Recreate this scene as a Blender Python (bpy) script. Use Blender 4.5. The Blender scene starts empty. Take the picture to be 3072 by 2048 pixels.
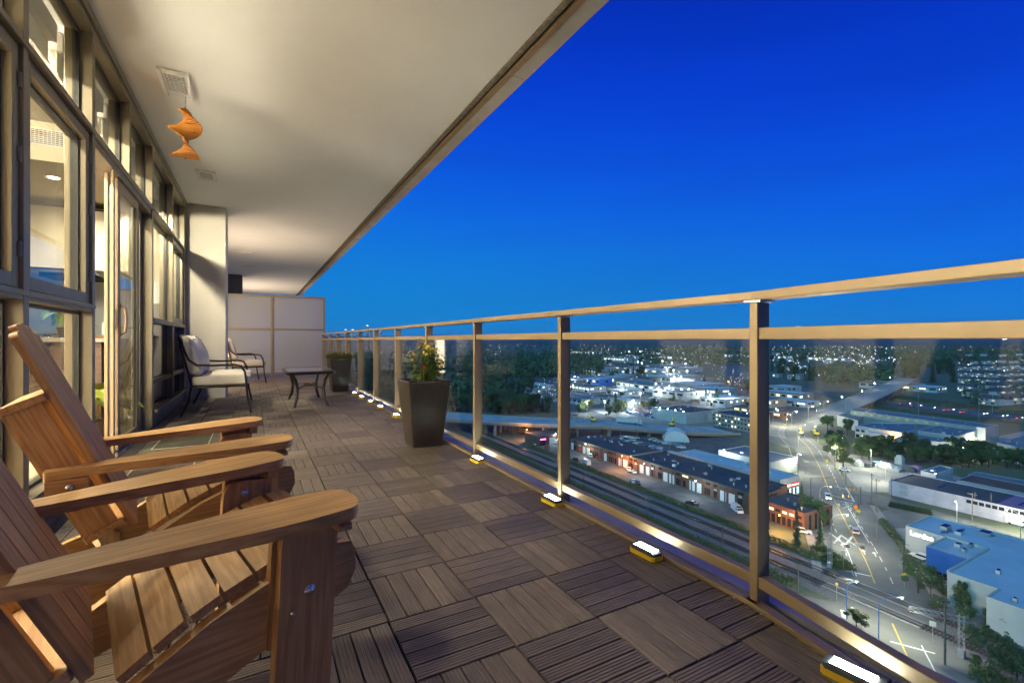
import bpy, bmesh, math, random
from mathutils import Vector, Matrix

random.seed(7)
SC = bpy.context.scene
COL = SC.collection
R = math.radians

# ------------------------------------------------------------------ camera
CAM_H = 0.914
YAW = R(28.77)
FPX, CXP, CYP = 1405.0, 1536.0, 1020.0          # focal length and centre in pixels of the 3072 px photograph
cam_data = bpy.data.cameras.new('camera')
cam_data.sensor_width = 36.0
cam_data.lens = 36.0 * FPX / 3072.0
cam_data.shift_y = -4.0 / 3072.0
cam_data.clip_start = 0.05
cam_data.clip_end = 40000.0
cam = bpy.data.objects.new('camera', cam_data)
COL.objects.link(cam)
cam.location = (0, 0, CAM_H)
cam.rotation_euler = (R(90), 0, -YAW)
SC.camera = cam

# ------------------------------------------------------------------ sky (blue hour, sun below the horizon)
world = bpy.data.worlds.new('World')
SC.world = world
world.use_nodes = True
wn, wl = world.node_tree.nodes, world.node_tree.links
wn.clear()
w_out = wn.new('ShaderNodeOutputWorld')
w_bg = wn.new('ShaderNodeBackground')
w_tc = wn.new('ShaderNodeTexCoord')
w_sep = wn.new('ShaderNodeSeparateXYZ')
w_az = wn.new('ShaderNodeVectorMath'); w_az.operation = 'DOT_PRODUCT'
w_az.inputs[1].default_value = (-0.25, 0.97, 0.0)      # the sun went down beyond the far end of the balcony
w_mul = wn.new('ShaderNodeMath'); w_mul.operation = 'MULTIPLY_ADD'
w_mul.inputs[1].default_value = -0.13
w_ramp = wn.new('ShaderNodeValToRGB')
cr = w_ramp.color_ramp
cr.interpolation = 'B_SPLINE'
stops = [(0.0, (0.006, 0.235, 0.62)), (0.14, (0.005, 0.205, 0.67)), (0.28, (0.003, 0.120, 0.77)),
         (0.46, (0.001, 0.048, 0.66)), (0.66, (0.0005, 0.021, 0.42)), (1.0, (0.0004, 0.014, 0.28))]
cr.elements[0].position, cr.elements[0].color = stops[0][0], (*stops[0][1], 1)
cr.elements[1].position, cr.elements[1].color = stops[-1][0], (*stops[-1][1], 1)
for p_, c_ in stops[1:-1]:
    e_ = cr.elements.new(p_); e_.color = (*c_, 1)
w_off = wn.new('ShaderNodeMath'); w_off.operation = 'ADD'; w_off.inputs[1].default_value = 0.10
wl.new(w_tc.outputs['Generated'], w_sep.inputs[0])
wl.new(w_tc.outputs['Generated'], w_az.inputs[0])
wl.new(w_az.outputs['Value'], w_mul.inputs[0])
wl.new(w_sep.outputs['Z'], w_mul.inputs[2])
wl.new(w_mul.outputs[0], w_off.inputs[0])
wl.new(w_off.outputs[0], w_ramp.inputs[0])
w_nz = wn.new('ShaderNodeTexNoise'); w_nz.inputs['Scale'].default_value = 2.2; w_nz.inputs['Detail'].default_value = 5
w_mp = wn.new('ShaderNodeMapping'); w_mp.inputs['Scale'].default_value = (1, 1, 7)
w_rg = wn.new('ShaderNodeMapRange'); w_rg.inputs[1].default_value = 0.3; w_rg.inputs[2].default_value = 0.7; w_rg.inputs[3].default_value = 0.955; w_rg.inputs[4].default_value = 1.045
w_mx = wn.new('ShaderNodeVectorMath'); w_mx.operation = 'SCALE'
wl.new(w_tc.outputs['Generated'], w_mp.inputs[0]); wl.new(w_mp.outputs[0], w_nz.inputs['Vector']); wl.new(w_nz.outputs[0], w_rg.inputs[0])
wl.new(w_ramp.outputs[0], w_mx.inputs[0]); wl.new(w_rg.outputs[0], w_mx.inputs['Scale'])
wl.new(w_mx.outputs[0], w_bg.inputs[0])
w_bg.inputs[1].default_value = 0.76
wl.new(w_bg.outputs[0], w_out.inputs[0])

# added soft fill sun from behind the tower, lifts the city roofs and walls
sun_d = bpy.data.lights.new('fill_sun', 'SUN')
sun_d.energy = 1.9; sun_d.angle = R(50); sun_d.color = (0.30, 0.80, 1.0)
sun = bpy.data.objects.new('fill_sun', sun_d); COL.objects.link(sun)
sun.rotation_euler = Vector((0.70, 0.32, -0.62)).to_track_quat('-Z', 'Y').to_euler()

SC.view_settings.view_transform = 'Standard'
SC.view_settings.look = 'None'
SC.view_settings.exposure = 0.4
SC.view_settings.gamma = 1.0
SC.view_settings.use_curve_mapping = False
cy = SC.cycles
cy.use_denoising = True
cy.use_light_tree = True
cy.max_bounces = 10
cy.diffuse_bounces = 5
cy.glossy_bounces = 4
cy.transmission_bounces = 6
cy.transparent_max_bounces = 24
cy.sample_clamp_indirect = 6.0
cy.caustics_reflective = False
cy.caustics_refractive = False

# ------------------------------------------------------------------ pixel -> place
SN, CS = math.sin(YAW), math.cos(YAW)
GZ = -58.0                                         # street level below the balcony deck
def ray(u, v):
    a = (u - CXP) / FPX; b = (CYP - v) / FPX
    return Vector((SN + a * CS, CS - a * SN, b))
def on_z(u, v, z):
    d = ray(u, v); t = (z - CAM_H) / d.z
    return Vector((0, 0, CAM_H)) + d * t
def zoomer(u0, v0, k):
    return lambda x, y, h=0.0: on_z(u0 + x * k, v0 + y * k, GZ + h)
Q1 = zoomer(1440, 1000, .1913)
Q2 = zoomer(1700, 1000, .2381)
Q3 = zoomer(2300, 960, .3282)
Q4 = zoomer(2300, 1250, .3282)
Q5 = zoomer(1440, 1230, .2104)
Q6 = zoomer(1700, 1250, .287)
Q7 = zoomer(2300, 1600, .3282)

# ------------------------------------------------------------------ mesh builder
class MB:
    def __init__(s):
        s.v, s.f, s.m = [], [], []
    def add(s, vs, fs, mi=0):
        n = len(s.v)
        s.v += [Vector(p) for p in vs]
        for f in fs:
            s.f.append([i + n for i in f]); s.m.append(mi)
        return s
    def box(s, x0, y0, z0, x1, y1, z1, mi=0):
        return s.add([(x0,y0,z0),(x1,y0,z0),(x1,y1,z0),(x0,y1,z0),(x0,y0,z1),(x1,y0,z1),(x1,y1,z1),(x0,y1,z1)],
                     [(3,2,1,0),(4,5,6,7),(0,1,5,4),(1,2,6,5),(2,3,7,6),(3,0,4,7)], mi)
    def obox(s, c, ax, ay, az, mi=0):
        c, ax, ay, az = Vector(c), Vector(ax), Vector(ay), Vector(az)
        vs = [c + ax*i + ay*j + az*k for k in (-1,1) for (i,j) in ((-1,-1),(1,-1),(1,1),(-1,1))]
        return s.add(vs, [(3,2,1,0),(4,5,6,7),(0,1,5,4),(1,2,6,5),(2,3,7,6),(3,0,4,7)], mi)
    def beam(s, p0, p1, w, h, up=(0,0,1), mi=0):
        p0, p1, up = Vector(p0), Vector(p1), Vector(up)
        d = p1 - p0; L = d.length; d.normalize()
        sd = d.cross(up)
        if sd.length < 1e-4: sd = d.cross(Vector((1,0,0)))
        sd.normalize(); u2 = sd.cross(d)
        return s.obox((p0+p1)/2, d*L/2, sd*w/2, u2*h/2, mi)
    def prism(s, poly, z0, z1, mi=0, top=True, bottom=True, top_mi=None):
        n = len(poly)
        area = sum(poly[i][0]*poly[(i+1)%n][1]-poly[(i+1)%n][0]*poly[i][1] for i in range(n))
        if area < 0: poly = list(reversed(poly))
        vs = [(p[0],p[1],z0) for p in poly] + [(p[0],p[1],z1) for p in poly]
        s.add(vs, [(i,(i+1)%n,(i+1)%n+n,i+n) for i in range(n)], mi)
        if top: s.add(vs[n:], [tuple(range(n))], mi if top_mi is None else top_mi)
        if bottom: s.add(vs[:n], [tuple(reversed(range(n)))], mi)
        return s
    def sheet(s, pts, mi=0):
        n = len(pts)
        area = sum(pts[i][0]*pts[(i+1)%n][1]-pts[(i+1)%n][0]*pts[i][1] for i in range(n))
        if area < 0: pts = list(reversed(pts))
        return s.add(pts, [tuple(range(n))], mi)
    def tube(s, pts, r, n=8, mi=0, cap=True):
        pts = [Vector(p) for p in pts]
        rs = r if isinstance(r, (list, tuple)) else [r]*len(pts)
        vs = []
        prev = None
        for i, p in enumerate(pts):
            d = (pts[min(i+1,len(pts)-1)] - pts[max(i-1,0)]).normalized()
            if prev is None:
                a = d.cross(Vector((0,0,1)))
                if a.length < 1e-3: a = d.cross(Vector((1,0,0)))
            else:
                a = prev - d*prev.dot(d)
            a.normalize(); prev = a
            b = d.cross(a)
            for k in range(n):
                t = 2*math.pi*k/n
                vs.append(p + (a*math.cos(t) + b*math.sin(t))*rs[i])
        fs = []
        for i in range(len(pts)-1):
            for k in range(n):
                fs.append((i*n+k, i*n+(k+1)%n, (i+1)*n+(k+1)%n, (i+1)*n+k))
        if cap:
            fs.append(tuple(reversed(range(n))))
            fs.append(tuple(range((len(pts)-1)*n, len(pts)*n)))
        return s.add(vs, fs, mi)
    def lathe(s, prof, c=(0,0,0), n=12, mi=0):
        c = Vector(c); vs = []; fs = []
        for (r_, z_) in prof:
            for k in range(n):
                t = 2*math.pi*k/n
                vs.append(c + Vector((r_*math.cos(t), r_*math.sin(t), z_)))
        for i in range(len(prof)-1):
            for k in range(n):
                fs.append((i*n+k, i*n+(k+1)%n, (i+1)*n+(k+1)%n, (i+1)*n+k))
        fs.append(tuple(reversed(range(n)))); fs.append(tuple(range((len(prof)-1)*n, len(prof)*n)))
        return s.add(vs, fs, mi)
    def mesh(s, name, mats, origin=(0,0,0), smooth=False, bevel=0.0, seg=2):
        o = Vector(origin)
        me = bpy.data.meshes.new(name)
        me.from_pydata([p - o for p in s.v], [], s.f)
        if not isinstance(mats, (list, tuple)): mats = [mats]
        for m in mats: me.materials.append(m)
        me.polygons.foreach_set('material_index', s.m)
        if bevel > 0:
            bm = bmesh.new(); bm.from_mesh(me)
            ed = [e for e in bm.edges if len(e.link_faces) == 2 and e.calc_face_angle(0) > 0.5]
            rb = bmesh.ops.bevel(bm, geom=ed, offset=bevel, segments=seg, affect='EDGES', profile=0.6, clamp_overlap=True)
            for f_ in bm.faces: f_.smooth = False
            for f_ in rb['faces']: f_.smooth = True          # only the rounded arrises are smooth, faces stay flat
            bm.to_mesh(me); bm.free()
        elif smooth:
            me.polygons.foreach_set('use_smooth', [True]*len(me.polygons))
            try: me.set_sharp_from_angle(angle=R(35))
            except Exception: pass
        me.update()
        return me
    def build(s, name, mats, parent=None, origin=None, smooth=False, bevel=0.0, seg=2):
        if origin is None:
            origin = (0,0,0); q = parent
            while q is not None:
                if '_o' in q: origin = tuple(q['_o']); break
                q = q.parent
        return link(name, s.mesh(name, mats, origin, smooth, bevel, seg), parent)

def link(name, data, parent=None, loc=None, rot=None):
    o = bpy.data.objects.new(name, data)
    COL.objects.link(o)
    if parent is not None: o.parent = parent
    if loc is not None: o.location = loc
    if rot is not None: o.rotation_euler = rot
    return o
def tag(o, label=None, cat=None, group=None, kind=None):
    if label: o['label'] = label
    if cat: o['category'] = cat
    if group: o['group'] = group
    if kind: o['kind'] = kind
    return o
def thing(name, label, cat, loc=(0,0,0), rz=0.0, group=None, world=False):
    """an Empty at the base of a thing; with world=True its parts are written in world coordinates"""
    o = bpy.data.objects.new(name, None); COL.objects.link(o)
    o.empty_display_size = 0.2
    o.location = loc; o.rotation_euler = (0, 0, rz)
    tag(o, label, cat, group)
    if world: o['_o'] = tuple(loc)
    return o
def copy_tree(o, parent=None):
    c = o.copy(); COL.objects.link(c); c.parent = parent
    for ch in list(o.children): copy_tree(ch, c)
    return c

# ------------------------------------------------------------------ materials
def nodes_of(name):
    m = bpy.data.materials.new(name); m.use_nodes = True
    nt = m.node_tree; nt.nodes.clear()
    out = nt.nodes.new('ShaderNodeOutputMaterial')
    return m, nt, nt.nodes, nt.links, out
def mk(name, col, rough=0.5, metal=0.0, var=None, bump=None, rnd=0.0, coat=0.0, stretch=None, col2=None, spec=0.5, coords='Object', detail=4):
    """Principled material; var=(scale, amount) mottles the colour, bump=(scale, strength), rnd = change from object to object"""
    m, nt, N, L, out = nodes_of(name)
    b = N.new('ShaderNodeBsdfPrincipled'); L.new(b.outputs[0], out.inputs[0])
    b.inputs['Base Color'].default_value = (*col, 1)
    b.inputs['Roughness'].default_value = rough
    b.inputs['Metallic'].default_value = metal
    b.inputs['Specular IOR Level'].default_value = spec
    if coat: b.inputs['Coat Weight'].default_value = coat; b.inputs['Coat Roughness'].default_value = 0.05
    if var or bump or rnd:
        tc = N.new('ShaderNodeTexCoord'); src = tc.outputs[coords]
        if stretch:
            mp = N.new('ShaderNodeMapping'); mp.inputs['Scale'].default_value = stretch
            L.new(src, mp.inputs[0]); src = mp.outputs[0]
        last = None
        if rnd:
            oi = N.new('ShaderNodeObjectInfo')
        if var:
            nz = N.new('ShaderNodeTexNoise'); nz.inputs['Scale'].default_value = var[0]; nz.inputs['Detail'].default_value = detail
            nz.inputs['Roughness'].default_value = 0.6
            L.new(src, nz.inputs['Vector'])
            mr = N.new('ShaderNodeMapRange'); mr.inputs[1].default_value = 0.3; mr.inputs[2].default_value = 0.7
            L.new(nz.outputs[0], mr.inputs[0])
            if col2 is None: col2 = tuple(c*(1-var[1]) for c in col)
            mx = N.new('ShaderNodeMix'); mx.data_type = 'RGBA'
            mx.inputs[6].default_value = (*col, 1); mx.inputs[7].default_value = (*col2, 1)
            L.new(mr.outputs[0], mx.inputs[0]); last = mx.outputs[2]
            rr = N.new('ShaderNodeMapRange'); rr.inputs[3].default_value = max(0, rough-0.08); rr.inputs[4].default_value = min(1, rough+0.1)
            L.new(nz.outputs[0], rr.inputs[0]); L.new(rr.outputs[0], b.inputs['Roughness'])
        if rnd:
            hs = N.new('ShaderNodeHueSaturation')
            if last is None: hs.inputs['Color'].default_value = (*col, 1)
            else: L.new(last, hs.inputs['Color'])
            m1 = N.new('ShaderNodeMapRange'); m1.inputs[3].default_value = 1-rnd; m1.inputs[4].default_value = 1+rnd
            L.new(oi.outputs['Random'], m1.inputs[0]); L.new(m1.outputs[0], hs.inputs['Value'])
            last = hs.outputs[0]
        if last is not None: L.new(last, b.inputs['Base Color'])
        if bump:
            nb = N.new('ShaderNodeTexNoise'); nb.inputs['Scale'].default_value = bump[0]; nb.inputs['Detail'].default_value = 6
            L.new(src, nb.inputs['Vector'])
            bp = N.new('ShaderNodeBump'); bp.inputs['Strength'].default_value = bump[1]; bp.inputs['Distance'].default_value = 0.01
            L.new(nb.outputs[0], bp.inputs['Height']); L.new(bp.outputs[0], b.inputs['Normal'])
    return m
def emis(name, col, strength, sample=True):
    m, nt, N, L, out = nodes_of(name)
    e = N.new('ShaderNodeEmission'); e.inputs[0].default_value = (*col, 1); e.inputs[1].default_value = strength
    L.new(e.outputs[0], out.inputs[0])
    if not sample: m.cycles.emission_sampling = 'NONE'
    return m
def glass(name, tint=(0.93, 0.97, 0.95), base=0.045, rough=0.0):
    """thin pane: clear, with mirror reflection that grows towards grazing view (Schlick), the same from both sides"""
    m, nt, N, L, out = nodes_of(name)
    tr = N.new('ShaderNodeBsdfTransparent'); tr.inputs[0].default_value = (*tint, 1)
    gl = N.new('ShaderNodeBsdfAnisotropic'); gl.inputs['Roughness'].default_value = rough; gl.inputs[0].default_value = (1,1,1,1)
    lw = N.new('ShaderNodeLayerWeight'); lw.inputs[0].default_value = 0.5
    pw = N.new('ShaderNodeMath'); pw.operation = 'POWER'; pw.inputs[1].default_value = 5.0
    ma = N.new('ShaderNodeMath'); ma.operation = 'MULTIPLY_ADD'; ma.inputs[1].default_value = 0.9; ma.inputs[2].default_value = base
    mx = N.new('ShaderNodeMixShader')
    L.new(lw.outputs['Facing'], pw.inputs[0]); L.new(pw.outputs[0], ma.inputs[0]); L.new(ma.outputs[0], mx.inputs[0])
    L.new(tr.outputs[0], mx.inputs[1]); L.new(gl.outputs[0], mx.inputs[2]); L.new(mx.outputs[0], out.inputs[0])
    return m
def wood(name, c0, c1, c2, scale=1.0, rough=0.55):
    """grain runs along the local X of each board; every board sits elsewhere in the log"""
    m, nt, N, L, out = nodes_of(name)
    b = N.new('ShaderNodeBsdfPrincipled'); L.new(b.outputs[0], out.inputs[0])
    tc = N.new('ShaderNodeTexCoord'); oi = N.new('ShaderNodeObjectInfo')
    ofs = N.new('ShaderNodeVectorMath'); ofs.operation = 'MULTIPLY_ADD'
    ofs.inputs[1].default_value = (0, 1, 1)
    cmb = N.new('ShaderNodeCombineXYZ')
    mm = N.new('ShaderNodeMath'); mm.operation = 'MULTIPLY'; mm.inputs[1].default_value = 0.8
    m2 = N.new('ShaderNodeMath'); m2.operation = 'MULTIPLY'; m2.inputs[1].default_value = 37.0
    L.new(oi.outputs['Random'], mm.inputs[0]); L.new(oi.outputs['Random'], m2.inputs[0])
    L.new(m2.outputs[0], cmb.inputs[0]); L.new(mm.outputs[0], cmb.inputs[1]); L.new(mm.outputs[0], cmb.inputs[2])
    add = N.new('ShaderNodeVectorMath'); add.operation = 'ADD'
    L.new(tc.outputs['Object'], add.inputs[0]); L.new(cmb.outputs[0], add.inputs[1])
    # slow warp of the rings along the board
    mp = N.new('ShaderNodeMapping'); mp.inputs['Scale'].default_value = (1.3*scale, 19*scale, 19*scale)
    L.new(add.outputs[0], mp.inputs[0])
    n1 = N.new('ShaderNodeTexNoise'); n1.inputs['Scale'].default_value = 1.0; n1.inputs['Detail'].default_value = 3
    L.new(mp.outputs[0], n1.inputs['Vector'])
    mulr = N.new('ShaderNodeMath'); mulr.operation = 'MULTIPLY'; mulr.inputs[1].default_value = 8.0
    L.new(n1.outputs[0], mulr.inputs[0])
    fr = N.new('ShaderNodeMath'); fr.operation = 'PINGPONG'; fr.inputs[1].default_value = 0.5
    L.new(mulr.outputs[0], fr.inputs[0])
    # fine fibres
    mp2 = N.new('ShaderNodeMapping'); mp2.inputs['Scale'].default_value = (6*scale, 160*scale, 160*scale)
    L.new(add.outputs[0], mp2.inputs[0])
    n2 = N.new('ShaderNodeTexNoise'); n2.inputs['Scale'].default_value = 1.0; n2.inputs['Detail'].default_value = 4
    L.new(mp2.outputs[0], n2.inputs['Vector'])
    n3 = N.new('ShaderNodeTexNoise'); n3.inputs['Scale'].default_value = 7.0; n3.inputs['Detail'].default_value = 3
    L.new(add.outputs[0], n3.inputs['Vector'])
    r1 = N.new('ShaderNodeMapRange'); r1.inputs[1].default_value = 0.02; r1.inputs[2].default_value = 0.45
    L.new(fr.outputs[0], r1.inputs[0])
    mx = N.new('ShaderNodeMix'); mx.data_type = 'RGBA'
    mx.inputs[6].default_value = (*c1, 1); mx.inputs[7].default_value = (*c0, 1)
    L.new(r1.outputs[0], mx.inputs[0])
    mx2 = N.new('ShaderNodeMix'); mx2.data_type = 'RGBA'; mx2.inputs[7].default_value = (*c2, 1)
    r2 = N.new('ShaderNodeMapRange'); r2.inputs[1].default_value = 0.46; r2.inputs[2].default_value = 0.72; r2.inputs[4].default_value = 0.5
    L.new(n2.outputs[0], r2.inputs[0]); L.new(r2.outputs[0], mx2.inputs[0]); L.new(mx.outputs[2], mx2.inputs[6])
    hs = N.new('ShaderNodeHueSaturation')
    r3 = N.new('ShaderNodeMapRange'); r3.inputs[1].default_value = 0.3; r3.inputs[2].default_value = 0.7; r3.inputs[3].default_value = 0.82; r3.inputs[4].default_value = 1.12
    L.new(n3.outputs[0], r3.inputs[0]); 
    r4 = N.new('ShaderNodeMapRange'); r4.inputs[3].default_value = 0.86; r4.inputs[4].default_value = 1.12
    L.new(oi.outputs['Random'], r4.inputs[0])
    mv = N.new('ShaderNodeMath'); mv.operation = 'MULTIPLY'
    L.new(r3.outputs[0], mv.inputs[0]); L.new(r4.outputs[0], mv.inputs[1]); L.new(mv.outputs[0], hs.inputs['Value'])
    L.new(mx2.outputs[2], hs.inputs['Color']); L.new(hs.outputs[0], b.inputs['Base Color'])
    rr = N.new('ShaderNodeMapRange'); rr.inputs[3].default_value = rough-0.1; rr.inputs[4].default_value = rough+0.15
    L.new(n2.outputs[0], rr.inputs[0]); L.new(rr.outputs[0], b.inputs['Roughness'])
    bp = N.new('ShaderNodeBump'); bp.inputs['Strength'].default_value = 0.25; bp.inputs['Distance'].default_value = 0.002
    L.new(n2.outputs[0], bp.inputs['Height']); L.new(bp.outputs[0], b.inputs['Normal'])
    return m

M = {}
M['rail'] = mk('champagne_anodised_metal', (0.355, 0.262, 0.148), 0.46, 0.28, var=(9, 0.10), stretch=(1, 1, 1))
M['frame'] = mk('bronze_window_frame', (0.25, 0.21, 0.14), 0.42, 0.35, var=(7, 0.12))
M['frame_dark'] = mk('dark_window_gasket', (0.025, 0.025, 0.024), 0.5)
M['soffit'] = mk('painted_soffit', (0.86, 0.85, 0.83), 0.85, var=(0.9, 0.07), bump=(60, 0.05))
M['soffit_edge'] = mk('weathered_slab_edge', (0.55, 0.53, 0.49), 0.8, var=(3, 0.25), bump=(30, 0.15))
M['drip'] = mk('rough_drip_groove', (0.30, 0.25, 0.19), 0.9, var=(25, 0.55), bump=(50, 0.6))
M['drip_dark'] = mk('black_drip_seal', (0.03, 0.026, 0.022), 0.8)
M['drip_amber'] = mk('tan_flashing', (0.38, 0.26, 0.14), 0.6, 0.2, var=(12, 0.25))
M['pier'] = mk('beige_stucco', (0.58, 0.53, 0.46), 0.9, var=(2.2, 0.08), bump=(90, 0.12))
M['slab'] = mk('coated_slab', (0.34, 0.33, 0.35), 0.7, var=(6, 0.2))
M['under'] = mk('black_membrane', (0.012, 0.011, 0.011), 0.9)
M['spandrel'] = mk('spandrel_glass', (0.022, 0.022, 0.026), 0.08, spec=0.6)
M['glass'] = glass('railing_glass', (0.94, 0.98, 0.97), 0.020)
M['wglass'] = glass('window_glass', (0.95, 0.975, 0.93), 0.030)
M['deck'] = None
M['cedar'] = wood('cedar_boards', (0.51, 0.295, 0.112), (0.37, 0.192, 0.062), (0.28, 0.135, 0.042))
M['steel'] = mk('bolt_steel', (0.62, 0.62, 0.60), 0.22, 1.0)
M['iron'] = mk('bronze_painted_iron', (0.040, 0.028, 0.020), 0.42, 0.5, var=(30, 0.4))
M['cushion'] = mk('cream_cushion', (0.62, 0.56, 0.46), 0.95, var=(5, 0.06), bump=(220, 0.25))
M['piping'] = mk('cushion_piping', (0.66, 0.60, 0.50), 0.9)
M['wicker'] = None
M['soil'] = mk('potting_soil', (0.06, 0.035, 0.02), 1.0, var=(40, 0.6), bump=(60, 0.8))
M['yellow'] = mk('yellow_plastic', (0.85, 0.56, 0.03), 0.4)
M['black'] = mk('black_rubber', (0.03, 0.033, 0.033), 0.55)
M['housing'] = mk('grey_green_housing', (0.085, 0.10, 0.095), 0.5)
M['led'] = emis('led_panel', (0.90, 1.0, 0.95), 42.0)
M['white_plastic'] = mk('white_plastic', (0.75, 0.73, 0.69), 0.5)
M['hole'] = mk('dark_opening', (0.015, 0.012, 0.01), 0.9)
M['spinner'] = mk('amber_wood_slats', (0.72, 0.29, 0.045), 0.4, var=(20, 0.25), rnd=0.12)
M['mat'] = mk('olive_doormat', (0.075, 0.070, 0.035), 0.95, var=(60, 0.4), bump=(300, 0.8))
M['mat_b'] = mk('brown_doormat', (0.10, 0.066, 0.045), 0.95, var=(60, 0.4), bump=(300, 0.8))
M['mat_line'] = mk('doormat_line', (0.42, 0.40, 0.27), 0.9)
M['mat_edge'] = mk('doormat_weave', (0.16, 0.145, 0.085), 0.95, var=(180, 0.7), bump=(300, 0.8))
M['leaf'] = mk('potted_leaf', (0.16, 0.30, 0.045), 0.5, var=(20, 0.45), rnd=0.2)
M['leaf_pale'] = mk('pale_leaf', (0.26, 0.32, 0.06), 0.55, var=(20, 0.4))
M['petal'] = mk('yellow_petal', (0.92, 0.76, 0.10), 0.6, var=(40, 0.25))
M['stalk'] = mk('plant_stalk', (0.35, 0.26, 0.06), 0.6)
M['red'] = mk('red_tag', (0.65, 0.05, 0.02), 0.5)

def frosted():
    m, nt, N, L, out = nodes_of('frosted_glass')
    d = N.new('ShaderNodeBsdfDiffuse'); d.inputs[0].default_value = (0.62, 0.63, 0.63, 1)
    t = N.new('ShaderNodeBsdfTranslucent'); t.inputs[0].default_value = (0.66, 0.70, 0.74, 1)
    g = N.new('ShaderNodeBsdfAnisotropic'); g.inputs['Roughness'].default_value = 0.03
    a = N.new('ShaderNodeMixShader'); a.inputs[0].default_value = 0.5
    lw = N.new('ShaderNodeLayerWeight'); lw.inputs[0].default_value = 0.5
    pw = N.new('ShaderNodeMath'); pw.operation = 'POWER'; pw.inputs[1].default_value = 5.0
    ma = N.new('ShaderNodeMath'); ma.operation = 'MULTIPLY_ADD'; ma.inputs[1].default_value = 0.8; ma.inputs[2].default_value = 0.05
    x = N.new('ShaderNodeMixShader')
    L.new(d.outputs[0], a.inputs[1]); L.new(t.outputs[0], a.inputs[2])
    L.new(lw.outputs['Facing'], pw.inputs[0]); L.new(pw.outputs[0], ma.inputs[0]); L.new(ma.outputs[0], x.inputs[0])
    L.new(a.outputs[0], x.inputs[1]); L.new(g.outputs[0], x.inputs[2]); L.new(x.outputs[0], out.inputs[0])
    return m
M['frost'] = frosted()

def deck_mat():
    """wood-plastic composite: streaks along the slat (local X), each slat a little different"""
    m, nt, N, L, out = nodes_of('composite_deck')
    b = N.new('ShaderNodeBsdfPrincipled'); L.new(b.outputs[0], out.inputs[0])
    tc = N.new('ShaderNodeTexCoord'); oi = N.new('ShaderNodeObjectInfo')
    at = N.new('ShaderNodeAttribute'); at.attribute_name = 'slat'
    add = N.new('ShaderNodeVectorMath'); add.operation = 'ADD'
    cb = N.new('ShaderNodeCombineXYZ')
    mm = N.new('ShaderNodeMath'); mm.operation = 'MULTIPLY'; mm.inputs[1].default_value = 53.0
    L.new(oi.outputs['Random'], mm.inputs[0]); L.new(mm.outputs[0], cb.inputs[0]); L.new(mm.outputs[0], cb.inputs[2])
    L.new(tc.outputs['Object'], add.inputs[0]); L.new(cb.outputs[0], add.inputs[1])
    mp = N.new('ShaderNodeMapping'); mp.inputs['Scale'].default_value = (9, 260, 9)
    L.new(add.outputs[0], mp.inputs[0])
    n = N.new('ShaderNodeTexNoise'); n.inputs['Scale'].default_value = 1; n.inputs['Detail'].default_value = 4
    L.new(mp.outputs[0], n.inputs['Vector'])
    n2 = N.new('ShaderNodeTexNoise'); n2.inputs['Scale'].default_value = 14; n2.inputs['Detail'].default_value = 3
    L.new(add.outputs[0], n2.inputs['Vector'])
    mx = N.new('ShaderNodeMix'); mx.data_type = 'RGBA'
    mx.inputs[6].default_value = (0.118, 0.095, 0.076, 1); mx.inputs[7].default_value = (0.215, 0.172, 0.132, 1)
    r = N.new('ShaderNodeMapRange'); r.inputs[1].default_value = 0.3; r.inputs[2].default_value = 0.7
    L.new(n.outputs[0], r.inputs[0]); L.new(r.outputs[0], mx.inputs[0])
    hs = N.new('ShaderNodeHueSaturation')
    r2 = N.new('ShaderNodeMapRange'); r2.inputs[3].default_value = 0.80; r2.inputs[4].default_value = 1.14
    L.new(oi.outputs['Random'], r2.inputs[0])
    r3 = N.new('ShaderNodeMapRange'); r3.inputs[1].default_value = 0.3; r3.inputs[2].default_value = 0.7; r3.inputs[3].default_value = 0.88; r3.inputs[4].default_value = 1.1
    L.new(n2.outputs[0], r3.inputs[0])
    mv = N.new('ShaderNodeMath'); mv.operation = 'MULTIPLY'
    L.new(r2.outputs[0], mv.inputs[0]); L.new(r3.outputs[0], mv.inputs[1]); L.new(mv.outputs[0], hs.inputs['Value'])
    L.new(mx.outputs[2], hs.inputs['Color']); L.new(hs.outputs[0], b.inputs['Base Color'])
    b.inputs['Roughness'].default_value = 0.48
    bp = N.new('ShaderNodeBump'); bp.inputs['Strength'].default_value = 0.3; bp.inputs['Distance'].default_value = 0.002
    L.new(n.outputs[0], bp.inputs['Height']); L.new(bp.outputs[0], b.inputs['Normal'])
    return m
M['deck'] = deck_mat()
# ================================================================== THE BALCONY
XF = -0.935            # outer face of the window frames
XG = -1.015            # plane of the window glass
XR = 1.55              # railing
CEIL = 3.035
Y_END = 24.4

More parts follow.
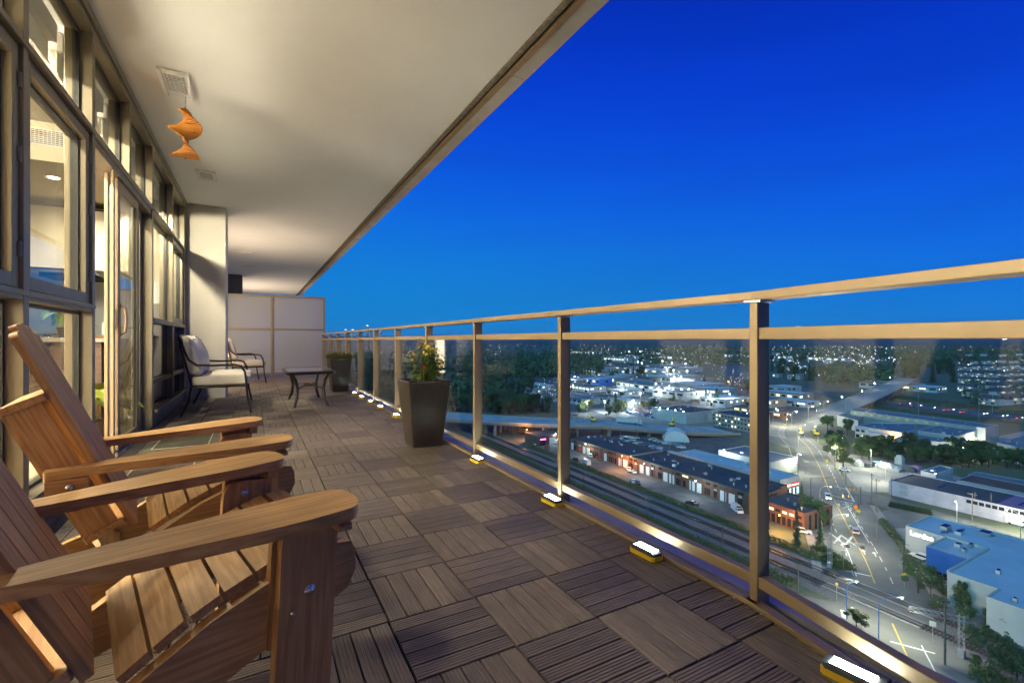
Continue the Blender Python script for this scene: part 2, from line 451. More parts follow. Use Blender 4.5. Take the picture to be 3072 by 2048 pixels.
# --- floor slab and deck tiles -----------------------------------------------------------------
fl = MB().box(XF-0.25, -2.2, -0.26, 1.66, Y_END, -0.032).build('balcony_floor', M['slab'], bevel=0.01)
tag(fl, 'grey concrete balcony floor under brown deck tiles', None, kind='structure')
TP = 0.3045            # tile pitch
TX0, TY0 = 0.382, 1.222
def slat_profile(w, h=0.012, n=5):
    pts = []
    g = 0.0020; d = 0.0018
    step = w / n
    y = -w/2
    pts.append((-w/2, 0.0)); pts.append((-w/2, h - 0.001)); pts.append((-w/2 + 0.001, h))
    for i in range(1, n):
        c = -w/2 + step*i
        pts += [(c-g/2-0.0006, h), (c-g/2+0.0002, h-d), (c+g/2-0.0002, h-d), (c+g/2+0.0006, h)]
    pts += [(w/2-0.001, h), (w/2, h-0.001), (w/2, 0.0)]
    return pts
def add_slat(mb, L, w, y0, n=5):
    pr = slat_profile(w, n=n); k = len(pr)
    vs = [(-L/2, y0+p[0], p[1]) for p in pr] + [(L/2, y0+p[0], p[1]) for p in pr]
    fs = [(i+1, i, i+k, i+k+1) for i in range(k-1)]
    fs += [tuple(range(k)), tuple(reversed(range(k, 2*k)))]
    mb.add(vs, fs)
T_IN = TP - 0.0055
SW = T_IN/5 - 0.0055
def slats_in(width):
    n = int((width + 0.002) / (SW + 0.0025)); return max(1, n)
slat_mb = MB(); add_slat(slat_mb, T_IN, SW, 0)
SLAT_ME = slat_mb.mesh('slat', M['deck'])
base_ME = MB().box(-T_IN/2, -T_IN/2, 0, T_IN/2, T_IN/2, 0.007).mesh('deck_tile', M['under'])
_tile_cache = {}
def tile_mesh(lx, ly):
    """whole tile with all its slats, slats along local X; lx, ly its size"""
    key = (round(lx, 3), round(ly, 3))
    if key not in _tile_cache:
        mb = MB()
        n = max(1, round(ly / (T_IN/5)))
        w = ly/n - 0.006
        for i in range(n): add_slat(mb, lx, w, -ly/2 + ly/n*(i+0.5), n=max(2, round(w/0.0116)))
        mb.v = [p + Vector((0,0,0.008)) for p in mb.v]
        k = len(mb.f)
        mb.box(-lx/2, -ly/2, 0, lx/2, ly/2, 0.007, mi=1)
        _tile_cache[key] = mb.mesh('deck_tile', [M['deck'], M['under']])
    return _tile_cache[key]
cells = []
XL, XRT = -0.90, 1.515
for i in range(-5, 4):
    x0 = max(TX0 + TP*i, XL); x1 = min(TX0 + TP*(i+1), XRT)
    if x1 - x0 < 0.04: continue
    for j in range(-4, 40):
        y0 = TY0 + TP*j; y1 = y0 + TP
        if y0 > 13.15: continue
        y1 = min(y1, 13.2)
        xc, yc = (x0+x1)/2, (y0+y1)/2
        if xc < -0.42 and 8.79 < yc < 9.6: continue
        # outside the picture to the side of or behind the camera
        a_ = (xc*CS - yc*SN) / max(0.05, xc*SN + yc*CS)
        if xc*SN + yc*CS < 0.35 or abs(a_) > 1.35: continue
        if (XL > TX0+TP*i) and yc > 6.3: pass
        cells.append((math.hypot(xc, yc), i, j, x0, x1, y0, y1))
cells.sort()
n_par = 0; n_full = 0
far_mb = MB()
for (d_, i, j, x0, x1, y0, y1) in cells:
    alongY = (i + j) % 2 == 1
    full = abs((x1-x0)-TP) < 1e-4 and abs((y1-y0)-TP) < 1e-4
    c = ((x0+x1)/2, (y0+y1)/2, -0.020)
    tilt = (random.uniform(-1,1)*0.0022, random.uniform(-1,1)*0.0022, random.uniform(-1,1)*0.003)
    rz = R(90) if alongY else 0.0
    vis = d_ > 1.1
    if full and vis and n_full < 59:
        t_ = link('deck_tile', base_ME, fl, c, (tilt[0], tilt[1], rz + tilt[2]))
        for k in range(5):
            link('slat', SLAT_ME, t_, (0, -T_IN/2 + T_IN/5*(k+0.5), 0.008))
        n_full += 1; n_par += 1
    elif n_par < 296:
        lx, ly = (x1-x0-0.0055, y1-y0-0.0055)
        if alongY: lx, ly = ly, lx
        link('deck_tile', tile_mesh(lx, ly), fl, c, (tilt[0], tilt[1], rz)); n_par += 1
    else:
        lx, ly = (x1-x0-0.0055, y1-y0-0.0055)
        tm = MB(); a, b = (ly, lx) if alongY else (lx, ly)
        n = max(1, round(b/(T_IN/5))); w = b/n - 0.006
        for q in range(n): add_slat(tm, a, w, -b/2 + b/n*(q+0.5), n=2)
        rot = Matrix.Rotation(rz, 4, 'Z')
        far_mb.add([rot @ p + Vector((c[0], c[1], c[2]+0.008)) for p in tm.v], tm.f)
if far_mb.v:
    tag(far_mb.build('deck_tile_field', M['deck'], fl), kind='stuff')

# --- ceiling slab above --------------------------------------------------------------------------
mb = MB()
mb.box(XF-0.3, -2.5, CEIL, 1.69, Y_END, CEIL+0.24)
ceil = mb.build('balcony_ceiling', M['soffit'])
tag(ceil, 'smooth pale soffit of the balcony above', None, kind='structure')
MB().box(1.692, -2.5, CEIL-0.006, 1.735, Y_END+0.02, CEIL+0.2).build('drip_bead', M['drip'], ceil)
MB().box(1.737, -2.5, CEIL+0.02, 1.768, Y_END+0.04, CEIL+0.2).build('drip_groove', M['drip_dark'], ceil)
MB().box(1.770, -2.5, CEIL-0.004, 1.815, Y_END+0.06, CEIL+0.21).build('flashing', M['drip_amber'], ceil)
y = -2.5
lens = []
while y < Y_END:
    L_ = 2.9
    MB().box(1.817, y+0.004, CEIL+0.002, 1.945, min(y+L_, Y_END+0.1)-0.004, CEIL+0.23).build('edge_panel', M['soffit_edge'], ceil, bevel=0.004)
    y += L_
MB().box(XF-0.3, Y_END+0.002, CEIL+0.001, 1.945, Y_END+0.16, CEIL+0.23).build('end_panel', M['soffit_edge'], ceil)

def vent(x0, y0, x1, y1, label):
    t = thing('ceiling_vent', label, 'vent', ((x0+x1)/2, (y0+y1)/2, CEIL), group='exhaust vents in the balcony ceiling', world=True)
    w = 0.016
    z0 = CEIL-0.012
    MB().box(x0, y0, z0, x1, y0+0.075, CEIL-0.001).box(x0, y1-0.075, z0, x1, y1, CEIL-0.001) \
        .box(x0, y0+0.075, z0, x0+0.045, y1-0.075, CEIL-0.001).box(x1-0.045, y0+0.075, z0, x1, y1-0.075, CEIL-0.001).build('frame', M['white_plastic'], t, bevel=0.003)
    # raised lips at both ends
    MB().box(x0+0.006, y0, z0-0.012, x0+0.030, y1, z0-0.0005).build('lip', M['white_plastic'], t, bevel=0.003)
    MB().box(x1-0.030, y0, z0-0.012, x1-0.006, y1, z0-0.0005).build('lip', M['white_plastic'], t, bevel=0.003)
    MB().box(x0+0.045, y0+0.075, CEIL-0.003, x1-0.045, y1-0.075, CEIL-0.001).build('opening', M['hole'], t)
    n = 10
    for k in range(n):
        yy = y0+0.08 + (y1-y0-0.16)*(k+0.5)/n
        MB().box(x0+0.045, yy-0.0028, z0+0.001, x1-0.045, yy+0.0028, CEIL-0.004).build('slat', M['white_plastic'], t)
    for k in range(4):
        xx = x0+0.05 + (x1-x0-0.10)*(k+0.5)/4
        MB().box(xx-0.0015, y0+0.075, z0+0.0005, xx+0.0015, y1-0.075, CEIL-0.0045).build('bar', M['white_plastic'], t)
    return t
vent(-0.675, 4.50, -0.455, 4.95, 'square white exhaust vent in the soffit with the amber spinner hanging below it')
vent(-0.655, 6.98, -0.435, 7.38, 'white exhaust vent in the soffit nearer the beige pier')
def soffit_bar(y, label):
    b_ = MB().box(-0.30, y-0.07, CEIL-0.03, -0.02, y+0.07, CEIL-0.001).build('ceiling_vent', M['white_plastic'], None, origin=(-0.16, y, CEIL-0.03), bevel=0.006)
    b_.location = (-0.16, y, CEIL-0.03); tag(b_, label, 'vent', 'exhaust vents in the balcony ceiling')
soffit_bar(13.0, 'small exhaust vent in the soffit just beyond the beige pier, the paler of the two')
soffit_bar(15.4, 'small exhaust vent in the soffit beyond the pier, in the dark patch of ceiling')

# --- spinner ---------------------------------------------------------------------------------------
hook = Vector((-0.521, 4.862, CEIL-0.012))
sp = thing('wind_spinner', 'twisted amber wood-slat wind spinner hanging on a chain from the ceiling vent', 'wind spinner', (hook.x, hook.y, 2.47), world=True)
mb = MB(); z = hook.z
while z > 2.90:
    a = 0 if int(round(z*1000/9)) % 2 else R(90)
    mb.tube([(hook.x + 0.004*math.cos(a+q*R(45))*1.0, hook.y + 0.004*math.sin(a), z - 0.0065 + 0.0065*math.cos(q*R(45))) for q in range(9)], 0.0011, 5)
    z -= 0.0105
mb.build('chain', M['iron'], sp)
MB().tube([(hook.x, hook.y, 2.905), (hook.x, hook.y, 2.462)], 0.004, 6).build('axle', M['iron'], sp)
NSL = 40
for k in range(NSL):
    f = k/(NSL-1)
    z = 2.888 - f*0.41
    ang = R(35) + f*R(330)
    hl = 0.018 + 0.108*math.sin(math.pi*min(1, (f*1.9) if f < 0.5 else 1)) if False else None
    if f < 0.62: hl = 0.02 + 0.115*math.sin(math.pi*f/0.62)**0.8
    else: hl = 0.022 + 0.085*((f-0.62)/0.38)**0.8
    d = Vector((math.cos(ang), math.sin(ang), 0)); n_ = Vector((-d.y, d.x, 0))
    MB().obox((hook.x, hook.y, z), d*hl, n_*0.010, Vector((0,0,0.0042))).build('slat', M['spinner'], sp)

# --- pier, far wall ----------------------------------------------------------------------------------
pr = MB().box(XF-0.15, 8.79, -0.03, -0.406, 9.45, CEIL-0.001).build('pier', M['pier'], bevel=0.012)
tag(pr, 'beige stucco pier standing at the end of the window wall', 'pier')
wl_ = MB().box(XF-0.3, 9.452, -0.03, XF-0.05, Y_END, CEIL-0.001).build('rear_wall', M['pier'])
tag(wl_, 'plain stucco wall beyond the pier', 'wall')
for k, (y0_, y1_) in enumerate(((9.9, 12.4), (19.2, 22.6))):
    nw = MB().box(XF-0.049, y0_, 0.1, XF-0.040, y1_, 2.4).build('lit_window', emis('neighbour_window_glow_%d' % k, (1.0, 0.78, 0.54), 4.2), wl_)
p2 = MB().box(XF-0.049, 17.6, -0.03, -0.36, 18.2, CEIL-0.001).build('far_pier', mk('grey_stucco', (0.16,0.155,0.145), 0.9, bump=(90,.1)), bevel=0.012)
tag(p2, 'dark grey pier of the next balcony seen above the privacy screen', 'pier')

# --- privacy screen ------------------------------------------------------------------------------------
scr = thing('privacy_screen', 'frosted glass privacy screen of four panels in a bronze frame', 'screen', (0.6, 13.22, 0), world=True)
SY = 13.22
for (x0, x1, z0, z1, nm) in [(XF, 1.62, 2.0, 2.04, 'top_rail'), (XF, 1.62, 1.165, 1.205, 'middle_rail'), (XF, 1.62, 0.06, 0.10, 'bottom_rail')]:
    MB().box(x0, SY-0.03, z0, x1, SY+0.03, z1).build(nm, M['rail'], scr, bevel=0.003)
for x in (-0.62, 0.375, 1.60):
    MB().box(x-0.022, SY-0.033, -0.02, x+0.022, SY+0.033, 2.043).build('post', M['rail'], scr, bevel=0.003)
for (x0, x1) in ((-0.598, 0.353), (0.397, 1.578)):
    for (z0, z1) in ((0.101, 1.164), (1.206, 1.999)):
        MB().box(x0+.001, SY-0.006, z0, x1-.001, SY+0.006, z1).build('pane', M['frost'], scr)

# --- railing ---------------------------------------------------------------------------------------------
posts = [(1.33, -0.16), (1.548, 1.02)] + [(XR, 1.02+1.185*k) for k in range(1, 11)]
rg = thing('balcony_railing', 'champagne metal balcony railing with posts, two upper rails and clear glass panes', 'railing', (1.5, 6.0, 0), world=True)
def seg_frame(a, b):
    d = Vector((b[0]-a[0], b[1]-a[1], 0)); L_ = d.length; d.normalize()
    return d, Vector((d.y, -d.x, 0)), L_           # along, outward
for k, (px, py) in enumerate(posts):
    a = posts[max(0, k-1)] if k < 2 else posts[k-1]
    b = posts[k] if k else posts[1]
    if k == 0: a = posts[0]
    d, n, _ = seg_frame(a, b)
    if k == 1: d, n = Vector((0,1,0)), Vector((1,0,0))
    MB().obox((px, py, 0.511), d*0.0150, n*0.034, Vector((0,0,0.533))).build('post', M['rail'], rg, bevel=0.003)
    MB().obox((px, py, 1.0485), d*0.030, n*0.042, Vector((0,0,0.003))).build('weld_plate', M['steel'], rg)
for k in range(len(posts)-1):
    a, b = posts[k], posts[k+1]
    d, n, L_ = seg_frame(a, b)
    A, B = Vector((*a, 0)), Vector((*b, 0))
    def rail_piece(nm, z0, z1, n0, n1, mat, g0, g1, bev=0.003):
        p0 = A + d*g0; p1 = B - d*g1
        c = (p0+p1)/2 + n*((n0+n1)/2) + Vector((0,0,(z0+z1)/2))
        return MB().obox(c, d*((p1-p0).length/2), n*((n1-n0)/2), Vector((0,0,(z1-z0)/2))).build(nm, mat, rg, bevel=bev)
    rail_piece('top_rail', 1.052, 1.082, -0.042, 0.042, M['rail'], 0.0012, 0.0012)
    rail_piece('middle_rail', 0.917, 0.957, -0.024, 0.012, M['rail'], 0.016, 0.016)
    rail_piece('bottom_rail', 0.060, 0.100, -0.024, 0.012, M['rail'], 0.016, 0.016)
    rail_piece('glass_pane', 0.072, 0.942, 0.0135, 0.0255, M['glass'], 0.022, 0.022, 0)
    rail_piece('base_channel', -0.031, 0.014, -0.052, -0.010, M['rail'], -0.02, -0.02, 0.003)
    for q in (0.06, L_-0.06):
        p = A + d*q + n*(-0.054) + Vector((0,0,-0.004))
        MB().tube([p, p - n*0.004], [0.008, 0.005], 10).build('bolt', M['steel'], rg)

# the edge of our own slab outside the railing
kerb = MB()
kerb.box(1.585, -2.0, -0.0315, 1.659, Y_END, -0.006).build('slab_upstand', mk('pale_slab_coating', (0.40,0.38,0.42), 0.5, var=(5,.2)), fl)

# --- work lights along the rail -------------------------------------------------------------------------
wk = thing('work_light', '', 'work light', (0,0,0), group='work lights set along the foot of the railing')
def rbox(mb, lx, ly, z0, z1, ch, t=0.0):
    poly = [(-lx+ch,-ly),(lx-ch,-ly),(lx,-ly+ch),(lx,ly-ch),(lx-ch,ly),(-lx+ch,ly),(-lx,ly-ch),(-lx,-ly+ch)]
    mb.prism(poly, z0, z1)
b_ = MB(); rbox(b_, 0.034, 0.070, 0.0, 0.018, 0.010); b_.build('body', M['yellow'], wk, origin=(0,0,0), bevel=0.003)
b_ = MB(); rbox(b_, 0.032, 0.068, 0.0185, 0.030, 0.011); b_.build('housing', M['housing'], wk, origin=(0,0,0), bevel=0.004)
MB().box(-0.020, -0.050, 0.0305, 0.020, 0.050, 0.0330).build('led_panel', M['led'], wk, origin=(0,0,0))
for sx in (-1, 1):
    MB().box(sx*0.0225-0.0015, -0.052, 0.0302, sx*0.0225+0.0015, 0.052, 0.0335).build('bezel', M['housing'], wk, origin=(0,0,0))
spots = [(1.405, 0.66, 8, 'yellow and black work light glowing white nearest the bottom corner, before the next railing post'),
         (1.462, 1.475, 2, 'glowing yellow work light lying alone midway between the two nearest railing posts'),
         (1.465, 2.20, 3, 'glowing yellow work light touching the foot of the second railing post'),
         (1.470, 3.22, 2, 'glowing yellow work light beside the post just before the flowering planter'),
         (1.478, 4.33, 0, 'glowing work light half hidden behind the flowering planter'),
         (1.475, 5.55, 1, 'work light lighting the post left of the flowering planter'),
         (1.475, 6.36, 3, 'yellow work light with its lit face, first one beyond the flowering planter in the open'),
         (1.475, 6.98, -2, 'yellow work light tucked against a post, second one beyond the flowering planter'),
         (1.475, 7.62, 4, 'yellow work light third beyond the flowering planter, just before the far planter'),
         (1.475, 8.22, 0, 'yellow work light at the foot of the post right of the far planter')]
for k, (x, y, dg, lb) in enumerate(spots):
    o = wk if k == 0 else copy_tree(wk)
    o.location = (x, y, 0.0005); o.rotation_euler = (0, 0, R(dg)); o['label'] = lb

# --- door mats --------------------------------------------------------------------------------------------
def doormat(x0, y0, x1, y1, m, label):
    t = thing('doormat', label, 'doormat', ((x0+x1)/2, (y0+y1)/2, 0), world=True)
    MB().box(x0, y0, 0.0006, x1, y1, 0.007).build('border', M['mat_edge'], t, bevel=0.002)
    i = 0.115
    MB().box(x0+i, y0+i, 0.0072, x1-i, y1-i, 0.010).build('centre', m, t, bevel=0.001)
    w = 0.008
    for (a, b, c, d) in [(x0+i-w, y0+i-w, x1-i+w, y0+i), (x0+i-w, y1-i, x1-i+w, y1-i+w), (x0+i-w, y0+i, x0+i, y1-i), (x1-i, y0+i, x1-i+w, y1-i)]:
        MB().box(a, b, 0.0072, c, d, 0.0104).build('stripe', M['mat_line'], t)
doormat(-0.862, 4.72, -0.245, 5.70, M['mat'], 'olive green doormat with a pale stripe in front of the sliding door')
doormat(-0.862, 3.55, -0.28, 4.50, M['mat_b'], 'brown ribbed doormat behind the wooden chairs nearer the camera')

# the rest of the tower, above, below and behind this balcony
tw = MB().box(-9.0, -14.0, GZ-0.5, 1.15, Y_END, -0.262)
tag(tw.build('tower_body', M['pier']), 'residential tower below the balcony', None, kind='structure')
tag(MB().box(-9.0, -14.0, CEIL+0.241, 1.60, Y_END, 12.0).build('tower_top', M['pier']), 'storeys of the tower above the balcony', None, kind='structure')
tag(MB().box(-9.0, -14.0, -0.261, -5.31, Y_END, CEIL+0.24).box(-5.309, -14.0, -0.261, -1.10, -0.71, CEIL-0.001).build('tower_core', M['pier']), 'solid core of the tower behind the room', None, kind='structure')
tag(MB().box(XG-0.05, -0.709, -0.03, XF-0.01, 0.489, CEIL-0.001).build('end_wall', M['pier']), 'plain stucco wall at the near end of the windows', 'wall')
# ================================================================== WINDOW WALL
ww = thing('window_wall', 'bronze framed window wall with transom lights, open sliding door and dark lower panels', 'window wall', (XF, 5.0, 0), world=True)
XI = XG - 0.06           # inner face of the frames
mull = [0.95, 1.98, 3.01, 4.055, 5.10, 6.11, 7.49, 8.62]
TR0, TR1 = 2.275, 2.325  # transom
HD = 2.93
def bar(nm, x0, y0, z0, x1, y1, z1, m='frame', bev=0.003, par=None):
    return MB().box(x0, y0, z0, x1, y1, z1).build(nm, M[m], par or ww, bevel=bev)
for y in mull:
    if y == 5.10:
        bar('mullion', XI, y-0.030, TR1+0.001, XF, y+0.030, HD)
    else:
        bar('mullion', XI, y-0.030, 0.0, XF, y+0.030, HD)
bar('end_frame', XI, 8.70, 0.0, XF-0.005, 8.788, CEIL-0.002)
bar('head_frame', XI, 0.5, HD+0.001, XF+0.004, 8.699, CEIL-0.003)
bar('head_trim', XF+0.0045, 0.5, HD+0.045, XF+0.022, 8.699, CEIL-0.003)
def pane(y0, y1, z0, z1, nm='pane', par=None, m='wglass', x=XG):
    """gasketed glass between mullions"""
    g = 0.018
    MB().box(x-0.016, y0, z0, x+0.016, y0+g, z1).box(x-0.016, y1-g, z0, x+0.016, y1, z1).box(x-0.016, y0+g, z0, x+0.016, y1-g, z0+g).box(x-0.016, y0+g, z1-g, x+0.016, y1-g, z1).build('gasket', M['frame_dark'], par or ww)
    return MB().box(x-0.008, y0+g, z0+g, x+0.008, y1-g, z1-g).build(nm, M[m], par or ww)
def sash(y0, y1, z0, z1, hinge_y=None, nm='opening_sash'):
    """an opening sash: frame of its own, pane, hinges"""
    w = 0.062
    s_ = MB().box(XG-0.03, y0, z0, XF-0.016, y0+w, z1).box(XG-0.03, y1-w, z0, XF-0.016, y1, z1).box(XG-0.03, y0+w, z0, XF-0.016, y1-w, z0+w).box(XG-0.03, y0+w, z1-w, XF-0.016, y1-w, z1).build(nm, M['frame'], ww, bevel=0.003)
    MB().box(XG-0.012, y0+w, z0+w, XG+0.028, y0+w+0.012, z1-w).box(XG-0.012, y1-w-0.012, z0+w, XG+0.028, y1-w, z1-w).box(XG-0.012, y0+w+.012, z1-w-0.012, XG+0.028, y1-w-.012, z1-w).box(XG-0.012, y0+w+.012, z0+w, XG+0.028, y1-w-.012, z0+w+0.012).build('gasket', M['frame_dark'], s_)
    MB().box(XG-0.008, y0+w+0.013, z0+w+0.013, XG+0.008, y1-w-0.013, z1-w-0.013).build('pane', M['wglass'], s_)
    if hinge_y:
        for f in (0.16, 0.55, 0.86):
            zz = z0 + (z1-z0)*f
            MB().tube([(XF-0.012, hinge_y, zz-0.035), (XF-0.012, hinge_y, zz+0.035)], 0.010, 10).build('hinge', M['frame'], s_)
    return s_
SILL = 1.10
for k in range(len(mull)-1):
    y0, y1 = mull[k]+0.031, mull[k+1]-0.031
    door = mull[k] in (4.055, 5.10)
    if not door:
        bar('transom', XI, y0, TR0, XF-0.002, y1, TR1)
        bar('transom_ledge', XF-0.0015, y0-0.03, TR0-0.004, XF+0.012, y1+0.03, TR0+0.012)
    pane(y0, y1, TR1+0.001, HD-0.001, 'transom_pane')
    if y1 < 4.1 or mull[k] == 7.49:
        sash(y0+0.004, y1-0.004, SILL+0.055, TR0-0.012, y1-0.012)
    elif not door:
        pane(y0, y1, SILL+0.051, TR0-0.001)
    if not door:
        bar('sill_bar', XI, y0, SILL, XF-0.002, y1, SILL+0.05)
        bar('sill_ledge', XF-0.0015, y0-0.03, SILL+0.02, XF+0.012, y1+0.03, SILL+0.040)
        bar('bottom_frame', XI, y0, 0.0, XF-0.002, y1, 0.16)
        bar('bottom_ledge', XF-0.0015, y0-0.03, 0.150, XF+0.040, y1+0.03, 0.185)
        if y1 < 4.1:
            pane(y0, y1, 0.161, SILL-0.001, 'lower_pane')
        else:
            bar('panel_rail', XI+0.01, y0, 0.44, XF-0.010, y1, 0.485)
            for (z0, z1) in ((0.161, 0.439), (0.486, SILL-0.001)):
                MB().box(XG-0.02, y0+0.001, z0, XG+0.02, y1-0.001, z1).build('spandrel_panel', M['spandrel'], ww)
bar('transom', XI, 4.086, TR0, XF-0.002, 6.079, TR1)
bar('door_head', XI, 4.086, TR0-0.055, XF-0.012, 6.079, TR0-0.001)
bar('threshold', XI, 4.086, -0.012, XF+0.010, 6.079, 0.022, 'steel')
bar('threshold_step', XF+0.011, 3.95, -0.015, XF+0.105, 6.16, 0.012, 'frame_dark')
def slider(y0, y1, x, nm, label=None, handle=True):
    w = 0.075
    d_ = MB().box(x-0.022, y0, 0.03, x+0.022, y0+w, TR0-0.06).box(x-0.022, y1-w, 0.03, x+0.022, y1, TR0-0.06).box(x-0.022, y0+w, 0.03, x+0.022, y1-w, 0.03+w).box(x-0.022, y0+w, TR0-0.06-w, x+0.022, y1-w, TR0-0.06).build(nm, M['frame'] if handle is None else M['rail'], ww, bevel=0.003)
    if label: d_['label'] = label
    MB().box(x-0.009, y0+w, 0.03+w, x+0.009, y0+w+0.014, TR0-0.06-w).box(x-0.009, y1-w-0.014, 0.03+w, x+0.009, y1-w, TR0-0.06-w).build('gasket', M['frame_dark'], d_)
    MB().box(x-0.008, y0+w+.015, 0.03+w, x+0.008, y1-w-.015, TR0-0.06-w).build('pane', M['wglass'], d_)
    if handle:
        yy = y0+0.035
        MB().tube([(x+0.024, yy, 0.96), (x+0.060, yy, 0.985), (x+0.068, yy, 1.08), (x+0.060, yy, 1.17), (x+0.024, yy, 1.195)], 0.013, 8).build('handle', M['rail'], d_, smooth=True)
        MB().box(x+0.0222, yy-0.020, 0.94, x+0.030, yy+0.020, 1.215).build('handle_plate', M['rail'], d_, bevel=0.003)
        MB().box(x-0.010, y0-0.004, 1.00, x+0.012, y0-0.0005, 1.16).build('latch_plate', M['steel'], d_)
        MB().tube([(x-0.002, y0-0.0042, 1.05), (x-0.002, y0-0.008, 1.05)], 0.006, 8).build('latch', M['frame_dark'], d_)
    return d_
slider(5.02, 6.075, XG-0.030, 'fixed_door_panel', None, None)
slider(4.84, 5.60, XG+0.026, 'sliding_door', 'champagne sliding door panel pushed half open')
bar('screen_track', XG+0.052, 4.62, 0.023, XG+0.066, 4.66, TR0-0.056, 'rail')
bar('screen_stile', XG-0.012, 4.72, 0.023, XG+0.010, 4.775, TR0-0.056, 'rail')

# ================================================================== ROOM BEHIND THE GLASS
M['kwall'] = mk('kitchen_wall_paint', (0.62, 0.55, 0.40), 0.85, var=(1.5, 0.03))
M['iwall'] = mk('cream_wall_paint', (0.80, 0.75, 0.63), 0.85, var=(1.5, 0.03))
M['iceil'] = mk('white_ceiling_paint', (0.82, 0.79, 0.72), 0.9)
M['ifloor'] = wood('oak_floor', (0.60, 0.47, 0.33), (0.52, 0.39, 0.26), (0.46, 0.33, 0.21))
M['cab'] = mk('gloss_cream_cabinet', (0.60, 0.54, 0.40), 0.22, var=(2, 0.03))
M['island'] = wood('dark_walnut_panel', (0.20, 0.135, 0.095), (0.14, 0.09, 0.062), (0.10, 0.062, 0.042))
M['stone'] = mk('speckled_stone', (0.55, 0.50, 0.42), 0.25, var=(70, 0.55))
M['splash'] = mk('glass_backsplash', (0.58, 0.64, 0.62), 0.1)
X_BACK, Y_A, Y_B, ICEIL = -5.2, -0.6, 8.72, 2.99
XW = XI - 0.012
wlls = MB().box(X_BACK-0.1, Y_A, -0.05, X_BACK, Y_B, ICEIL).box(X_BACK, Y_A-0.1, -0.05, XI-0.001, Y_A, ICEIL).build('room_walls', M['iwall'])
kw_ = MB().box(X_BACK, Y_B-0.001, -0.05, XI-0.001, Y_B+0.07, ICEIL).build('kitchen_wall', M['kwall']); tag(kw_, 'cream end wall of the kitchen', None, kind='structure')
tag(wlls, 'cream walls of the room behind the glass', None, kind='structure')
rf = MB().box(X_BACK, Y_A, -0.06, XI-0.002, Y_B, -0.013).build('room_floor', M['ifloor']); tag(rf, 'oak floor of the room inside', None, kind='structure')
rc = MB().box(X_BACK-0.1, Y_A-0.1, ICEIL+0.001, XF-0.3, Y_B+0.06, ICEIL+0.1).build('room_ceiling', M['iceil']); tag(rc, 'white ceiling of the room inside', None, kind='structure')
bar('inner_head', XW-0.30, 0.5, 2.94, XI-0.001, 8.69, ICEIL, 'soffit')
bh = thing('ceiling_bulkhead', 'cream dropped ceiling over the kitchen with an air grille on its face', 'bulkhead', (-2.5, 6.6, 2.6), world=True)
MB().box(X_BACK+0.001, 6.05, 2.62, XW-0.10, Y_B-0.002, ICEIL-0.001).build('box', M['kwall'], bh)
g0, g1 = -1.86, -1.60
MB().box(g0-0.02, 6.040, 2.76, g1+0.02, 6.049, 2.92).build('grille_frame', M['white_plastic'], bh)
MB().box(g0, 6.036, 2.775, g1, 6.0395, 2.905).build('grille_opening', M['hole'], bh)
for k in range(7): MB().box(g0, 6.030, 2.780+k*0.018, g1, 6.0355, 2.787+k*0.018).build('grille_slat', M['white_plastic'], bh)
for k in range(9): MB().box(g0+0.012+k*0.029, 6.0275, 2.775, g0+0.017+k*0.029, 6.0298, 2.905).build('grille_bar', M['white_plastic'], bh)
# roller blind boxes along the head of the windows
for k in range(2, len(mull)-1):
    y0, y1 = mull[k]+0.05, mull[k+1]-0.05
    bl = thing('roller_blind', 'rolled-up grey roller blind behind transom pane %d of the window wall counted from the camera' % (k-1), 'blind', (XW-0.1, (y0+y1)/2, 2.7), group='rolled blinds at the window heads', world=True)
    MB().box(XW-0.10, y0, 2.80, XW-0.015, y1, 2.925).build('cassette', mk('blind_grey', (0.42,0.40,0.37), 0.7) if k == 2 else bpy.data.materials['blind_grey'], bl, bevel=0.006)
    MB().box(XW-0.055, y0+0.02, 2.66, XW-0.052, y1-0.02, 2.7995).build('fabric', M['iwall'], bl)
    MB().box(XW-0.062, y0+0.02, 2.645, XW-0.044, y1-0.02, 2.6595).build('hem_bar', M['white_plastic'], bl)

# kitchen
kc = thing('wall_cabinet', 'cream gloss wall cabinets hanging on the kitchen wall', 'cabinet', (-2.6, 8.0, 1.8), world=True)
MB().box(-4.6, 7.62, 1.78, -1.42, Y_B-0.003, 2.52).build('carcass', M['cab'], kc)
x = -4.6
while x < -1.45:
    MB().box(x+0.003, 7.598, 1.783, min(x+0.53, -1.42)-0.003, 7.6195, 2.517).build('door', M['cab'], kc, bevel=0.002); x += 0.53
MB().box(-4.6, 7.60, 2.525, -1.42, Y_B-0.003, 2.545).build('top_shadow_gap', M['frame_dark'], kc)
hd = thing('range_hood', 'slim steel range hood below the kitchen cabinets', 'range hood', (-2.0, 8.1, 1.74), world=True)
MB().box(-2.35, 7.66, 1.735, -1.75, 8.40, 1.778).build('body', M['steel'], hd, bevel=0.004)
MB().box(-2.3, 7.75, 1.70, -1.80, 8.30, 1.7345).build('filter', M['hole'], hd)
sh = MB().box(-1.40, 7.95, 1.42, -1.10, 8.715, 1.45).build('shelf', M['splash'], None, origin=(-1.25, 8.3, 1.42)); sh.location = (-1.25, 8.3, 1.42); tag(sh, 'glass wall shelf inside near the far windows', 'shelf')
bs = MB().box(-4.6, Y_B-0.016, 0.93, -1.1, Y_B-0.002, 1.779).build('backsplash', M['splash'], None); tag(bs, 'pale glass backsplash on the kitchen wall', None, kind='structure')
kb = thing('base_cabinet', 'low kitchen units along the far kitchen wall', 'cabinet', (-2.6, 8.3, 0), world=True)
MB().box(-4.6, 8.05, -0.012, -1.14, Y_B-0.003, 0.90).build('carcass', M['island'], kb)
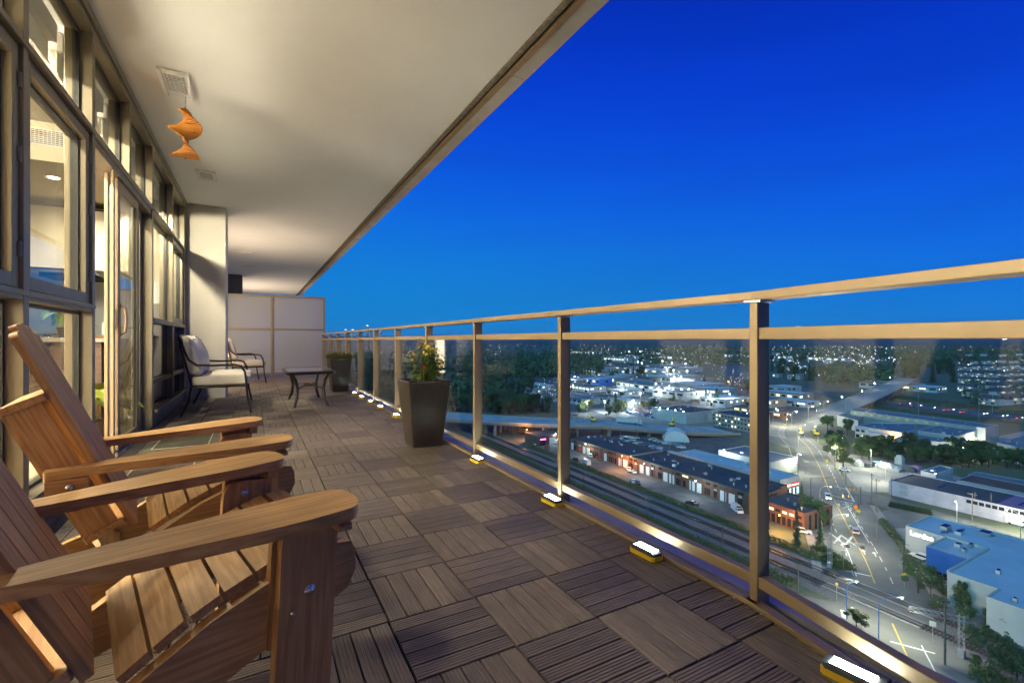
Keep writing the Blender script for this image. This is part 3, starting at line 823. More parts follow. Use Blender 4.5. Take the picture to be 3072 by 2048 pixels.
MB().box(-4.6, 8.02, 0.901, -1.12, Y_B-0.003, 0.932).build('worktop', M['stone'], kb, bevel=0.003)
isl = thing('kitchen_island', 'dark walnut kitchen island with a pale stone top', 'island', (-2.2, 6.4, 0), world=True)
x = -3.5
k = 0
while x < -1.33:
    o_ = MB().box(x+0.002, 5.98, -0.012, min(x+0.45, -1.32)-0.002, 6.0, 0.893).build('panel', M['island'], isl, bevel=0.002); x += 0.45
MB().box(-3.5, 6.001, -0.012, -1.32, 6.85, 0.893).build('carcass', M['island'], isl)
MB().box(-3.54, 5.93, 0.894, -1.28, 6.90, 0.936).build('worktop', M['stone'], isl, bevel=0.004)
ck = thing('gas_cooktop', 'steel gas cooktop with black knobs on the island', 'cooktop', (-2.0, 6.4, 0.936), world=True)
MB().box(-2.35, 6.15, 0.9365, -1.72, 6.70, 0.948).build('plate', M['steel'], ck, bevel=0.003)
for k in range(5):
    MB().lathe([(0.018, 0), (0.018, 0.016), (0.014, 0.022)], (-2.26+0.11*k, 6.20, 0.9483), 12).build('knob', M['steel'], ck, smooth=True)
for (bx, by) in ((-2.2, 6.5), (-1.88, 6.5), (-2.04, 6.38)):
    MB().lathe([(0.05, 0), (0.05, 0.01), (0.03, 0.02)], (bx, by, 0.9483), 14).build('burner', M['black'], ck)
    for a in range(4):
        d = Vector((math.cos(a*R(90)+.4), math.sin(a*R(90)+.4), 0))
        MB().beam(Vector((bx,by,0.975))+d*0.02, Vector((bx,by,0.975))+d*0.11, 0.008, 0.01).build('grate_bar', M['black'], ck)
jr = thing('glass_jar', 'small jar with a plant sprig on the island beside the cooktop', 'jar', (-2.52, 6.2, 0.9365))
MB().lathe([(0.035,0),(0.045,0.02),(0.045,0.07),(0.03,0.09)], (0,0,0), 14).build('bowl', M['splash'], jr, smooth=True)
tr_ = thing('serving_tray', 'amber wooden tray with a carved back standing on the island', 'tray', (-1.50, 6.35, 0.9365))
MB().box(-0.16,-0.1,0,0.16,0.1,0.03).build('base', M['cedar'], tr_, bevel=0.004)
MB().box(0.12,-0.1,0.031,0.15,0.1,0.16).build('back', M['white_plastic'], tr_, bevel=0.004)

def leafy(name, label, loc, n, spread, height, leaf_l, leaf_w, mat, pot=None, arch=0.6, cat='plant', seed=1, folds=True):
    """a plant of n single leaves on stalks; each leaf is a blade with a midrib fold"""
    rnd_ = random.Random(seed)
    t = thing(name, label, cat, loc)
    if pot:
        MB().lathe(pot, (0,0,0), 18).build('pot', M['pot'] if 'pot' in M else M['black'], t, smooth=True)
        z0 = pot[-1][1]
    else: z0 = 0.0
    for k in range(n):
        a = rnd_.uniform(0, 2*math.pi); rr = spread*math.sqrt(rnd_.random()); h = z0 + height*rnd_.uniform(0.45, 1.0)
        tip = Vector((math.cos(a)*rr, math.sin(a)*rr, h))
        st = MB().tube([(0,0,z0-0.02), (tip.x*0.35, tip.y*0.35, z0+(h-z0)*0.7), tuple(tip)], [0.004,0.003,0.002], 5)
        d = Vector((math.cos(a), math.sin(a), -arch*rnd_.uniform(0.2,1.2))).normalized()
        sd = Vector((-math.sin(a), math.cos(a), 0)); up = sd.cross(d)
        if up.z < 0: up = -up
        L_ = leaf_l*rnd_.uniform(0.75,1.15); W_ = leaf_w*rnd_.uniform(0.8,1.15)
        mb = MB(); N_ = 7
        vs = []
        for q in range(N_+1):
            f = q/N_; w = W_*math.sin(math.pi*min(0.999, f**0.75*0.98+0.01))
            c = tip + d*(L_*f) - Vector((0,0,1))*(0.35*L_*f*f)
            vs += [c + sd*w/2 + up*0.18*w, c, c - sd*w/2 + up*0.18*w]
        fs = []
        for q in range(N_):
            fs += [(q*3, q*3+1, q*3+4, q*3+3), (q*3+1, q*3+2, q*3+5, q*3+4)]
        mb.add(vs, fs)
        lf = mb.build('leaf', mat, t, origin=(0,0,0), smooth=True)
        st.build('stalk', M['stalk'], lf, origin=(0,0,0))
    return t
M['pot'] = mk('dark_planter_glaze', (0.05,0.04,0.035), 0.4)
M['lime'] = mk('striped_lime_leaf', (0.42, 0.52, 0.05), 0.4, var=(14, 0.35), stretch=(1, 6, 1))
leafy('prayer_plant', 'big lime green striped-leaf plant on the floor just inside the open door', (-1.30, 5.68, -0.012), 9, 0.13, 0.36, 0.24, 0.20, M['lime'], [(0.07,0),(0.10,0.18)], 0.5, 'plant', 3)
leafy('kitchen_plant', 'trailing green houseplant on the island seen through the open door', (-1.62, 6.12, 0.937), 26, 0.12, 0.26, 0.13, 0.07, M['leaf'], [(0.05,0),(0.07,0.10)], 0.9, 'plant', 5)
leafy('sill_plant', 'small green sprig plant inside the far fixed window', (-1.28, 8.35, 0.933), 20, 0.08, 0.30, 0.07, 0.03, M['leaf_pale'], [(0.04,0),(0.05,0.08)], 0.4, 'plant', 9)

# downlights: what lights the room, and through the glass the balcony
WARM = (1.0, 0.865, 0.69)
M['lamp_warm'] = emis('downlight_lens', (1.0, 0.80, 0.50), 26.0, sample=False)
def downlight(x, y, z, power, label, col=WARM, spot=False):
    t = thing('downlight', label, 'downlight', (x, y, z), group='recessed downlights in the room')
    MB().lathe([(0.062, -0.004), (0.062, 0.0), (0.040, 0.0)], (0,0,0), 20).build('trim_ring', M['white_plastic'], t)
    MB().lathe([(0.045, -0.009), (0.045, -0.0045)], (0,0,0), 20).build('lens', M['lamp_warm'], t)
    ld = bpy.data.lights.new('downlight_bulb', 'SPOT' if spot else 'POINT')
    if spot: ld.spot_size = R(150); ld.spot_blend = 0.6
    ld.energy = power; ld.color = col; ld.shadow_soft_size = 0.05
    lo = bpy.data.objects.new('downlight_bulb', ld); COL.objects.link(lo); lo.parent = t; lo.location = (0,0,-0.10)
    return t
PW = 240
downlight(-1.85, 6.62, 2.6195, 46, 'lit downlight in the kitchen bulkhead seen through the open sash', WARM, True)
downlight(-2.9, 6.62, 2.6195, 46, 'lit downlight in the kitchen bulkhead farther from the windows', WARM, True)
downlight(-1.85, 7.15, 2.6195, 30, 'lit downlight above the kitchen cabinets near the windows', WARM, True)
for (x, y, pw_, lb) in [(-1.75, 4.1, 190, 'lit ceiling downlight near the sliding door'), (-1.75, 2.9, 170, 'lit ceiling downlight behind the near opening sash'),
                        (-3.4, 4.4, 90, 'lit ceiling downlight in the middle of the room'), (-3.4, 2.6, 100, 'lit ceiling downlight deep in the room nearest the camera')]:
    downlight(x, y, ICEIL-0.0005, pw_, lb)
# added spot under the bulkhead, aimed through the far windows to brighten the pier
ts = thing('fill_spot', 'added ceiling spot aimed through the far windows to brighten the pier', 'added spot lamp', (-1.31, 7.15, 2.6195))
MB().lathe([(0.03,-0.05),(0.03,0.0)], (0,0,0), 12).build('base', M['white_plastic'], ts)
aim = (Vector((-0.66, 8.79, 1.0)) - Vector((-1.31, 7.15, 2.53))).normalized()
MB().tube([Vector((0,0,-0.09))-aim*0.05, Vector((0,0,-0.09))+aim*0.05], 0.032, 12).build('head', M['white_plastic'], ts, origin=(0,0,0))
ld = bpy.data.lights.new('fill_spot_bulb', 'SPOT'); ld.energy = 300; ld.color = WARM; ld.spot_size = R(112); ld.spot_blend = 0.15; ld.shadow_soft_size = 0.04
lo = bpy.data.objects.new('fill_spot_bulb', ld); COL.objects.link(lo); lo.parent = ts; lo.location = Vector((0,0,-0.09))+aim*0.06
lo.rotation_euler = aim.to_track_quat('-Z','Y').to_euler()

# unseen lanterns added in the room to brighten the balcony and its ceiling
def lantern(x, y, z, power, label):
    t = thing('fill_lantern', label, 'lamp', (x, y, -0.012))
    MB().lathe([(0.14,0),(0.14,0.02),(0.012,0.03),(0.012,z-0.30)], (0,0,0), 16).build('stand', M['iron'], t, smooth=True)
    m_ = bpy.data.materials.get('fill_lantern_paper') or emis('fill_lantern_paper', (1.0, 0.84, 0.62), 3.0, False)
    MB().lathe([(0.02,-0.30),(0.16,-0.26),(0.26,-0.16),(0.30,0),(0.26,0.16),(0.16,0.26),(0.02,0.30)], (0,0,z), 20).build('shade', m_, t, origin=(0,0,0), smooth=True)
    ld = bpy.data.lights.new('fill_lantern_bulb', 'POINT'); ld.energy = power; ld.color = WARM; ld.shadow_soft_size = 0.32
    lo = bpy.data.objects.new('fill_lantern_bulb', ld); COL.objects.link(lo); lo.parent = t; lo.location = (0,0,z)
lantern(-3.0, 1.9, 1.35, 2700, 'added unseen lantern in the living end of the room, lights the balcony ceiling')
lantern(-3.4, 3.3, 1.15, 2900, 'added unseen lantern in the middle of the room, lights the balcony ceiling')
lantern(-3.9, 4.3, 1.25, 1300, 'added unseen lantern beside the light-blocking wall, lights the balcony ceiling')
pw_ = MB().box(X_BACK+0.001, 4.86, -0.012, -1.95, 4.98, ICEIL-0.001).build('light_block_wall', M['iwall']); tag(pw_, 'added unseen cream wall that keeps lantern light out of the kitchen', None, kind='structure')  # unseen wall added to shade the kitchen from the lanterns
# ================================================================== FURNITURE
def board(nm, parent, c, xdir, ndir, L_, W_, T_, mat=None, outline=None, bev=0.004):
    """a wooden board as an object of its own: local X runs along it, local Z is its face normal"""
    xd = Vector(xdir).normalized(); nd = Vector(ndir).normalized()
    yd = nd.cross(xd).normalized(); nd = xd.cross(yd)
    if outline is None: outline = [(-L_/2,-W_/2),(L_/2,-W_/2),(L_/2,W_/2),(-L_/2,W_/2)]
    me = MB().prism(outline, -T_/2, T_/2).mesh(nm, mat or M['cedar'], bevel=bev)
    o = link(nm, me, parent)
    o.matrix_local = Matrix.Translation(Vector(c)) @ Matrix((xd, yd, nd)).transposed().to_4x4()
    return o
def rounded(pts, r, n=5):
    """round the corners of a polygon"""
    out = []; m_ = len(pts)
    for i in range(m_):
        p = Vector((*pts[i],0)); a = Vector((*pts[i-1],0)); b = Vector((*pts[(i+1)%m_],0))
        rr = r[i] if isinstance(r, (list,tuple)) else r
        if rr <= 0: out.append((p.x,p.y)); continue
        u = (a-p); v = (b-p); q = min(rr, u.length*0.48, v.length*0.48)
        p0 = p + u.normalized()*q; p1 = p + v.normalized()*q
        for k in range(n+1):
            t = k/n; s_ = (1-t)**2*p0 + 2*t*(1-t)*p + t*t*p1
            out.append((s_.x, s_.y))
    return out
def bolt(par, p, n, r=0.011):
    p = Vector(p); n = Vector(n)
    pts = [p, p+n*0.002, p+n*0.0055, p+n*0.008]
    return MB().tube(pts, [r, r*0.98, r*0.7, r*0.2], 12).build('bolt', M['steel'], par, origin=(0,0,0), smooth=True)
def adirondack(label, loc, deg):
    t = thing('adirondack_chair', label, 'chair', loc, R(deg), group='cedar adirondack chairs')
    ZF, ZB = 0.553, 0.530
    TA = 0.026
    # back: slats, from the lower front to the upper back
    b0 = Vector((-0.440, 0, 0.318)); b1 = Vector((-0.725, 0, 0.958))
    bd = (b1-b0).normalized(); bn = Vector((bd.z, 0, -bd.x))       # bn points forward and up
    NS = 5; wid = 0.425; sw = wid/NS
    for k in range(NS):
        y = -wid/2 + sw*(k+0.5)
        top = 0.0 + 0.042*(1-(2*y/wid)**2)
        L_ = (b1-b0).length + top - 0.03
        c = b0 + bd*(L_/2) + Vector((0,y,0)) - bn*0.010
        hl = L_/2; hw = (sw-0.006)/2
        rt = [0, 0.03 if k == NS-1 else 0.008, 0.03 if k == 0 else 0.008, 0]
        o_ = rounded([(-hl,-hw),(hl-(0.012 if y > 0.1 else 0),-hw),(hl-(0.012 if y < -0.1 else 0),hw),(-hl,hw)], [0.003,0.02,0.02,0.003])
        board('back_slat', t, c, bd, bn, L_, sw, 0.020, outline=o_, bev=0.003)
    # cross braces behind the slats and the side plates between them
    for f, nm in ((0.685, 'upper_brace'), (0.045, 'lower_brace')):
        p = b0 + bd*((b1-b0).length*f)
        board(nm, t, p - bn*0.074, (0,1,0), bd, 0.44, 0.106, 0.022)
    L1 = (b1-b0).length
    for sy in (-1, 1):
        p = b0 + bd*(L1*0.365)
        board('back_plate', t, p + Vector((0, sy*0.202, 0)) - bn*0.082, bd, (0, sy, 0), L1*0.64-0.024, 0.090, 0.024)
    for sy in (-1, 1):
        # arm, wide paddle in front, narrow behind, splayed outwards
        yF, yB = 0.268*sy, 0.222*sy
        pF = Vector((0.012, yF, ZF-TA/2)); pB = Vector((-0.655, yB, ZB-TA/2))
        d = (pF-pB); L_ = d.length; c = (pF+pB)/2
        hl = L_/2
        wo = 0.092; wi = 0.082       # half widths outer / inner at the front
        if sy > 0: wl_, wr_ = -wi, wo
        else: wl_, wr_ = -wo, wi
        out = [(hl-0.020, wl_*0.9), (hl, wl_*0.35), (hl, wr_*0.35), (hl-0.020, wr_*0.9), (hl-0.15, wr_), (-hl+0.10, 0.036), (-hl, 0.032), (-hl, -0.032), (-hl+0.10, -0.036), (hl-0.15, wl_)]
        out = list(reversed(out))
        yd = Vector((0,0,1)).cross(d.normalized())
        out = rounded(out, [0.15,0.02,0.012,0.012,0.02,0.15,0.05,0.04,0.04,0.05], 6)
        board('arm', t, c, d, (0,0,1), L_, 0.15, TA, outline=out, bev=0.006)
        # front leg, plate and bracket under the arm
        yl = 0.262*sy
        ang = R(3.0)
        legd = Vector((math.sin(ang), 0, math.cos(ang)))
        lc = Vector((-0.100, yl, 0.262))
        board('front_leg', t, lc, legd, (0, sy, 0), 0.525, 0.118, 0.034, bev=0.004)
        bolt(t, Vector((-0.092, yl + sy*0.0175, 0.372)), (0, sy, 0), 0.012)
        if sy < 0: bolt(t, Vector((-0.128, yl + sy*0.0172, 0.335)), (0, sy, 0), 0.006)
        pl = rounded([(-0.17,-0.062),(0.080,-0.062),(0.080,0.062),(-0.17,0.062)], [0.004,0.05,0.03,0.004], 5)
        board('arm_plate', t, (-0.098, yl - sy*0.032, 0.420), legd, (0, sy, 0), 0.25, 0.12, 0.028, outline=pl)
        bolt(t, Vector((-0.105, yl - sy*0.0462, 0.465)), (0, -sy, 0), 0.012)
        br = rounded([(-0.075,-0.016),(0.085,-0.016),(0.075,0.016),(-0.06,0.016)], 0.006, 3)
        board('arm_bracket', t, (-0.030, yl+sy*0.000, ZF-TA-0.017), (0,sy,0.0), (1,0,0), 0.12, 0.03, 0.030, outline=[(-0.062,-0.015),(0.062,0.002),(0.062,0.015),(-0.062,0.015)], bev=0.003)
        # arm block at the back plate
        board('arm_block', t, (-0.605, sy*0.236, ZB-TA-0.026), (1,0,0), (0,sy,0), 0.095, 0.050, 0.044, outline=rounded([(-0.0475,-0.025),(0.0475,-0.025),(0.0475,0.025),(-0.0475,0.025)], [0.012,0.003,0.003,0.004], 4), bev=0.003)
        bolt(t, Vector((-0.600, sy*0.2585, ZB-TA-0.026)), (0, sy, 0), 0.011)
        # seat stringer: a long curved board running back and down to the deck
        top = [(0.030,0.405),(0.020,0.432),(-0.03,0.440),(-0.10,0.418),(-0.18,0.388),(-0.27,0.352),(-0.36,0.300),(-0.46,0.240),(-0.58,0.190),(-0.70,0.150),(-0.80,0.120),(-0.90,0.010)]
        bot = [(-0.83,0.000),(-0.72,0.030),(-0.64,0.085),(-0.52,0.105),(-0.40,0.150),(-0.28,0.205),(-0.15,0.265),(-0.03,0.305),(0.012,0.325),(0.032,0.365)]
        poly = top + bot
        ox, oz = -0.40, 0.22
        out = [(p[0]-ox, p[1]-oz) for p in poly]
        if sy < 0: xd, nd = Vector((1,0,0)), Vector((0,-1,0))
        else: xd, nd = Vector((1,0,0)), Vector((0,-1,0))
        a_ = sum(out[i][0]*out[(i+1)%len(out)][1]-out[(i+1)%len(out)][0]*out[i][1] for i in range(len(out)))
        if a_ < 0: out = list(reversed(out))
        board('seat_rail', t, (ox, sy*0.222, oz), xd, nd, 1, 1, 0.032, outline=out, bev=0.004)
    # seat slats follow the curve of the rails
    path = [(0.005,0.437),(-0.055,0.436),(-0.115,0.417),(-0.175,0.394),(-0.235,0.371),(-0.295,0.344),(-0.352,0.309),(-0.405,0.275)]
    for k in range(len(path)-1):
        (xa, za), (xb, zb) = path[k], path[k+1]
        d = Vector((xa-xb, 0, za-zb)); n = Vector((-d.z, 0, d.x)).normalized()
        c = Vector(((xa+xb)/2, 0, (za+zb)/2)) + n*0.010
        board('seat_slat', t, c, (0,1,0), n, 0.410, d.length-0.007, 0.018, bev=0.003)
    board('front_apron', t, (0.016, 0, 0.372), (0,1,0), (1,0,0), 0.410, 0.075, 0.018)
    # rear cross board with a scooped edge between the rails
    sc = [(-0.205,-0.075)] + [(-0.205,0.055)] + [(-0.205+0.41*q/10, 0.055-0.075*math.sin(math.pi*q/10)) for q in range(1,10)] + [(0.205,0.055),(0.205,-0.075)]
    sc = list(reversed(sc))
    board('rear_brace', t, (-0.560, 0, 0.195), (0,1,0), Vector((0.45,0,0.9)), 0.41, 0.14, 0.020, outline=sc, bev=0.003)
    return t
adirondack('cedar adirondack chair in the very front, cut by the picture edge', (0.126, 1.40, 0.0), 14.0)
adirondack('cedar adirondack chair just behind the front one, by the glass wall', (0.061, 2.21, 0.0), 10.5)

# --- planters ---------------------------------------------------------------------------------------------
def wicker_mat(name='woven_resin_wicker'):
    m, nt, N, L, out = nodes_of(name)
    b = N.new('ShaderNodeBsdfPrincipled'); L.new(b.outputs[0], out.inputs[0])
    b.inputs['Base Color'].default_value = (0.052, 0.040, 0.032, 1); b.inputs['Roughness'].default_value = 0.30
    return m
M['wicker'] = wicker_mat()
def planter(label, loc, bw, tw, h, rz=0.0, rows=38, cols=12):
    t = thing('planter', label, 'planter', loc, R(rz), group='tall wicker planters by the railing')
    mb = MB()
    mb.add([(-bw/2,-bw/2,0.004),(bw/2,-bw/2,0.004),(bw/2,bw/2,0.004),(-bw/2,bw/2,0.004)] + [(sx*tw/2*0.985, sy*tw/2*0.985, h) for sx,sy in ((-1,-1),(1,-1),(1,1),(-1,1))] + [(sx*(tw/2-0.025), sy*(tw/2-0.025), h) for sx,sy in ((-1,-1),(1,-1),(1,1),(-1,1))] + [(sx*(tw/2-0.03), sy*(tw/2-0.03), h-0.08) for sx,sy in ((-1,-1),(1,-1),(1,1),(-1,1))],
           [(3,2,1,0)] + [(i,(i+1)%4,(i+1)%4+4,i+4) for i in range(4)] + [(i+4,(i+1)%4+4,(i+1)%4+8,i+8) for i in range(4)] + [(i+8,(i+1)%4+8,(i+1)%4+12,i+12) for i in range(4)])
    mb.build('shell', M['wicker'], t, origin=(0,0,0))
    # the weave: every strand end stands proud of the shell, offset row by row
    for side in range(4):
        wv = MB()
        rot = Matrix.Rotation(R(90*side), 3, 'Z')
        for r_ in range(rows):
            f0, f1 = (r_+0.08)/rows, (r_+0.92)/rows
            for c_ in range(cols):
                sh = 0.5 if r_ % 2 else 0.0
                a0, a1 = (c_+0.06+sh)/(cols+0.5), (c_+0.94+sh)/(cols+0.5)
                q = []
                for (a, f) in ((a0,f0),(a1,f0),(a1,f1),(a0,f1)):
                    hw = (bw + (tw-bw)*f)/2
                    q.append(Vector((-hw + 2*hw*a, -hw, 0.004 + f*(h-0.012))))
                mid = [(q[0]+q[3])/2, (q[1]+q[2])/2]
                cen = (mid[0]+mid[1])/2
                up = Vector((0,-0.006,0))
                vs = [q[0],q[1],q[2],q[3], cen+up+(q[0]-cen)*0.55, cen+up+(q[1]-cen)*0.55, cen+up+(q[2]-cen)*0.55, cen+up+(q[3]-cen)*0.55]
                wv.add([rot @ v for v in vs], [(4,5,6,7),(0,1,5,4),(1,2,6,5),(2,3,7,6),(3,0,4,7)])
        w_ = wv.build('weave_panel', M['wicker'], t, origin=(0,0,0)); w_['kind'] = 'stuff'
    MB().box(-tw/2+0.027,-tw/2+0.027,h-0.06,tw/2-0.027,tw/2-0.027,h-0.035).build('soil', M['soil'], t, origin=(0,0,0))
    r_ = MB()
    for (a,b,c,d) in ((-1,-1,1,-1),(1,-1,1,1),(1,1,-1,1),(-1,1,-1,-1)):
        r_.tube([(a*(tw/2-0.008), b*(tw/2-0.008), h+0.001), (c*(tw/2-0.008), d*(tw/2-0.008), h+0.001)], 0.010, 8)
    r_.build('rim', M['wicker'], t, origin=(0,0,0), smooth=True)
    return t
planter('tall dark wicker planter in the open holding the yellow snapdragons', (1.300, 3.985, 0.0), 0.25, 0.37, 0.560)
planter('tall dark wicker planter with low green herbs, far down by the railing', (1.325, 8.86, 0.0), 0.25, 0.36, 0.575, 2)

def leaf_blade(mb, p, d, L_, W_, droop=0.3, mi=0, n=4):
    d = Vector(d).normalized(); p = Vector(p)
    sd = d.cross(Vector((0,0,1)))
    if sd.length < 1e-3: sd = Vector((1,0,0))
    sd.normalize(); up = sd.cross(d)
    vs = []
    for q in range(n+1):
        f = q/n; w = W_*math.sin(math.pi*(0.06+0.92*f))
        c = p + d*(L_*f) - Vector((0,0,1))*(droop*L_*f*f)
        vs += [c + sd*w/2 + up*0.12*w, c, c - sd*w/2 + up*0.12*w]
    fs = []
    for q in range(n):
        fs += [(q*3, q*3+1, q*3+4, q*3+3), (q*3+1, q*3+2, q*3+5, q*3+4)]
    mb.add(vs, fs, mi)
rs = random.Random(21)
sn = thing('snapdragon_plant', 'bushy snapdragon plant with yellow flower heads in the near wicker planter', 'plant', (1.30, 3.985, 0.52))
fol = MB(); stems = MB()
heads = [(-0.015,0.02,0.37),(0.085,-0.01,0.335),(0.02,-0.03,0.305),(-0.105,0.0,0.27),(0.125,0.03,0.275),(0.165,0.0,0.225),(0.14,-0.02,0.195),(0.04,0.06,0.33)]
for (hx, hy, hz) in heads:
    base = Vector((hx*0.25, hy*0.3, 0.0)); tip = Vector((hx, hy, hz))
    mid = (base+tip)/2 + Vector((hx*0.15, 0, 0.02))
    stems.tube([base, mid, tip], [0.0035,0.003,0.002], 6)
    for k in range(95):
        f = rs.uniform(0.10, 0.92); p = base*(1-f)**2 + mid*2*f*(1-f) + tip*f*f
        a = rs.uniform(0, 2*math.pi)
        leaf_blade(fol, p, (math.cos(a), math.sin(a), rs.uniform(-0.1, 0.7)), rs.uniform(0.045,0.090), rs.uniform(0.015,0.025), rs.uniform(0.1,0.7), n=3)
for k in range(60):
    a = rs.uniform(0, 2*math.pi); r_ = rs.uniform(0.02,0.10)
    leaf_blade(fol, (r_*math.cos(a), r_*math.sin(a), rs.uniform(0.02,0.12)), (math.cos(a), math.sin(a), rs.uniform(-0.2,0.5)), rs.uniform(0.05,0.085), 0.02, 0.6, n=3)
fol.build('foliage', M['leaf'], sn, origin=(0,0,0), smooth=True); stems.build('stems', M['stalk'], sn, origin=(0,0,0), smooth=True)
for (hx, hy, hz) in heads:
    fb = MB()
    for k in range(22):
        a = rs.uniform(0,2*math.pi); z = rs.uniform(-0.040,0.040); r_ = 0.030*(1-abs(z)/0.062)
        p = Vector((hx+math.cos(a)*r_, hy+math.sin(a)*r_, hz+z))
        for q in range(2):
            leaf_blade(fb, p, (math.cos(a+rs.uniform(-.7,.7)), math.sin(a+rs.uniform(-.7,.7)), rs.uniform(-0.5,0.9)), rs.uniform(0.018,0.028), 0.024, 0.4, n=2)
    fb.build('flower_head', M['petal'], sn, origin=(0,0,0), smooth=True)
MB().tube([(-0.02,-0.06,0),(-0.015,-0.06,0.17)], 0.004, 6).build('cane', M['stalk'], sn, origin=(0,0,0))
MB().tube([(-0.045,-0.06,0),(-0.040,-0.06,0.16)], 0.003, 6).build('cane', M['stalk'], sn, origin=(0,0,0))
MB().box(-0.03,-0.066,0.15,0.0,-0.062,0.172).build('plant_tag', M['red'], sn, origin=(0,0,0))
lt = MB()
for k in range(26):
    a = rs.uniform(0,2*math.pi); leaf_blade(lt, (rs.uniform(-.13,.13), rs.uniform(-.13,.13), 0.008), (math.cos(a), math.sin(a), 0.3), 0.04, 0.018, 0.3, n=2)
lt.build('leaf_litter', M['stalk'], sn, origin=(0,0,0))
hb = thing('herb_bush', 'low rounded green herb bush filling the far wicker planter', 'plant', (1.325, 8.86, 0.535))
hm = MB(); hs_ = MB()
for k in range(420):
    x, y = rs.uniform(-.155,.155), rs.uniform(-.155,.155)
    hgt = (0.19 - 2.2*(x*x+y*y)) * rs.uniform(0.6,1.1)
    lean = Vector((x*0.5+rs.uniform(-.02,.02), y*0.5+rs.uniform(-.02,.02), hgt))
    hs_.tube([(x,y,0),(x+lean.x*.4,y+lean.y*.4,hgt*.6),(x+lean.x,y+lean.y,hgt)], 0.0012, 3, cap=False)
    for q in range(7):
        f = rs.uniform(0.3,1.0); a = rs.uniform(0,6.28)
        leaf_blade(hm, (x+lean.x*f, y+lean.y*f, hgt*f), (math.cos(a), math.sin(a), rs.uniform(0.1,0.9)), rs.uniform(0.024,0.042), 0.012, 0.2, n=2)
hm.build('foliage', M['leaf_pale'], hb, origin=(0,0,0)); hs_.build('stems', M['stalk'], hb, origin=(0,0,0))

# --- loveseats ------------------------------------------------------------------------------------------------
def pillow_box(x0, y0, z0, x1, y1, z1, puff, nx=8, ny=8, nz=4):
    """a soft box: faces bulge, corners pinch"""
    mb = MB()
    def P(u, v, w):
        cx, cy_, cz = (x0+x1)/2, (y0+y1)/2, (z0+z1)/2
        hx, hy, hz = (x1-x0)/2, (y1-y0)/2, (z1-z0)/2
        bx = (1-v*v)*(1-w*w); by = (1-u*u)*(1-w*w); bz = (1-u*u)*(1-v*v)
        k = 0.93 + 0.07*max(1-abs(u)**6, 0)*max(1-abs(v)**6, 0)
        return (cx + u*(hx*0.985 + puff[0]*bx), cy_ + v*(hy*0.985 + puff[1]*by), cz + w*(hz*(0.80 + 0.2*max(0,1-abs(u)**5)*max(0,1-abs(v)**5)) + puff[2]*bz))
    def face(f, na, nb, flip):
        vs = [f(-1+2*i/na, -1+2*j/nb) for j in range(nb+1) for i in range(na+1)]
        fs = []
        for j in range(nb):
            for i in range(na):
                q = (j*(na+1)+i, j*(na+1)+i+1, (j+1)*(na+1)+i+1, (j+1)*(na+1)+i)
                fs.append(tuple(reversed(q)) if flip else q)
        mb.add(vs, fs)
    face(lambda a,b: P(a,b,1), nx, ny, False); face(lambda a,b: P(a,b,-1), nx, ny, True)
    face(lambda a,b: P(a,-1,b), nx, nz, False); face(lambda a,b: P(a,1,b), nx, nz, True)
    face(lambda a,b: P(1,a,b), ny, nz, False); face(lambda a,b: P(-1,a,b), ny, nz, True)
    return mb
def soft(mb, nm, parent, mat, rotx=None, about=None):
    me = mb.mesh(nm, mat)
    bm = bmesh.new(); bm.from_mesh(me); bmesh.ops.remove_doubles(bm, verts=bm.verts, dist=0.0005); bm.to_mesh(me); bm.free()
    me.polygons.foreach_set('use_smooth', [True]*len(me.polygons))
    o = link(nm, me, parent)
    if about is not None:
        o.location = about
    if rotx is not None: o.rotation_euler = (0, rotx, 0)
    return o
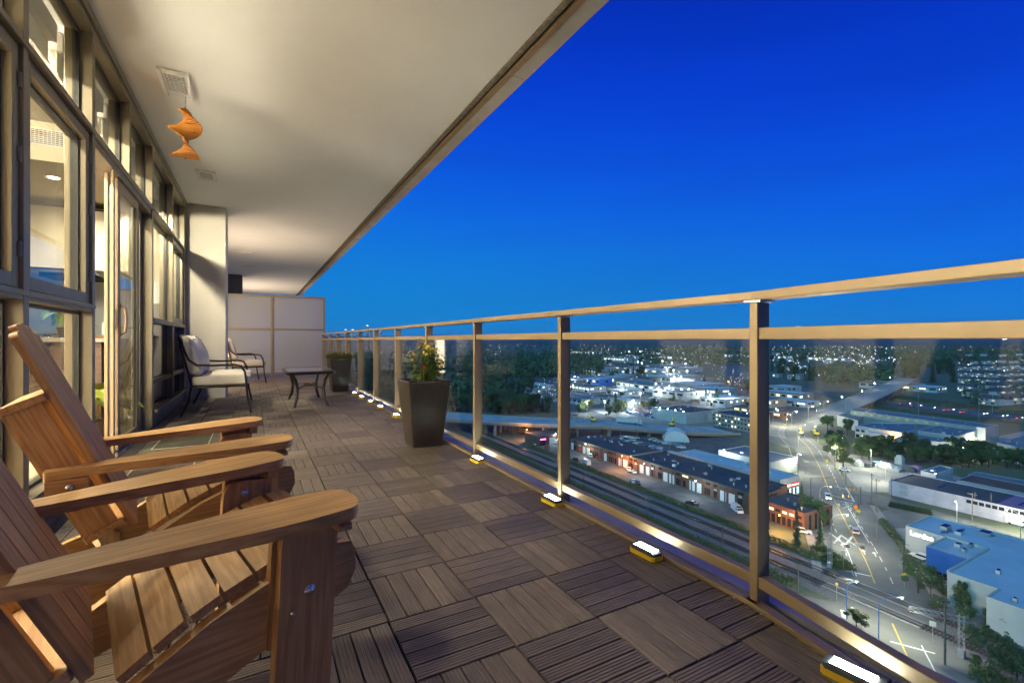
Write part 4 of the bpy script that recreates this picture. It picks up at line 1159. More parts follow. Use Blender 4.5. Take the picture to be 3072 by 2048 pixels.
def loveseat(label, loc, W, deg=0, seats=2):
    """faces +X; origin on the deck under the middle"""
    t = thing('patio_loveseat' if seats == 2 else 'patio_armchair', label, 'loveseat' if seats == 2 else 'armchair', loc, R(deg))
    hw = W/2; r = 0.013
    for sy in (-1, 1):
        y = sy*hw
        MB().tube([(-0.38,y,0.93),(-0.345,y,0.80),(-0.30,y,0.68),(-0.215,y,0.615),(-0.05,y,0.605),(0.17,y,0.610),(0.245,y,0.592),(0.285,y,0.52),(0.300,y,0.40),(0.315,y,0.20),(0.352,y,0.0)], r, 8).build('arm_frame', M['iron'], t, origin=(0,0,0), smooth=True)
        MB().tube([(-0.40,y*0.97,0.97),(-0.37,y*0.97,0.80),(-0.30,y*0.97,0.52),(-0.27,y*0.97,0.36),(-0.30,y*0.97,0.18),(-0.38,y*0.97,0.0)], r, 8).build('rear_leg', M['iron'], t, origin=(0,0,0), smooth=True)
        MB().tube([(-0.28,y,0.345),(0.30,y,0.345)], 0.012, 8).build('side_bar', M['iron'], t, origin=(0,0,0))
    MB().tube([(0.300,-hw,0.345),(0.300,hw,0.345)], 0.012, 8).build('front_bar', M['iron'], t, origin=(0,0,0))
    MB().tube([(-0.28,-hw,0.345),(-0.28,hw,0.345)], 0.012, 8).build('rear_bar', M['iron'], t, origin=(0,0,0))
    MB().tube([(-0.395,-hw*0.97,0.96),(-0.42,0,0.975),(-0.395,hw*0.97,0.96)], 0.012, 8).build('top_bar', M['iron'], t, origin=(0,0,0))
    n = int(W/0.13)
    for k in range(n):
        y = -hw + W*(k+0.5)/n
        MB().box(-0.28, y-0.018, 0.350, 0.30, y+0.018, 0.355).build('seat_strap', M['iron'], t, origin=(0,0,0))
        MB().tube([(-0.29,y,0.40),(-0.40,y,0.96)], 0.006, 6).build('back_bar', M['iron'], t, origin=(0,0,0))
    for k in range(seats):
        y0 = -hw+0.02 + (W-0.04)*k/seats; y1 = -hw+0.02 + (W-0.04)*(k+1)/seats
        s_ = soft(pillow_box(-0.27, y0+0.004, 0.357, 0.345, y1-0.004, 0.475, (0.01,0.006,0.022), 10, 10, 5), 'seat_cushion', t, M['cushion'])
        MB().tube([(-0.25,y0+.012,0.462),(0.335,y0+.012,0.462),(0.335,y1-.012,0.462),(-0.25,y1-.012,0.462)], 0.005, 6).build('piping', M['piping'], s_, origin=(0,0,0))
        hb_ = 0.50; wb = (y1-y0)
        bc = soft(pillow_box(-0.062, -wb/2+0.004, 0.0, 0.062, wb/2-0.004, hb_, (0.045,0.01,0.012), 6, 10, 10), 'back_cushion', t, M['cushion'], R(-17), Vector((-0.215, (y0+y1)/2, 0.478)))
        # stitched channel down the middle
        MB().tube([(0.070,0,0.04),(0.098,0,0.25),(0.070,0,0.47)], 0.005, 6).build('piping', M['piping'], bc, origin=(0,0,0))
    return t
loveseat('cream cushioned loveseat with curved dark iron arms against the window wall', (-0.395, 7.45, 0.0), 1.40)
loveseat('cream cushioned armchair with dark iron arms half hidden behind the pier', (-0.20, 11.75, 0.0), 0.95, 8, 1)

# --- coffee table -------------------------------------------------------------------------------------------
ct = thing('coffee_table', 'low glass topped coffee table with curved dark iron legs', 'coffee table', (0.68, 7.50, 0.0))
hx, hy = 0.315, 0.60
top = rounded([(-hx,-hy),(hx,-hy),(hx,hy),(-hx,hy)], 0.07, 6)
bow = [(p[0]*(1+0.06*(1-(p[1]/hy)**2)), p[1]*(1+0.05*(1-(p[0]/hx)**2))) for p in top]
inn = [(p[0]*0.90, p[1]*0.945) for p in bow]
fr_ = MB(); n_ = len(bow)
for z, d_ in ((0.455, 1), (0.485, 1)):
    pass
for i in range(n_):
    j = (i+1) % n_
    a, b, c, d = bow[i], bow[j], inn[j], inn[i]
    fr_.add([(a[0],a[1],0.480),(b[0],b[1],0.480),(c[0],c[1],0.490),(d[0],d[1],0.490),(a[0]*0.96,a[1]*0.97,0.445),(b[0]*0.96,b[1]*0.97,0.445),(c[0],c[1],0.470),(d[0],d[1],0.470)],
            [(0,1,2,3),(1,0,4,5),(5,4,7,6),(2,6,7,3)])
fr_.build('top_frame', M['iron'], ct, origin=(0,0,0), smooth=True)
MB().prism([(p[0]*0.995,p[1]*0.995) for p in inn], 0.480, 0.487).build('glass_top', mk('table_glass', (0.22,0.20,0.17), 0.06, coat=1.0, var=(9,.4)), ct, origin=(0,0,0))
for sx in (-1,1):
    for sy in (-1,1):
        MB().tube([(sx*0.235,sy*0.50,0.455),(sx*0.190,sy*0.46,0.36),(sx*0.165,sy*0.45,0.24),(sx*0.175,sy*0.47,0.12),(sx*0.215,sy*0.545,0.0)], [0.020,0.021,0.021,0.020,0.017], 8).build('leg', M['iron'], ct, origin=(0,0,0), smooth=True)
    MB().tube([(sx*0.168,-0.45,0.24),(sx*0.06,-0.16,0.26),(sx*0.05,0,0.262),(sx*0.06,0.16,0.26),(sx*0.168,0.45,0.24)], 0.011, 8).build('stretcher', M['iron'], ct, origin=(0,0,0), smooth=True)
for sy in (-1, 1):
    MB().tube([(-0.06,sy*0.16,0.26),(0.06,sy*0.16,0.26)], 0.010, 8).build('cross_bar', M['iron'], ct, origin=(0,0,0))
# ================================================================== THE CITY BELOW
rc_ = random.Random(99)
M['ground'] = mk('dusky_ground', (0.085, 0.110, 0.052), 1.0, var=(0.02, 0.5), col2=(0.075, 0.070, 0.055), bump=(0.4, 0.4), detail=8)
M['asphalt'] = mk('asphalt', (0.135, 0.135, 0.128), 0.85, var=(0.18, 0.30), bump=(3.0, 0.15), detail=9)
M['asphalt2'] = mk('worn_lot_asphalt', (0.105, 0.105, 0.105), 0.9, var=(0.25, 0.45), bump=(3.0, 0.2), detail=9)
M['concrete'] = mk('pale_concrete', (0.26, 0.25, 0.235), 0.85, var=(0.4, 0.25), bump=(3, .15))
M['gravel'] = mk('track_ballast', (0.17, 0.165, 0.16), 1.0, var=(1.6, 0.6), bump=(5.0, 0.9), detail=10)
M['paint_w'] = mk('white_road_paint', (0.62, 0.62, 0.60), 0.7, var=(1.2, 0.35))
M['paint_y'] = mk('yellow_road_paint', (0.55, 0.36, 0.04), 0.7, var=(1.2, 0.35))
M['brick'] = mk('red_brown_brick', (0.135, 0.062, 0.045), 0.9, var=(0.8, 0.35), bump=(8, 0.2))
M['band'] = mk('dark_fascia_band', (0.075, 0.085, 0.070), 0.9, var=(1.0, 0.4))
M['roof_dark'] = mk('tar_roof', (0.065, 0.070, 0.080), 0.85, var=(0.16, 0.45), detail=8)
M['roof_pale'] = mk('pale_membrane_roof', (0.46, 0.52, 0.56), 0.7, var=(0.10, 0.22), detail=8, bump=(1.5, .1))
M['roof_mid'] = mk('grey_membrane_roof', (0.17, 0.19, 0.21), 0.7, var=(0.12, 0.35), detail=8)
M['roof_red'] = mk('rust_brown_roof', (0.13, 0.070, 0.055), 0.85, var=(0.2, 0.35))
M['roof_violet'] = mk('mauve_roof', (0.26, 0.14, 0.26), 0.8, var=(0.2, 0.25))
M['wall_w'] = mk('white_wall', (0.42, 0.42, 0.40), 0.8, var=(0.25, 0.18), rnd=0.10)
M['wall_g'] = mk('grey_wall', (0.30, 0.31, 0.32), 0.8, var=(0.25, 0.2), rnd=0.15)
M['wall_l'] = mk('lilac_block_wall', (0.44, 0.39, 0.44), 0.85, var=(0.35, 0.25))
M['wall_b'] = mk('tan_wall', (0.30, 0.25, 0.20), 0.85, var=(0.3, 0.2), rnd=0.15)
M['wall_blue'] = mk('blue_cladding', (0.03, 0.14, 0.42), 0.6)
M['shutter'] = mk('white_shutter', (0.60, 0.60, 0.58), 0.6, var=(3, 0.12))
M['wdark'] = mk('dark_window', (0.015, 0.017, 0.02), 0.12)
M['wlit'] = emis('lit_window_warm', (1.0, 0.80, 0.45), 1.6, False)
M['wlit_dim'] = emis('house_window_glow', (1.0, 0.80, 0.50), 0.75, False)
M['wlit2'] = emis('lit_window_cool', (0.75, 0.92, 1.0), 1.8, False)
M['roofkit'] = mk('roof_plant_metal', (0.40, 0.41, 0.42), 0.5, 0.3, rnd=0.3)
M['pole'] = mk('timber_pole', (0.17, 0.135, 0.10), 0.9, var=(3, 0.4))
M['galv'] = mk('galvanised_steel', (0.42, 0.43, 0.43), 0.45, 0.6)
M['railsteel'] = mk('rail_steel', (0.16, 0.12, 0.10), 0.35, 0.9)
M['sleeper'] = mk('timber_sleeper', (0.045, 0.036, 0.03), 0.95, rnd=0.25)
M['tire'] = mk('tyre_rubber', (0.02, 0.02, 0.02), 0.8)
M['cglass'] = mk('car_glass', (0.02, 0.025, 0.03), 0.06)
M['bark'] = mk('bark', (0.06, 0.045, 0.032), 0.95, var=(2, 0.4))
M['crown'] = [mk('dark_green_leaves', (0.062, 0.108, 0.032), 0.75, var=(0.5, 0.5), rnd=0.35),
              mk('olive_leaves', (0.080, 0.105, 0.030), 0.75, var=(0.5, 0.5), rnd=0.35),
              mk('conifer_needles', (0.040, 0.070, 0.030), 0.85, var=(0.5, 0.5), rnd=0.3)]
M['hedge'] = mk('shrub_leaves', (0.070, 0.115, 0.030), 0.8, var=(0.12, 0.5), col2=(0.085, 0.085, 0.03))
M['water'] = mk('creek_water', (0.02, 0.03, 0.035), 0.03)
M['dirt'] = mk('orange_soil', (0.20, 0.12, 0.07), 1.0, var=(0.3, 0.35), bump=(1, .6))
M['lampw'] = emis('white_lamp', (0.90, 1.0, 1.0), 30, False)
M['lampo'] = emis('orange_lamp', (1.0, 0.42, 0.10), 26, False)
M['lampg'] = emis('green_white_lamp', (0.80, 1.0, 0.85), 26, False)
M['redlamp'] = emis('red_lamp', (1.0, 0.06, 0.02), 9, False)
M['amberlamp'] = emis('amber_lamp', (1.0, 0.35, 0.05), 9, False)
M['signal'] = mk('signal_yellow', (0.45, 0.20, 0.02), 0.5)

# ---- ground, hills ------------------------------------------------------------------------------
g = MB()
g.add([(-3000,-3000,GZ-0.3),(16000,-6000,GZ-0.3),(16000,16000,GZ-0.3),(-6000,16000,GZ-0.3)], [(0,1,2,3)])
tag(g.build('ground', M['ground']), 'dark open ground around the streets', None, kind='structure')
M['hill'] = mk('wooded_hills', (0.030, 0.042, 0.030), 1.0, var=(0.004, 0.5), detail=8)
for dist, top, seed, nm in ((5200, 60, 3, 'hills'), (8200, 235, 5, 'far_hills')):
    mb = MB(); rr = random.Random(seed); n = 90
    ph = [rr.uniform(0, 6.28) for _ in range(6)]
    rows = []
    for i in range(n+1):
        az = R(-28) + R(125)*i/n                 # angle from +Y towards +X
        hgt = top*(0.72 + 0.16*math.sin(az*5+ph[0]) + 0.10*math.sin(az*11+ph[1]) + 0.05*math.sin(az*23+ph[2]) + 0.03*math.sin(az*61+ph[3]))
        d = Vector((math.sin(az), math.cos(az), 0))
        rows.append([d*dist + Vector((0,0,GZ-5)), d*(dist*1.12) + Vector((0,0,GZ+hgt*0.55)), d*(dist*1.28) + Vector((0,0,GZ+hgt)), d*(dist*1.5) + Vector((0,0,GZ+hgt*0.6)), d*(dist*1.6) + Vector((0,0,GZ-20))])
    vs = [p for r_ in rows for p in r_]; fs = []
    for i in range(n):
        for k in range(4): fs.append((i*5+k, (i+1)*5+k, (i+1)*5+k+1, i*5+k+1))
    mb.add(vs, fs)
    tag(mb.build(nm, M['hill'], smooth=True), 'dark wooded hills on the horizon', None, kind='structure')

def flat(nm, pts, mat, dz, label, parent=None):
    mb = MB().sheet([(p[0], p[1], GZ+dz) for p in pts])
    o = mb.build(nm, mat, parent)
    if parent is None: tag(o, label, None, kind='structure')
    return o
def strip(center, wl_, wr_, dz, mb=None, zs=None, mi=0):
    """ribbon along a polyline; wl_ / wr_ its reach to the left and right of the walking direction"""
    mb = mb or MB(); c = [Vector((p[0], p[1], 0)) for p in center]; vs = []
    for i, p in enumerate(c):
        d = (c[min(i+1,len(c)-1)] - c[max(i-1,0)]).normalized(); l = Vector((-d.y, d.x, 0))
        a = wl_[i] if isinstance(wl_, (list,tuple)) else wl_; b = wr_[i] if isinstance(wr_, (list,tuple)) else wr_
        z = GZ + dz + (zs[i] if zs else 0)
        vs += [p + l*a + Vector((0,0,z)), p - l*b + Vector((0,0,z))]
    mb.add(vs, [(2*i+1, 2*i+3, 2*i+2, 2*i) for i in range(len(c)-1)], mi)
    return mb
def resample(pts, step):
    out = []; pts = [Vector((p[0],p[1],0)) for p in pts]
    n = len(pts)
    def cat_(i, t):
        p0,p1,p2,p3 = pts[max(i-1,0)], pts[i], pts[min(i+1,n-1)], pts[min(i+2,n-1)]
        return 0.5*((2*p1)+(p2-p0)*t+(2*p0-5*p1+4*p2-p3)*t*t+(3*p1-p0-3*p2+p3)*t**3)
    for i in range(n-1):
        k = max(1, int((pts[i+1]-pts[i]).length/step))
        for q in range(k): out.append(cat_(i, q/k))
    out.append(pts[-1]); return out

# ---- roads ----------------------------------------------------------------------------------------
main_c = resample([(72,18),(90,30),(108.2,42),(128.7,55.2),(146,66),(172.4,84),(201.8,103.8),(226.3,119.4),(246.8,133.2),(269,148.6),(296,170),(330,186),(402,204),(445,222)], 4)
road = strip(main_c, [10.5 if p.x < 205 else max(7.0, 10.5-(p.x-205)*0.06) for p in main_c], [10.2 if p.x < 205 else max(6.5, 10.2-(p.x-205)*0.08) for p in main_c], -0.20).build('road', M['asphalt'])
tag(road, 'grey asphalt main road running away over the rail crossing', None, kind='structure')
cross_c = resample([(205,110),(203,90),(200,70),(196,40),(192,10)], 6)
cr_ = strip(cross_c, 6.5, 6.5, -0.205).build('side_road', M['asphalt']); tag(cr_, 'side street leaving the crossroads past the blue roofed store', None, kind='structure')
sd_ = strip([(112,52),(104,62),(96,72),(90,90)], 6, 6, -0.21).build('side_street', M['asphalt']); tag(sd_, 'short side street joining below the rail crossing', None, kind='structure')
def walk(c, off, w, nm):
    pl = [Vector((p.x,p.y,0)) for p in c]; mb = MB(); vs = []
    for i, p in enumerate(pl):
        d = (pl[min(i+1,len(pl)-1)] - pl[max(i-1,0)]).normalized(); l = Vector((-d.y, d.x, 0))
        vs += [p + l*(off-w/2), p + l*(off+w/2)]
    for i in range(len(pl)-1):
        a,b,c_,d_ = vs[2*i], vs[2*i+1], vs[2*i+3], vs[2*i+2]
        mb.prism([(q.x,q.y) for q in (a,b,c_,d_)], GZ-0.25, GZ-0.06, bottom=False)
    o = mb.build(nm, M['concrete']); tag(o, 'concrete pavement beside the main road', None, kind='structure')
walk([p for p in main_c if 131 < p.x < 196], 11.7, 2.2, 'pavement')
walk([p for p in main_c if 131 < p.x < 188], -11.4, 2.2, 'pavement')
walk([p for p in main_c if 80 < p.x < 112], 11.7, 2.2, 'pavement')
walk([p for p in main_c if 80 < p.x < 112], -11.4, 2.2, 'pavement')
# paint
def lines(c, off, w, mat, nm, dash=None, x0=0, x1=999):
    pl = [p for p in c if x0 <= p.x <= x1]; mb = MB(); acc = 0
    for i in range(len(pl)-1):
        a, b = Vector((pl[i].x,pl[i].y,0)), Vector((pl[i+1].x,pl[i+1].y,0)); d = (b-a).normalized(); l = Vector((-d.y,d.x,0))
        if dash and int(acc/dash) % 2 == 1: acc += (b-a).length; continue
        acc += (b-a).length
        q = [a+l*(off-w/2), b+l*(off-w/2), b+l*(off+w/2), a+l*(off+w/2)]
        mb.sheet([(p.x,p.y,GZ-0.172) for p in q])
    o = mb.build(nm, mat, road); o['kind'] = 'stuff'; return o
fine = resample([(p.x,p.y) for p in main_c], 1.5)
lines(fine, 0.0, 0.28, M['paint_y'], 'centre_line', None, 60, 118); lines(fine, 0.0, 0.28, M['paint_y'], 'centre_line', None, 131, 330)
lines(fine, 4.0, 0.22, M['paint_w'], 'lane_line', 3.0, 60, 114); lines(fine, 4.0, 0.22, M['paint_w'], 'lane_line', 3.0, 133, 196)
lines(fine, -3.8, 0.22, M['paint_w'], 'lane_line', 3.0, 133, 300)
lines(fine, -3.3, 0.22, M['paint_w'], 'lane_line', None, 60, 113); lines(fine, 3.4, 0.22, M['paint_w'], 'lane_line', None, 133, 150); lines(fine, -3.2, 0.24, M['paint_w'], 'lane_line', None, 155, 188)
lines(fine, 10.0, 0.18, M['paint_w'], 'edge_line', None, 212, 330); lines(fine, -6.9, 0.18, M['paint_y'], 'edge_line', None, 215, 330)
def mark(pts, mat=None, nm='road_marking'):
    o = MB().sheet([(p.x, p.y, GZ-0.168) for p in pts]).build(nm, mat or M['paint_w'], road); return o
def seg(a, b, w, mat=None, nm='road_marking'):
    d = (b-a).normalized(); l = Vector((-d.y,d.x,0))*w/2; mark([a-l, b-l, b+l, a+l], mat, nm)
seg(Q4(725,640), Q4(800,770), 0.6, nm='stop_line'); seg(Q4(735,660), Q4(620,628), 0.5, nm='crosswalk_line'); seg(Q4(610,755), Q4(790,785), 0.4, nm='crosswalk_line'); seg(Q4(520,690), Q4(790,765), 0.4, nm='crosswalk_line')
for (x, y) in ((650,1110), (750,1125)):
    c = Q4(x,y)
    for s_ in (-1,1):
        d = Vector((0.83,0.55,0)); l = Vector((-0.55,0.83,0))
        seg(c - d*4.2 + l*1.5*s_, c + d*4.2 - l*1.5*s_, 0.55, nm='rail_crossing_x')
for (x,y) in ((770,1000),(850,1005),(890,1230),(990,1250),(660,800),(760,850)):
    c = Q4(x,y); d = Vector((0.83,0.55,0)); l = Vector((-0.55,0.83,0))
    seg(c-d*1.6, c+d*0.8, 0.25, nm='lane_arrow'); mark([c+d*0.6-l*0.6, c+d*2.0, c+d*0.6+l*0.6], nm='lane_arrow')
seg(Q4(695,790), Q4(785,830), 0.3, nm='hatch_line'); seg(Q4(700,828), Q4(785,795), 0.3, nm='hatch_line')
seg(Q7(720,330), Q7(950,380), 0.5, nm='stop_line'); seg(Q7(1130,975), Q7(1540,1085), 0.4, nm='stop_line')
for (a, b) in ((Q7(695,690), Q7(712,760)), (Q7(793,668), Q7(808,740))): seg(a, b, 0.9, nm='crosswalk_bar')
# ---- rail tracks
bal = MB()
bal.sheet([(115.5,18,GZ-0.22),(131.5,18,GZ-0.22),(131.5,300,GZ-0.22),(115.5,300,GZ-0.22)])
tag(bal.build('rail_ballast', M['gravel']), 'stony ballast bed under the rail tracks', None, kind='structure')
for tx, nm in ((127.6, 'double-rail track farther from the tower, beside the hedge'), (121.0, 'double-rail track nearer the tower')):
    t = thing('rail_track', nm, 'rail track', (tx, 150, GZ), group='rail tracks', world=True)
    for s_ in (-1, 1):
        MB().box(tx+s_*0.75-0.07, 15, GZ-0.06, tx+s_*0.75+0.07, 300, GZ+0.10).build('rail', M['railsteel'], t)
    sm = MB().box(-1.3,-0.12,0,1.3,0.12,0.10).mesh('sleeper', M['sleeper'])
    k = 0; y = 20.0
    while y < 195 and k < 295:
        if not (45 < y < 62): link('sleeper', sm, t, (0, y-150, -0.165)); k += 1
        y += 0.62
    mb = MB()
    while y < 300: mb.box(tx-1.3, y-.12, GZ-0.165, tx+1.3, y+.12, GZ-0.065); y += 0.62
    tag(mb.build('sleeper_run', M['sleeper'], t), kind='stuff')
    for s_ in (-1.35,-0.35,0.35,1.35):
        MB().box(tx+s_-0.28, 44, GZ-0.16, tx+s_+0.28, 63, GZ-0.02).build('crossing_panel', M['concrete'] if abs(s_)>1 else M['asphalt'], t)

# ---- lots
flat('parking_lot', [(132.5,92),(151,92),(151,262),(140,262),(134,240)], M['asphalt2'], -0.215, 'worn asphalt yard before the brick units')
flat('parking_lot', [(171,108),(240,150),(255,200),(190,235),(171,222)], M['asphalt2'], -0.24, 'car lot behind the brick units')
flat('parking_lot', [(207,112),(262,150),(275,118),(262,60),(207,95)], M['concrete'], -0.235, 'pale yard right of the crossroads')
flat('parking_lot', [(135,62),(158,62.5),(186,82),(196,62),(196,12),(120,12),(128,40)], M['concrete'], -0.245, 'pale forecourt around the blue roofed store')
flat('parking_lot', [Q4(1050,860), Q4(1130,838), Q4(1500,895), Q4(1280,1010), Q4(1110,1010)], M['asphalt'], -0.19, 'dark empty car park beside the store')
flat('parking_lot', [(200,190),(420,205),(520,380),(620,620),(380,700),(240,420),(215,270)], M['asphalt2'], -0.26, 'broad industrial yards lit by lamps')
flat('parking_lot', [(228,214),(310,214),(330,300),(250,320)], M['concrete'], -0.225, 'car dealer lot by the white box building')
flat('parking_lot', [Q3(1840,1130), Q3(2010,1080), Q3(2352,1010), Q3(2600,1050), Q3(2600,1300), Q3(2352,1300), Q3(1780,1190)], M['concrete'], -0.22, 'lit concrete yard right of the grey warehouse')
flat('dirt_yard', [Q3(20,950), Q3(260,980), Q3(300,1080), Q3(180,1160), Q3(20,1100)], M['concrete'], -0.228, 'pale construction yard beside the road')
flat('dirt_yard', [Q2(1850,610), Q2(2300,600), Q2(2300,690), Q2(1900,680)], M['dirt'], -0.2, 'orange lit earth yard by the freeway')
flat('creek', [Q1(60,700), Q1(160,755), Q1(240,820), Q1(430,935), Q1(395,945), Q1(230,840), Q1(150,775), Q1(55,725)], M['water'], -0.18, 'narrow blue creek through the dark wood')
for k, (pts, w) in enumerate([([Q3(980,735), Q3(1300,770), Q3(1700,830), Q3(2352,905), Q3(2800,960)], 9), ([Q3(200,600), Q3(480,655), Q3(980,735)], 9), ([Q2(2140,330), Q2(2090,420), Q2(2110,500), Q2(2200,560), Q2(2400,610)], 22)]):
    o = strip(resample(pts, 25), w, w, -0.19).build('freeway', M['asphalt']); tag(o, 'freeway carriageway across the valley', None, kind='structure')

# ---- viaduct -----------------------------------------------------------------------------------------
vk = [(Vector((70,330,0)),8.2),(Q5(70,180,8),8.0),(Q5(1100,228,8),8.0),(Q6(330,103,7.6),7.6),(Q6(1000,155,4.6),4.6),(Q6(1400,180,2.4),2.4),(Q6(1660,184,1.0),1.0),(Q6(1850,186,0.1),0.1)]
vn, vz = [], []
for q in range(len(vk)-1):
    for k in range(6):
        f = k/6; p_ = vk[q][0].lerp(vk[q+1][0], f); vn.append(Vector((p_.x,p_.y,0))); vz.append(vk[q][1]*(1-f)+vk[q+1][1]*f)
for _ in range(6):      # ease the corners
    vn = [vn[0]] + [(vn[i-1]+vn[i]*2+vn[i+1])/4 for i in range(1,len(vn)-1)] + [vn[-1]]
va = thing('highway_viaduct', 'wide concrete highway viaduct sweeping behind the brick units', 'viaduct', (160, 235, GZ), world=True)
mb = MB(); mb2 = MB(); mb3 = MB()
c = vn
for i in range(len(c)-1):
    d = (c[i+1]-c[i]).normalized(); r_ = Vector((d.y,-d.x,0)); l = -r_
    d2 = (c[min(i+2,len(c)-1)]-c[i]).normalized(); l2 = Vector((-d2.y,d2.x,0))
for i in range(len(c)-1):
    def edge(q):
        dd = (c[min(q+1,len(c)-1)]-c[max(q-1,0)]).normalized(); return Vector((-dd.y,dd.x,0))
    a, b = c[i], c[i+1]; la, lb = edge(i), edge(i+1)
    za, zb = GZ+vz[i], GZ+vz[i+1]
    W_ = 25.0
    A0, B0 = a + Vector((0,0,za)), b + Vector((0,0,zb)); A1, B1 = a+la*W_+Vector((0,0,za)), b+lb*W_+Vector((0,0,zb))
    mb.add([A0,B0,B1,A1], [(0,1,2,3)])
    th = min(1.2, max(0.2, vz[i]-0.2))
    mb2.add([A0+Vector((0,0,.02)),B0+Vector((0,0,.02)),B0-Vector((0,0,th)),A0-Vector((0,0,th))], [(3,2,1,0)])
    mb2.add([A0-Vector((0,0,th)),B0-Vector((0,0,th)),B1-Vector((0,0,th)),A1-Vector((0,0,th))], [(3,2,1,0)])
    for (P, Q_, n_) in ((A0,B0,-la),(A1,B1,la)):
        mb3.add([P,Q_,Q_+Vector((0,0,.9)),P+Vector((0,0,.9)),P-n_*.3,Q_-n_*.3,Q_-n_*.3+Vector((0,0,.9)),P-n_*.3+Vector((0,0,.9))], [(0,1,2,3),(7,6,5,4),(3,2,6,7)])
M['vdeck'] = mk('pale_new_deck', (0.42,0.44,0.45), 0.75, var=(0.1,0.45), detail=9)
mb.build('deck', M['vdeck'], va); mb2.build('girder', mk('brown_girder', (0.22,0.17,0.13), 0.8, var=(.4,.4)), va); mb3.build('barrier', M['concrete'], va)
for i in range(3, len(c)-4, 4):
    la = Vector((-(c[i+1]-c[i]).y, (c[i+1]-c[i]).x, 0)).normalized()
    for q in (2.5, 12.5, 22.5):
        p = c[i]+la*q
        if vz[i] < 2.2: continue
        MB().box(p.x-0.7,p.y-0.7,GZ-0.2,p.x+0.7,p.y+0.7,GZ+vz[i]-1.31).build('column', M['concrete'], va)
# scaffold tower under the lit span
st = thing('scaffold_tower', 'lattice scaffold tower lit orange under the viaduct', 'scaffold', (Q5(470,330).x, Q5(470,330).y, GZ), world=True)
p0 = Q5(470,330); 
for lev in range(4):
    for (ax, ay) in ((0,0),(5,0),(0,5),(5,5)):
        if lev == 0: MB().beam((p0.x+ax,p0.y+ay,GZ),(p0.x+ax,p0.y+ay,GZ+6.6),0.18,0.18).build('upright', M['galv'], st)
    for (a_, b_) in (((0,0),(5,0)),((0,0),(0,5)),((5,0),(5,5))):
        z0 = GZ+lev*1.65
        MB().beam((p0.x+a_[0],p0.y+a_[1],z0),(p0.x+b_[0],p0.y+b_[1],z0+1.6),0.12,0.12).build('diagonal', M['galv'], st)
mnd = MB()
pm = Q5(600,320)
mnd.lathe([(9,0),(7.5,2.0),(4,4.4),(1.5,5.2)], (pm.x+6,pm.y+8,GZ-0.3), 16)
tag(mnd.build('soil_mound', M['dirt'], None, smooth=True), 'rounded mound of soil lit orange below the viaduct', 'mound')

# ---- buildings -----------------------------------------------------------------------------------------
def wall_items(t, a, b, items, nm_default='window', out=None):
    """items on the wall from a to b: (s0, s1, z0, z1, material, name) in metres along the wall"""
    a, b = Vector((a[0],a[1],0)), Vector((b[0],b[1],0)); d = (b-a).normalized(); n = out or Vector((d.y,-d.x,0))
    cache = {}
    for (s0, s1, z0, z1, mat, nm) in items:
        dep = 0.10
        c_ = a + d*((s0+s1)/2) + n*0.04 + Vector((0,0,GZ+(z0+z1)/2))
        mb = MB().obox(c_, d*((s1-s0)/2), n*0.05, Vector((0,0,(z1-z0)/2)))
        mb.build(nm, mat, t)
def building(nm, label, poly, h, wall='wall_w', roof='roof_mid', cat='building', group=None, parapet=0.45, kit=0, fascia=None, items=None):
    cx = sum(p[0] for p in poly)/len(poly); cy_ = sum(p[1] for p in poly)/len(poly)
    t = thing(nm, label, cat, (cx, cy_, GZ), group=group, world=True)
    MB().prism(poly, GZ-0.3, GZ+h, bottom=False, top=False).build('walls', M[wall], t)
    ins = MB()
    ar = sum(poly[i][0]*poly[(i+1)%len(poly)][1]-poly[(i+1)%len(poly)][0]*poly[i][1] for i in range(len(poly)))
    P = list(poly) if ar > 0 else list(reversed(poly)); n = len(P)
    off = []
    for i in range(n):
        p, a, b = Vector((*P[i],0)), Vector((*P[i-1],0)), Vector((*P[(i+1)%n],0))
        d1 = (p-a).normalized(); d2 = (b-p).normalized(); n1 = Vector((-d1.y,d1.x,0)); n2 = Vector((-d2.y,d2.x,0))
        m_ = (n1+n2); m_ = m_/max(0.3, m_.dot(n1)); off.append(p + m_*0.35)
    ins.sheet([(q.x,q.y,GZ+h-parapet) for q in off])
    ins.build('roof', M[roof], t)
    pp = MB()
    for i in range(n):
        j = (i+1)%n
        pp.add([(P[i][0],P[i][1],GZ+h),(P[j][0],P[j][1],GZ+h),(off[j].x,off[j].y,GZ+h),(off[i].x,off[i].y,GZ+h),(off[i].x,off[i].y,GZ+h-parapet),(off[j].x,off[j].y,GZ+h-parapet)], [(0,1,2,3),(3,2,5,4)])
    pp.build('parapet', M[fascia or wall], t)
    xs = [p[0] for p in poly]; ys = [p[1] for p in poly]
    for k in range(kit):
        x = rc_.uniform(min(xs)+2, max(xs)-2); y = rc_.uniform(min(ys)+2, max(ys)-2)
        # stay inside
        inside = False; j = n-1
        for i in range(n):
            if (P[i][1] > y) != (P[j][1] > y) and x < (P[j][0]-P[i][0])*(y-P[i][1])/(P[j][1]-P[i][1])+P[i][0]: inside = not inside
            j = i
        if not inside: continue
        w, d, hh = rc_.uniform(.4,1.5), rc_.uniform(.4,1.8), rc_.uniform(.3,1.1)
        if rc_.random() < 0.45:
            MB().lathe([(0.18,0),(0.18,0.7),(0.32,0.75),(0.32,0.95)], (x,y,GZ+h-parapet), 10).build('roof_vent', M['roofkit'], t)
        else:
            MB().box(x-w/2,y-d/2,GZ+h-parapet+0.01,x+w/2,y+d/2,GZ+h-parapet+hh).build('roof_unit', M['roofkit'], t)
    return t
def px_poly(Q, pts, h): return [(q.x, q.y) for q in (Q(x,y,h) for x,y in pts)]
def rect(x0, y0, x1, y1): return [(x0,y0),(x1,y0),(x1,y1),(x0,y1)]

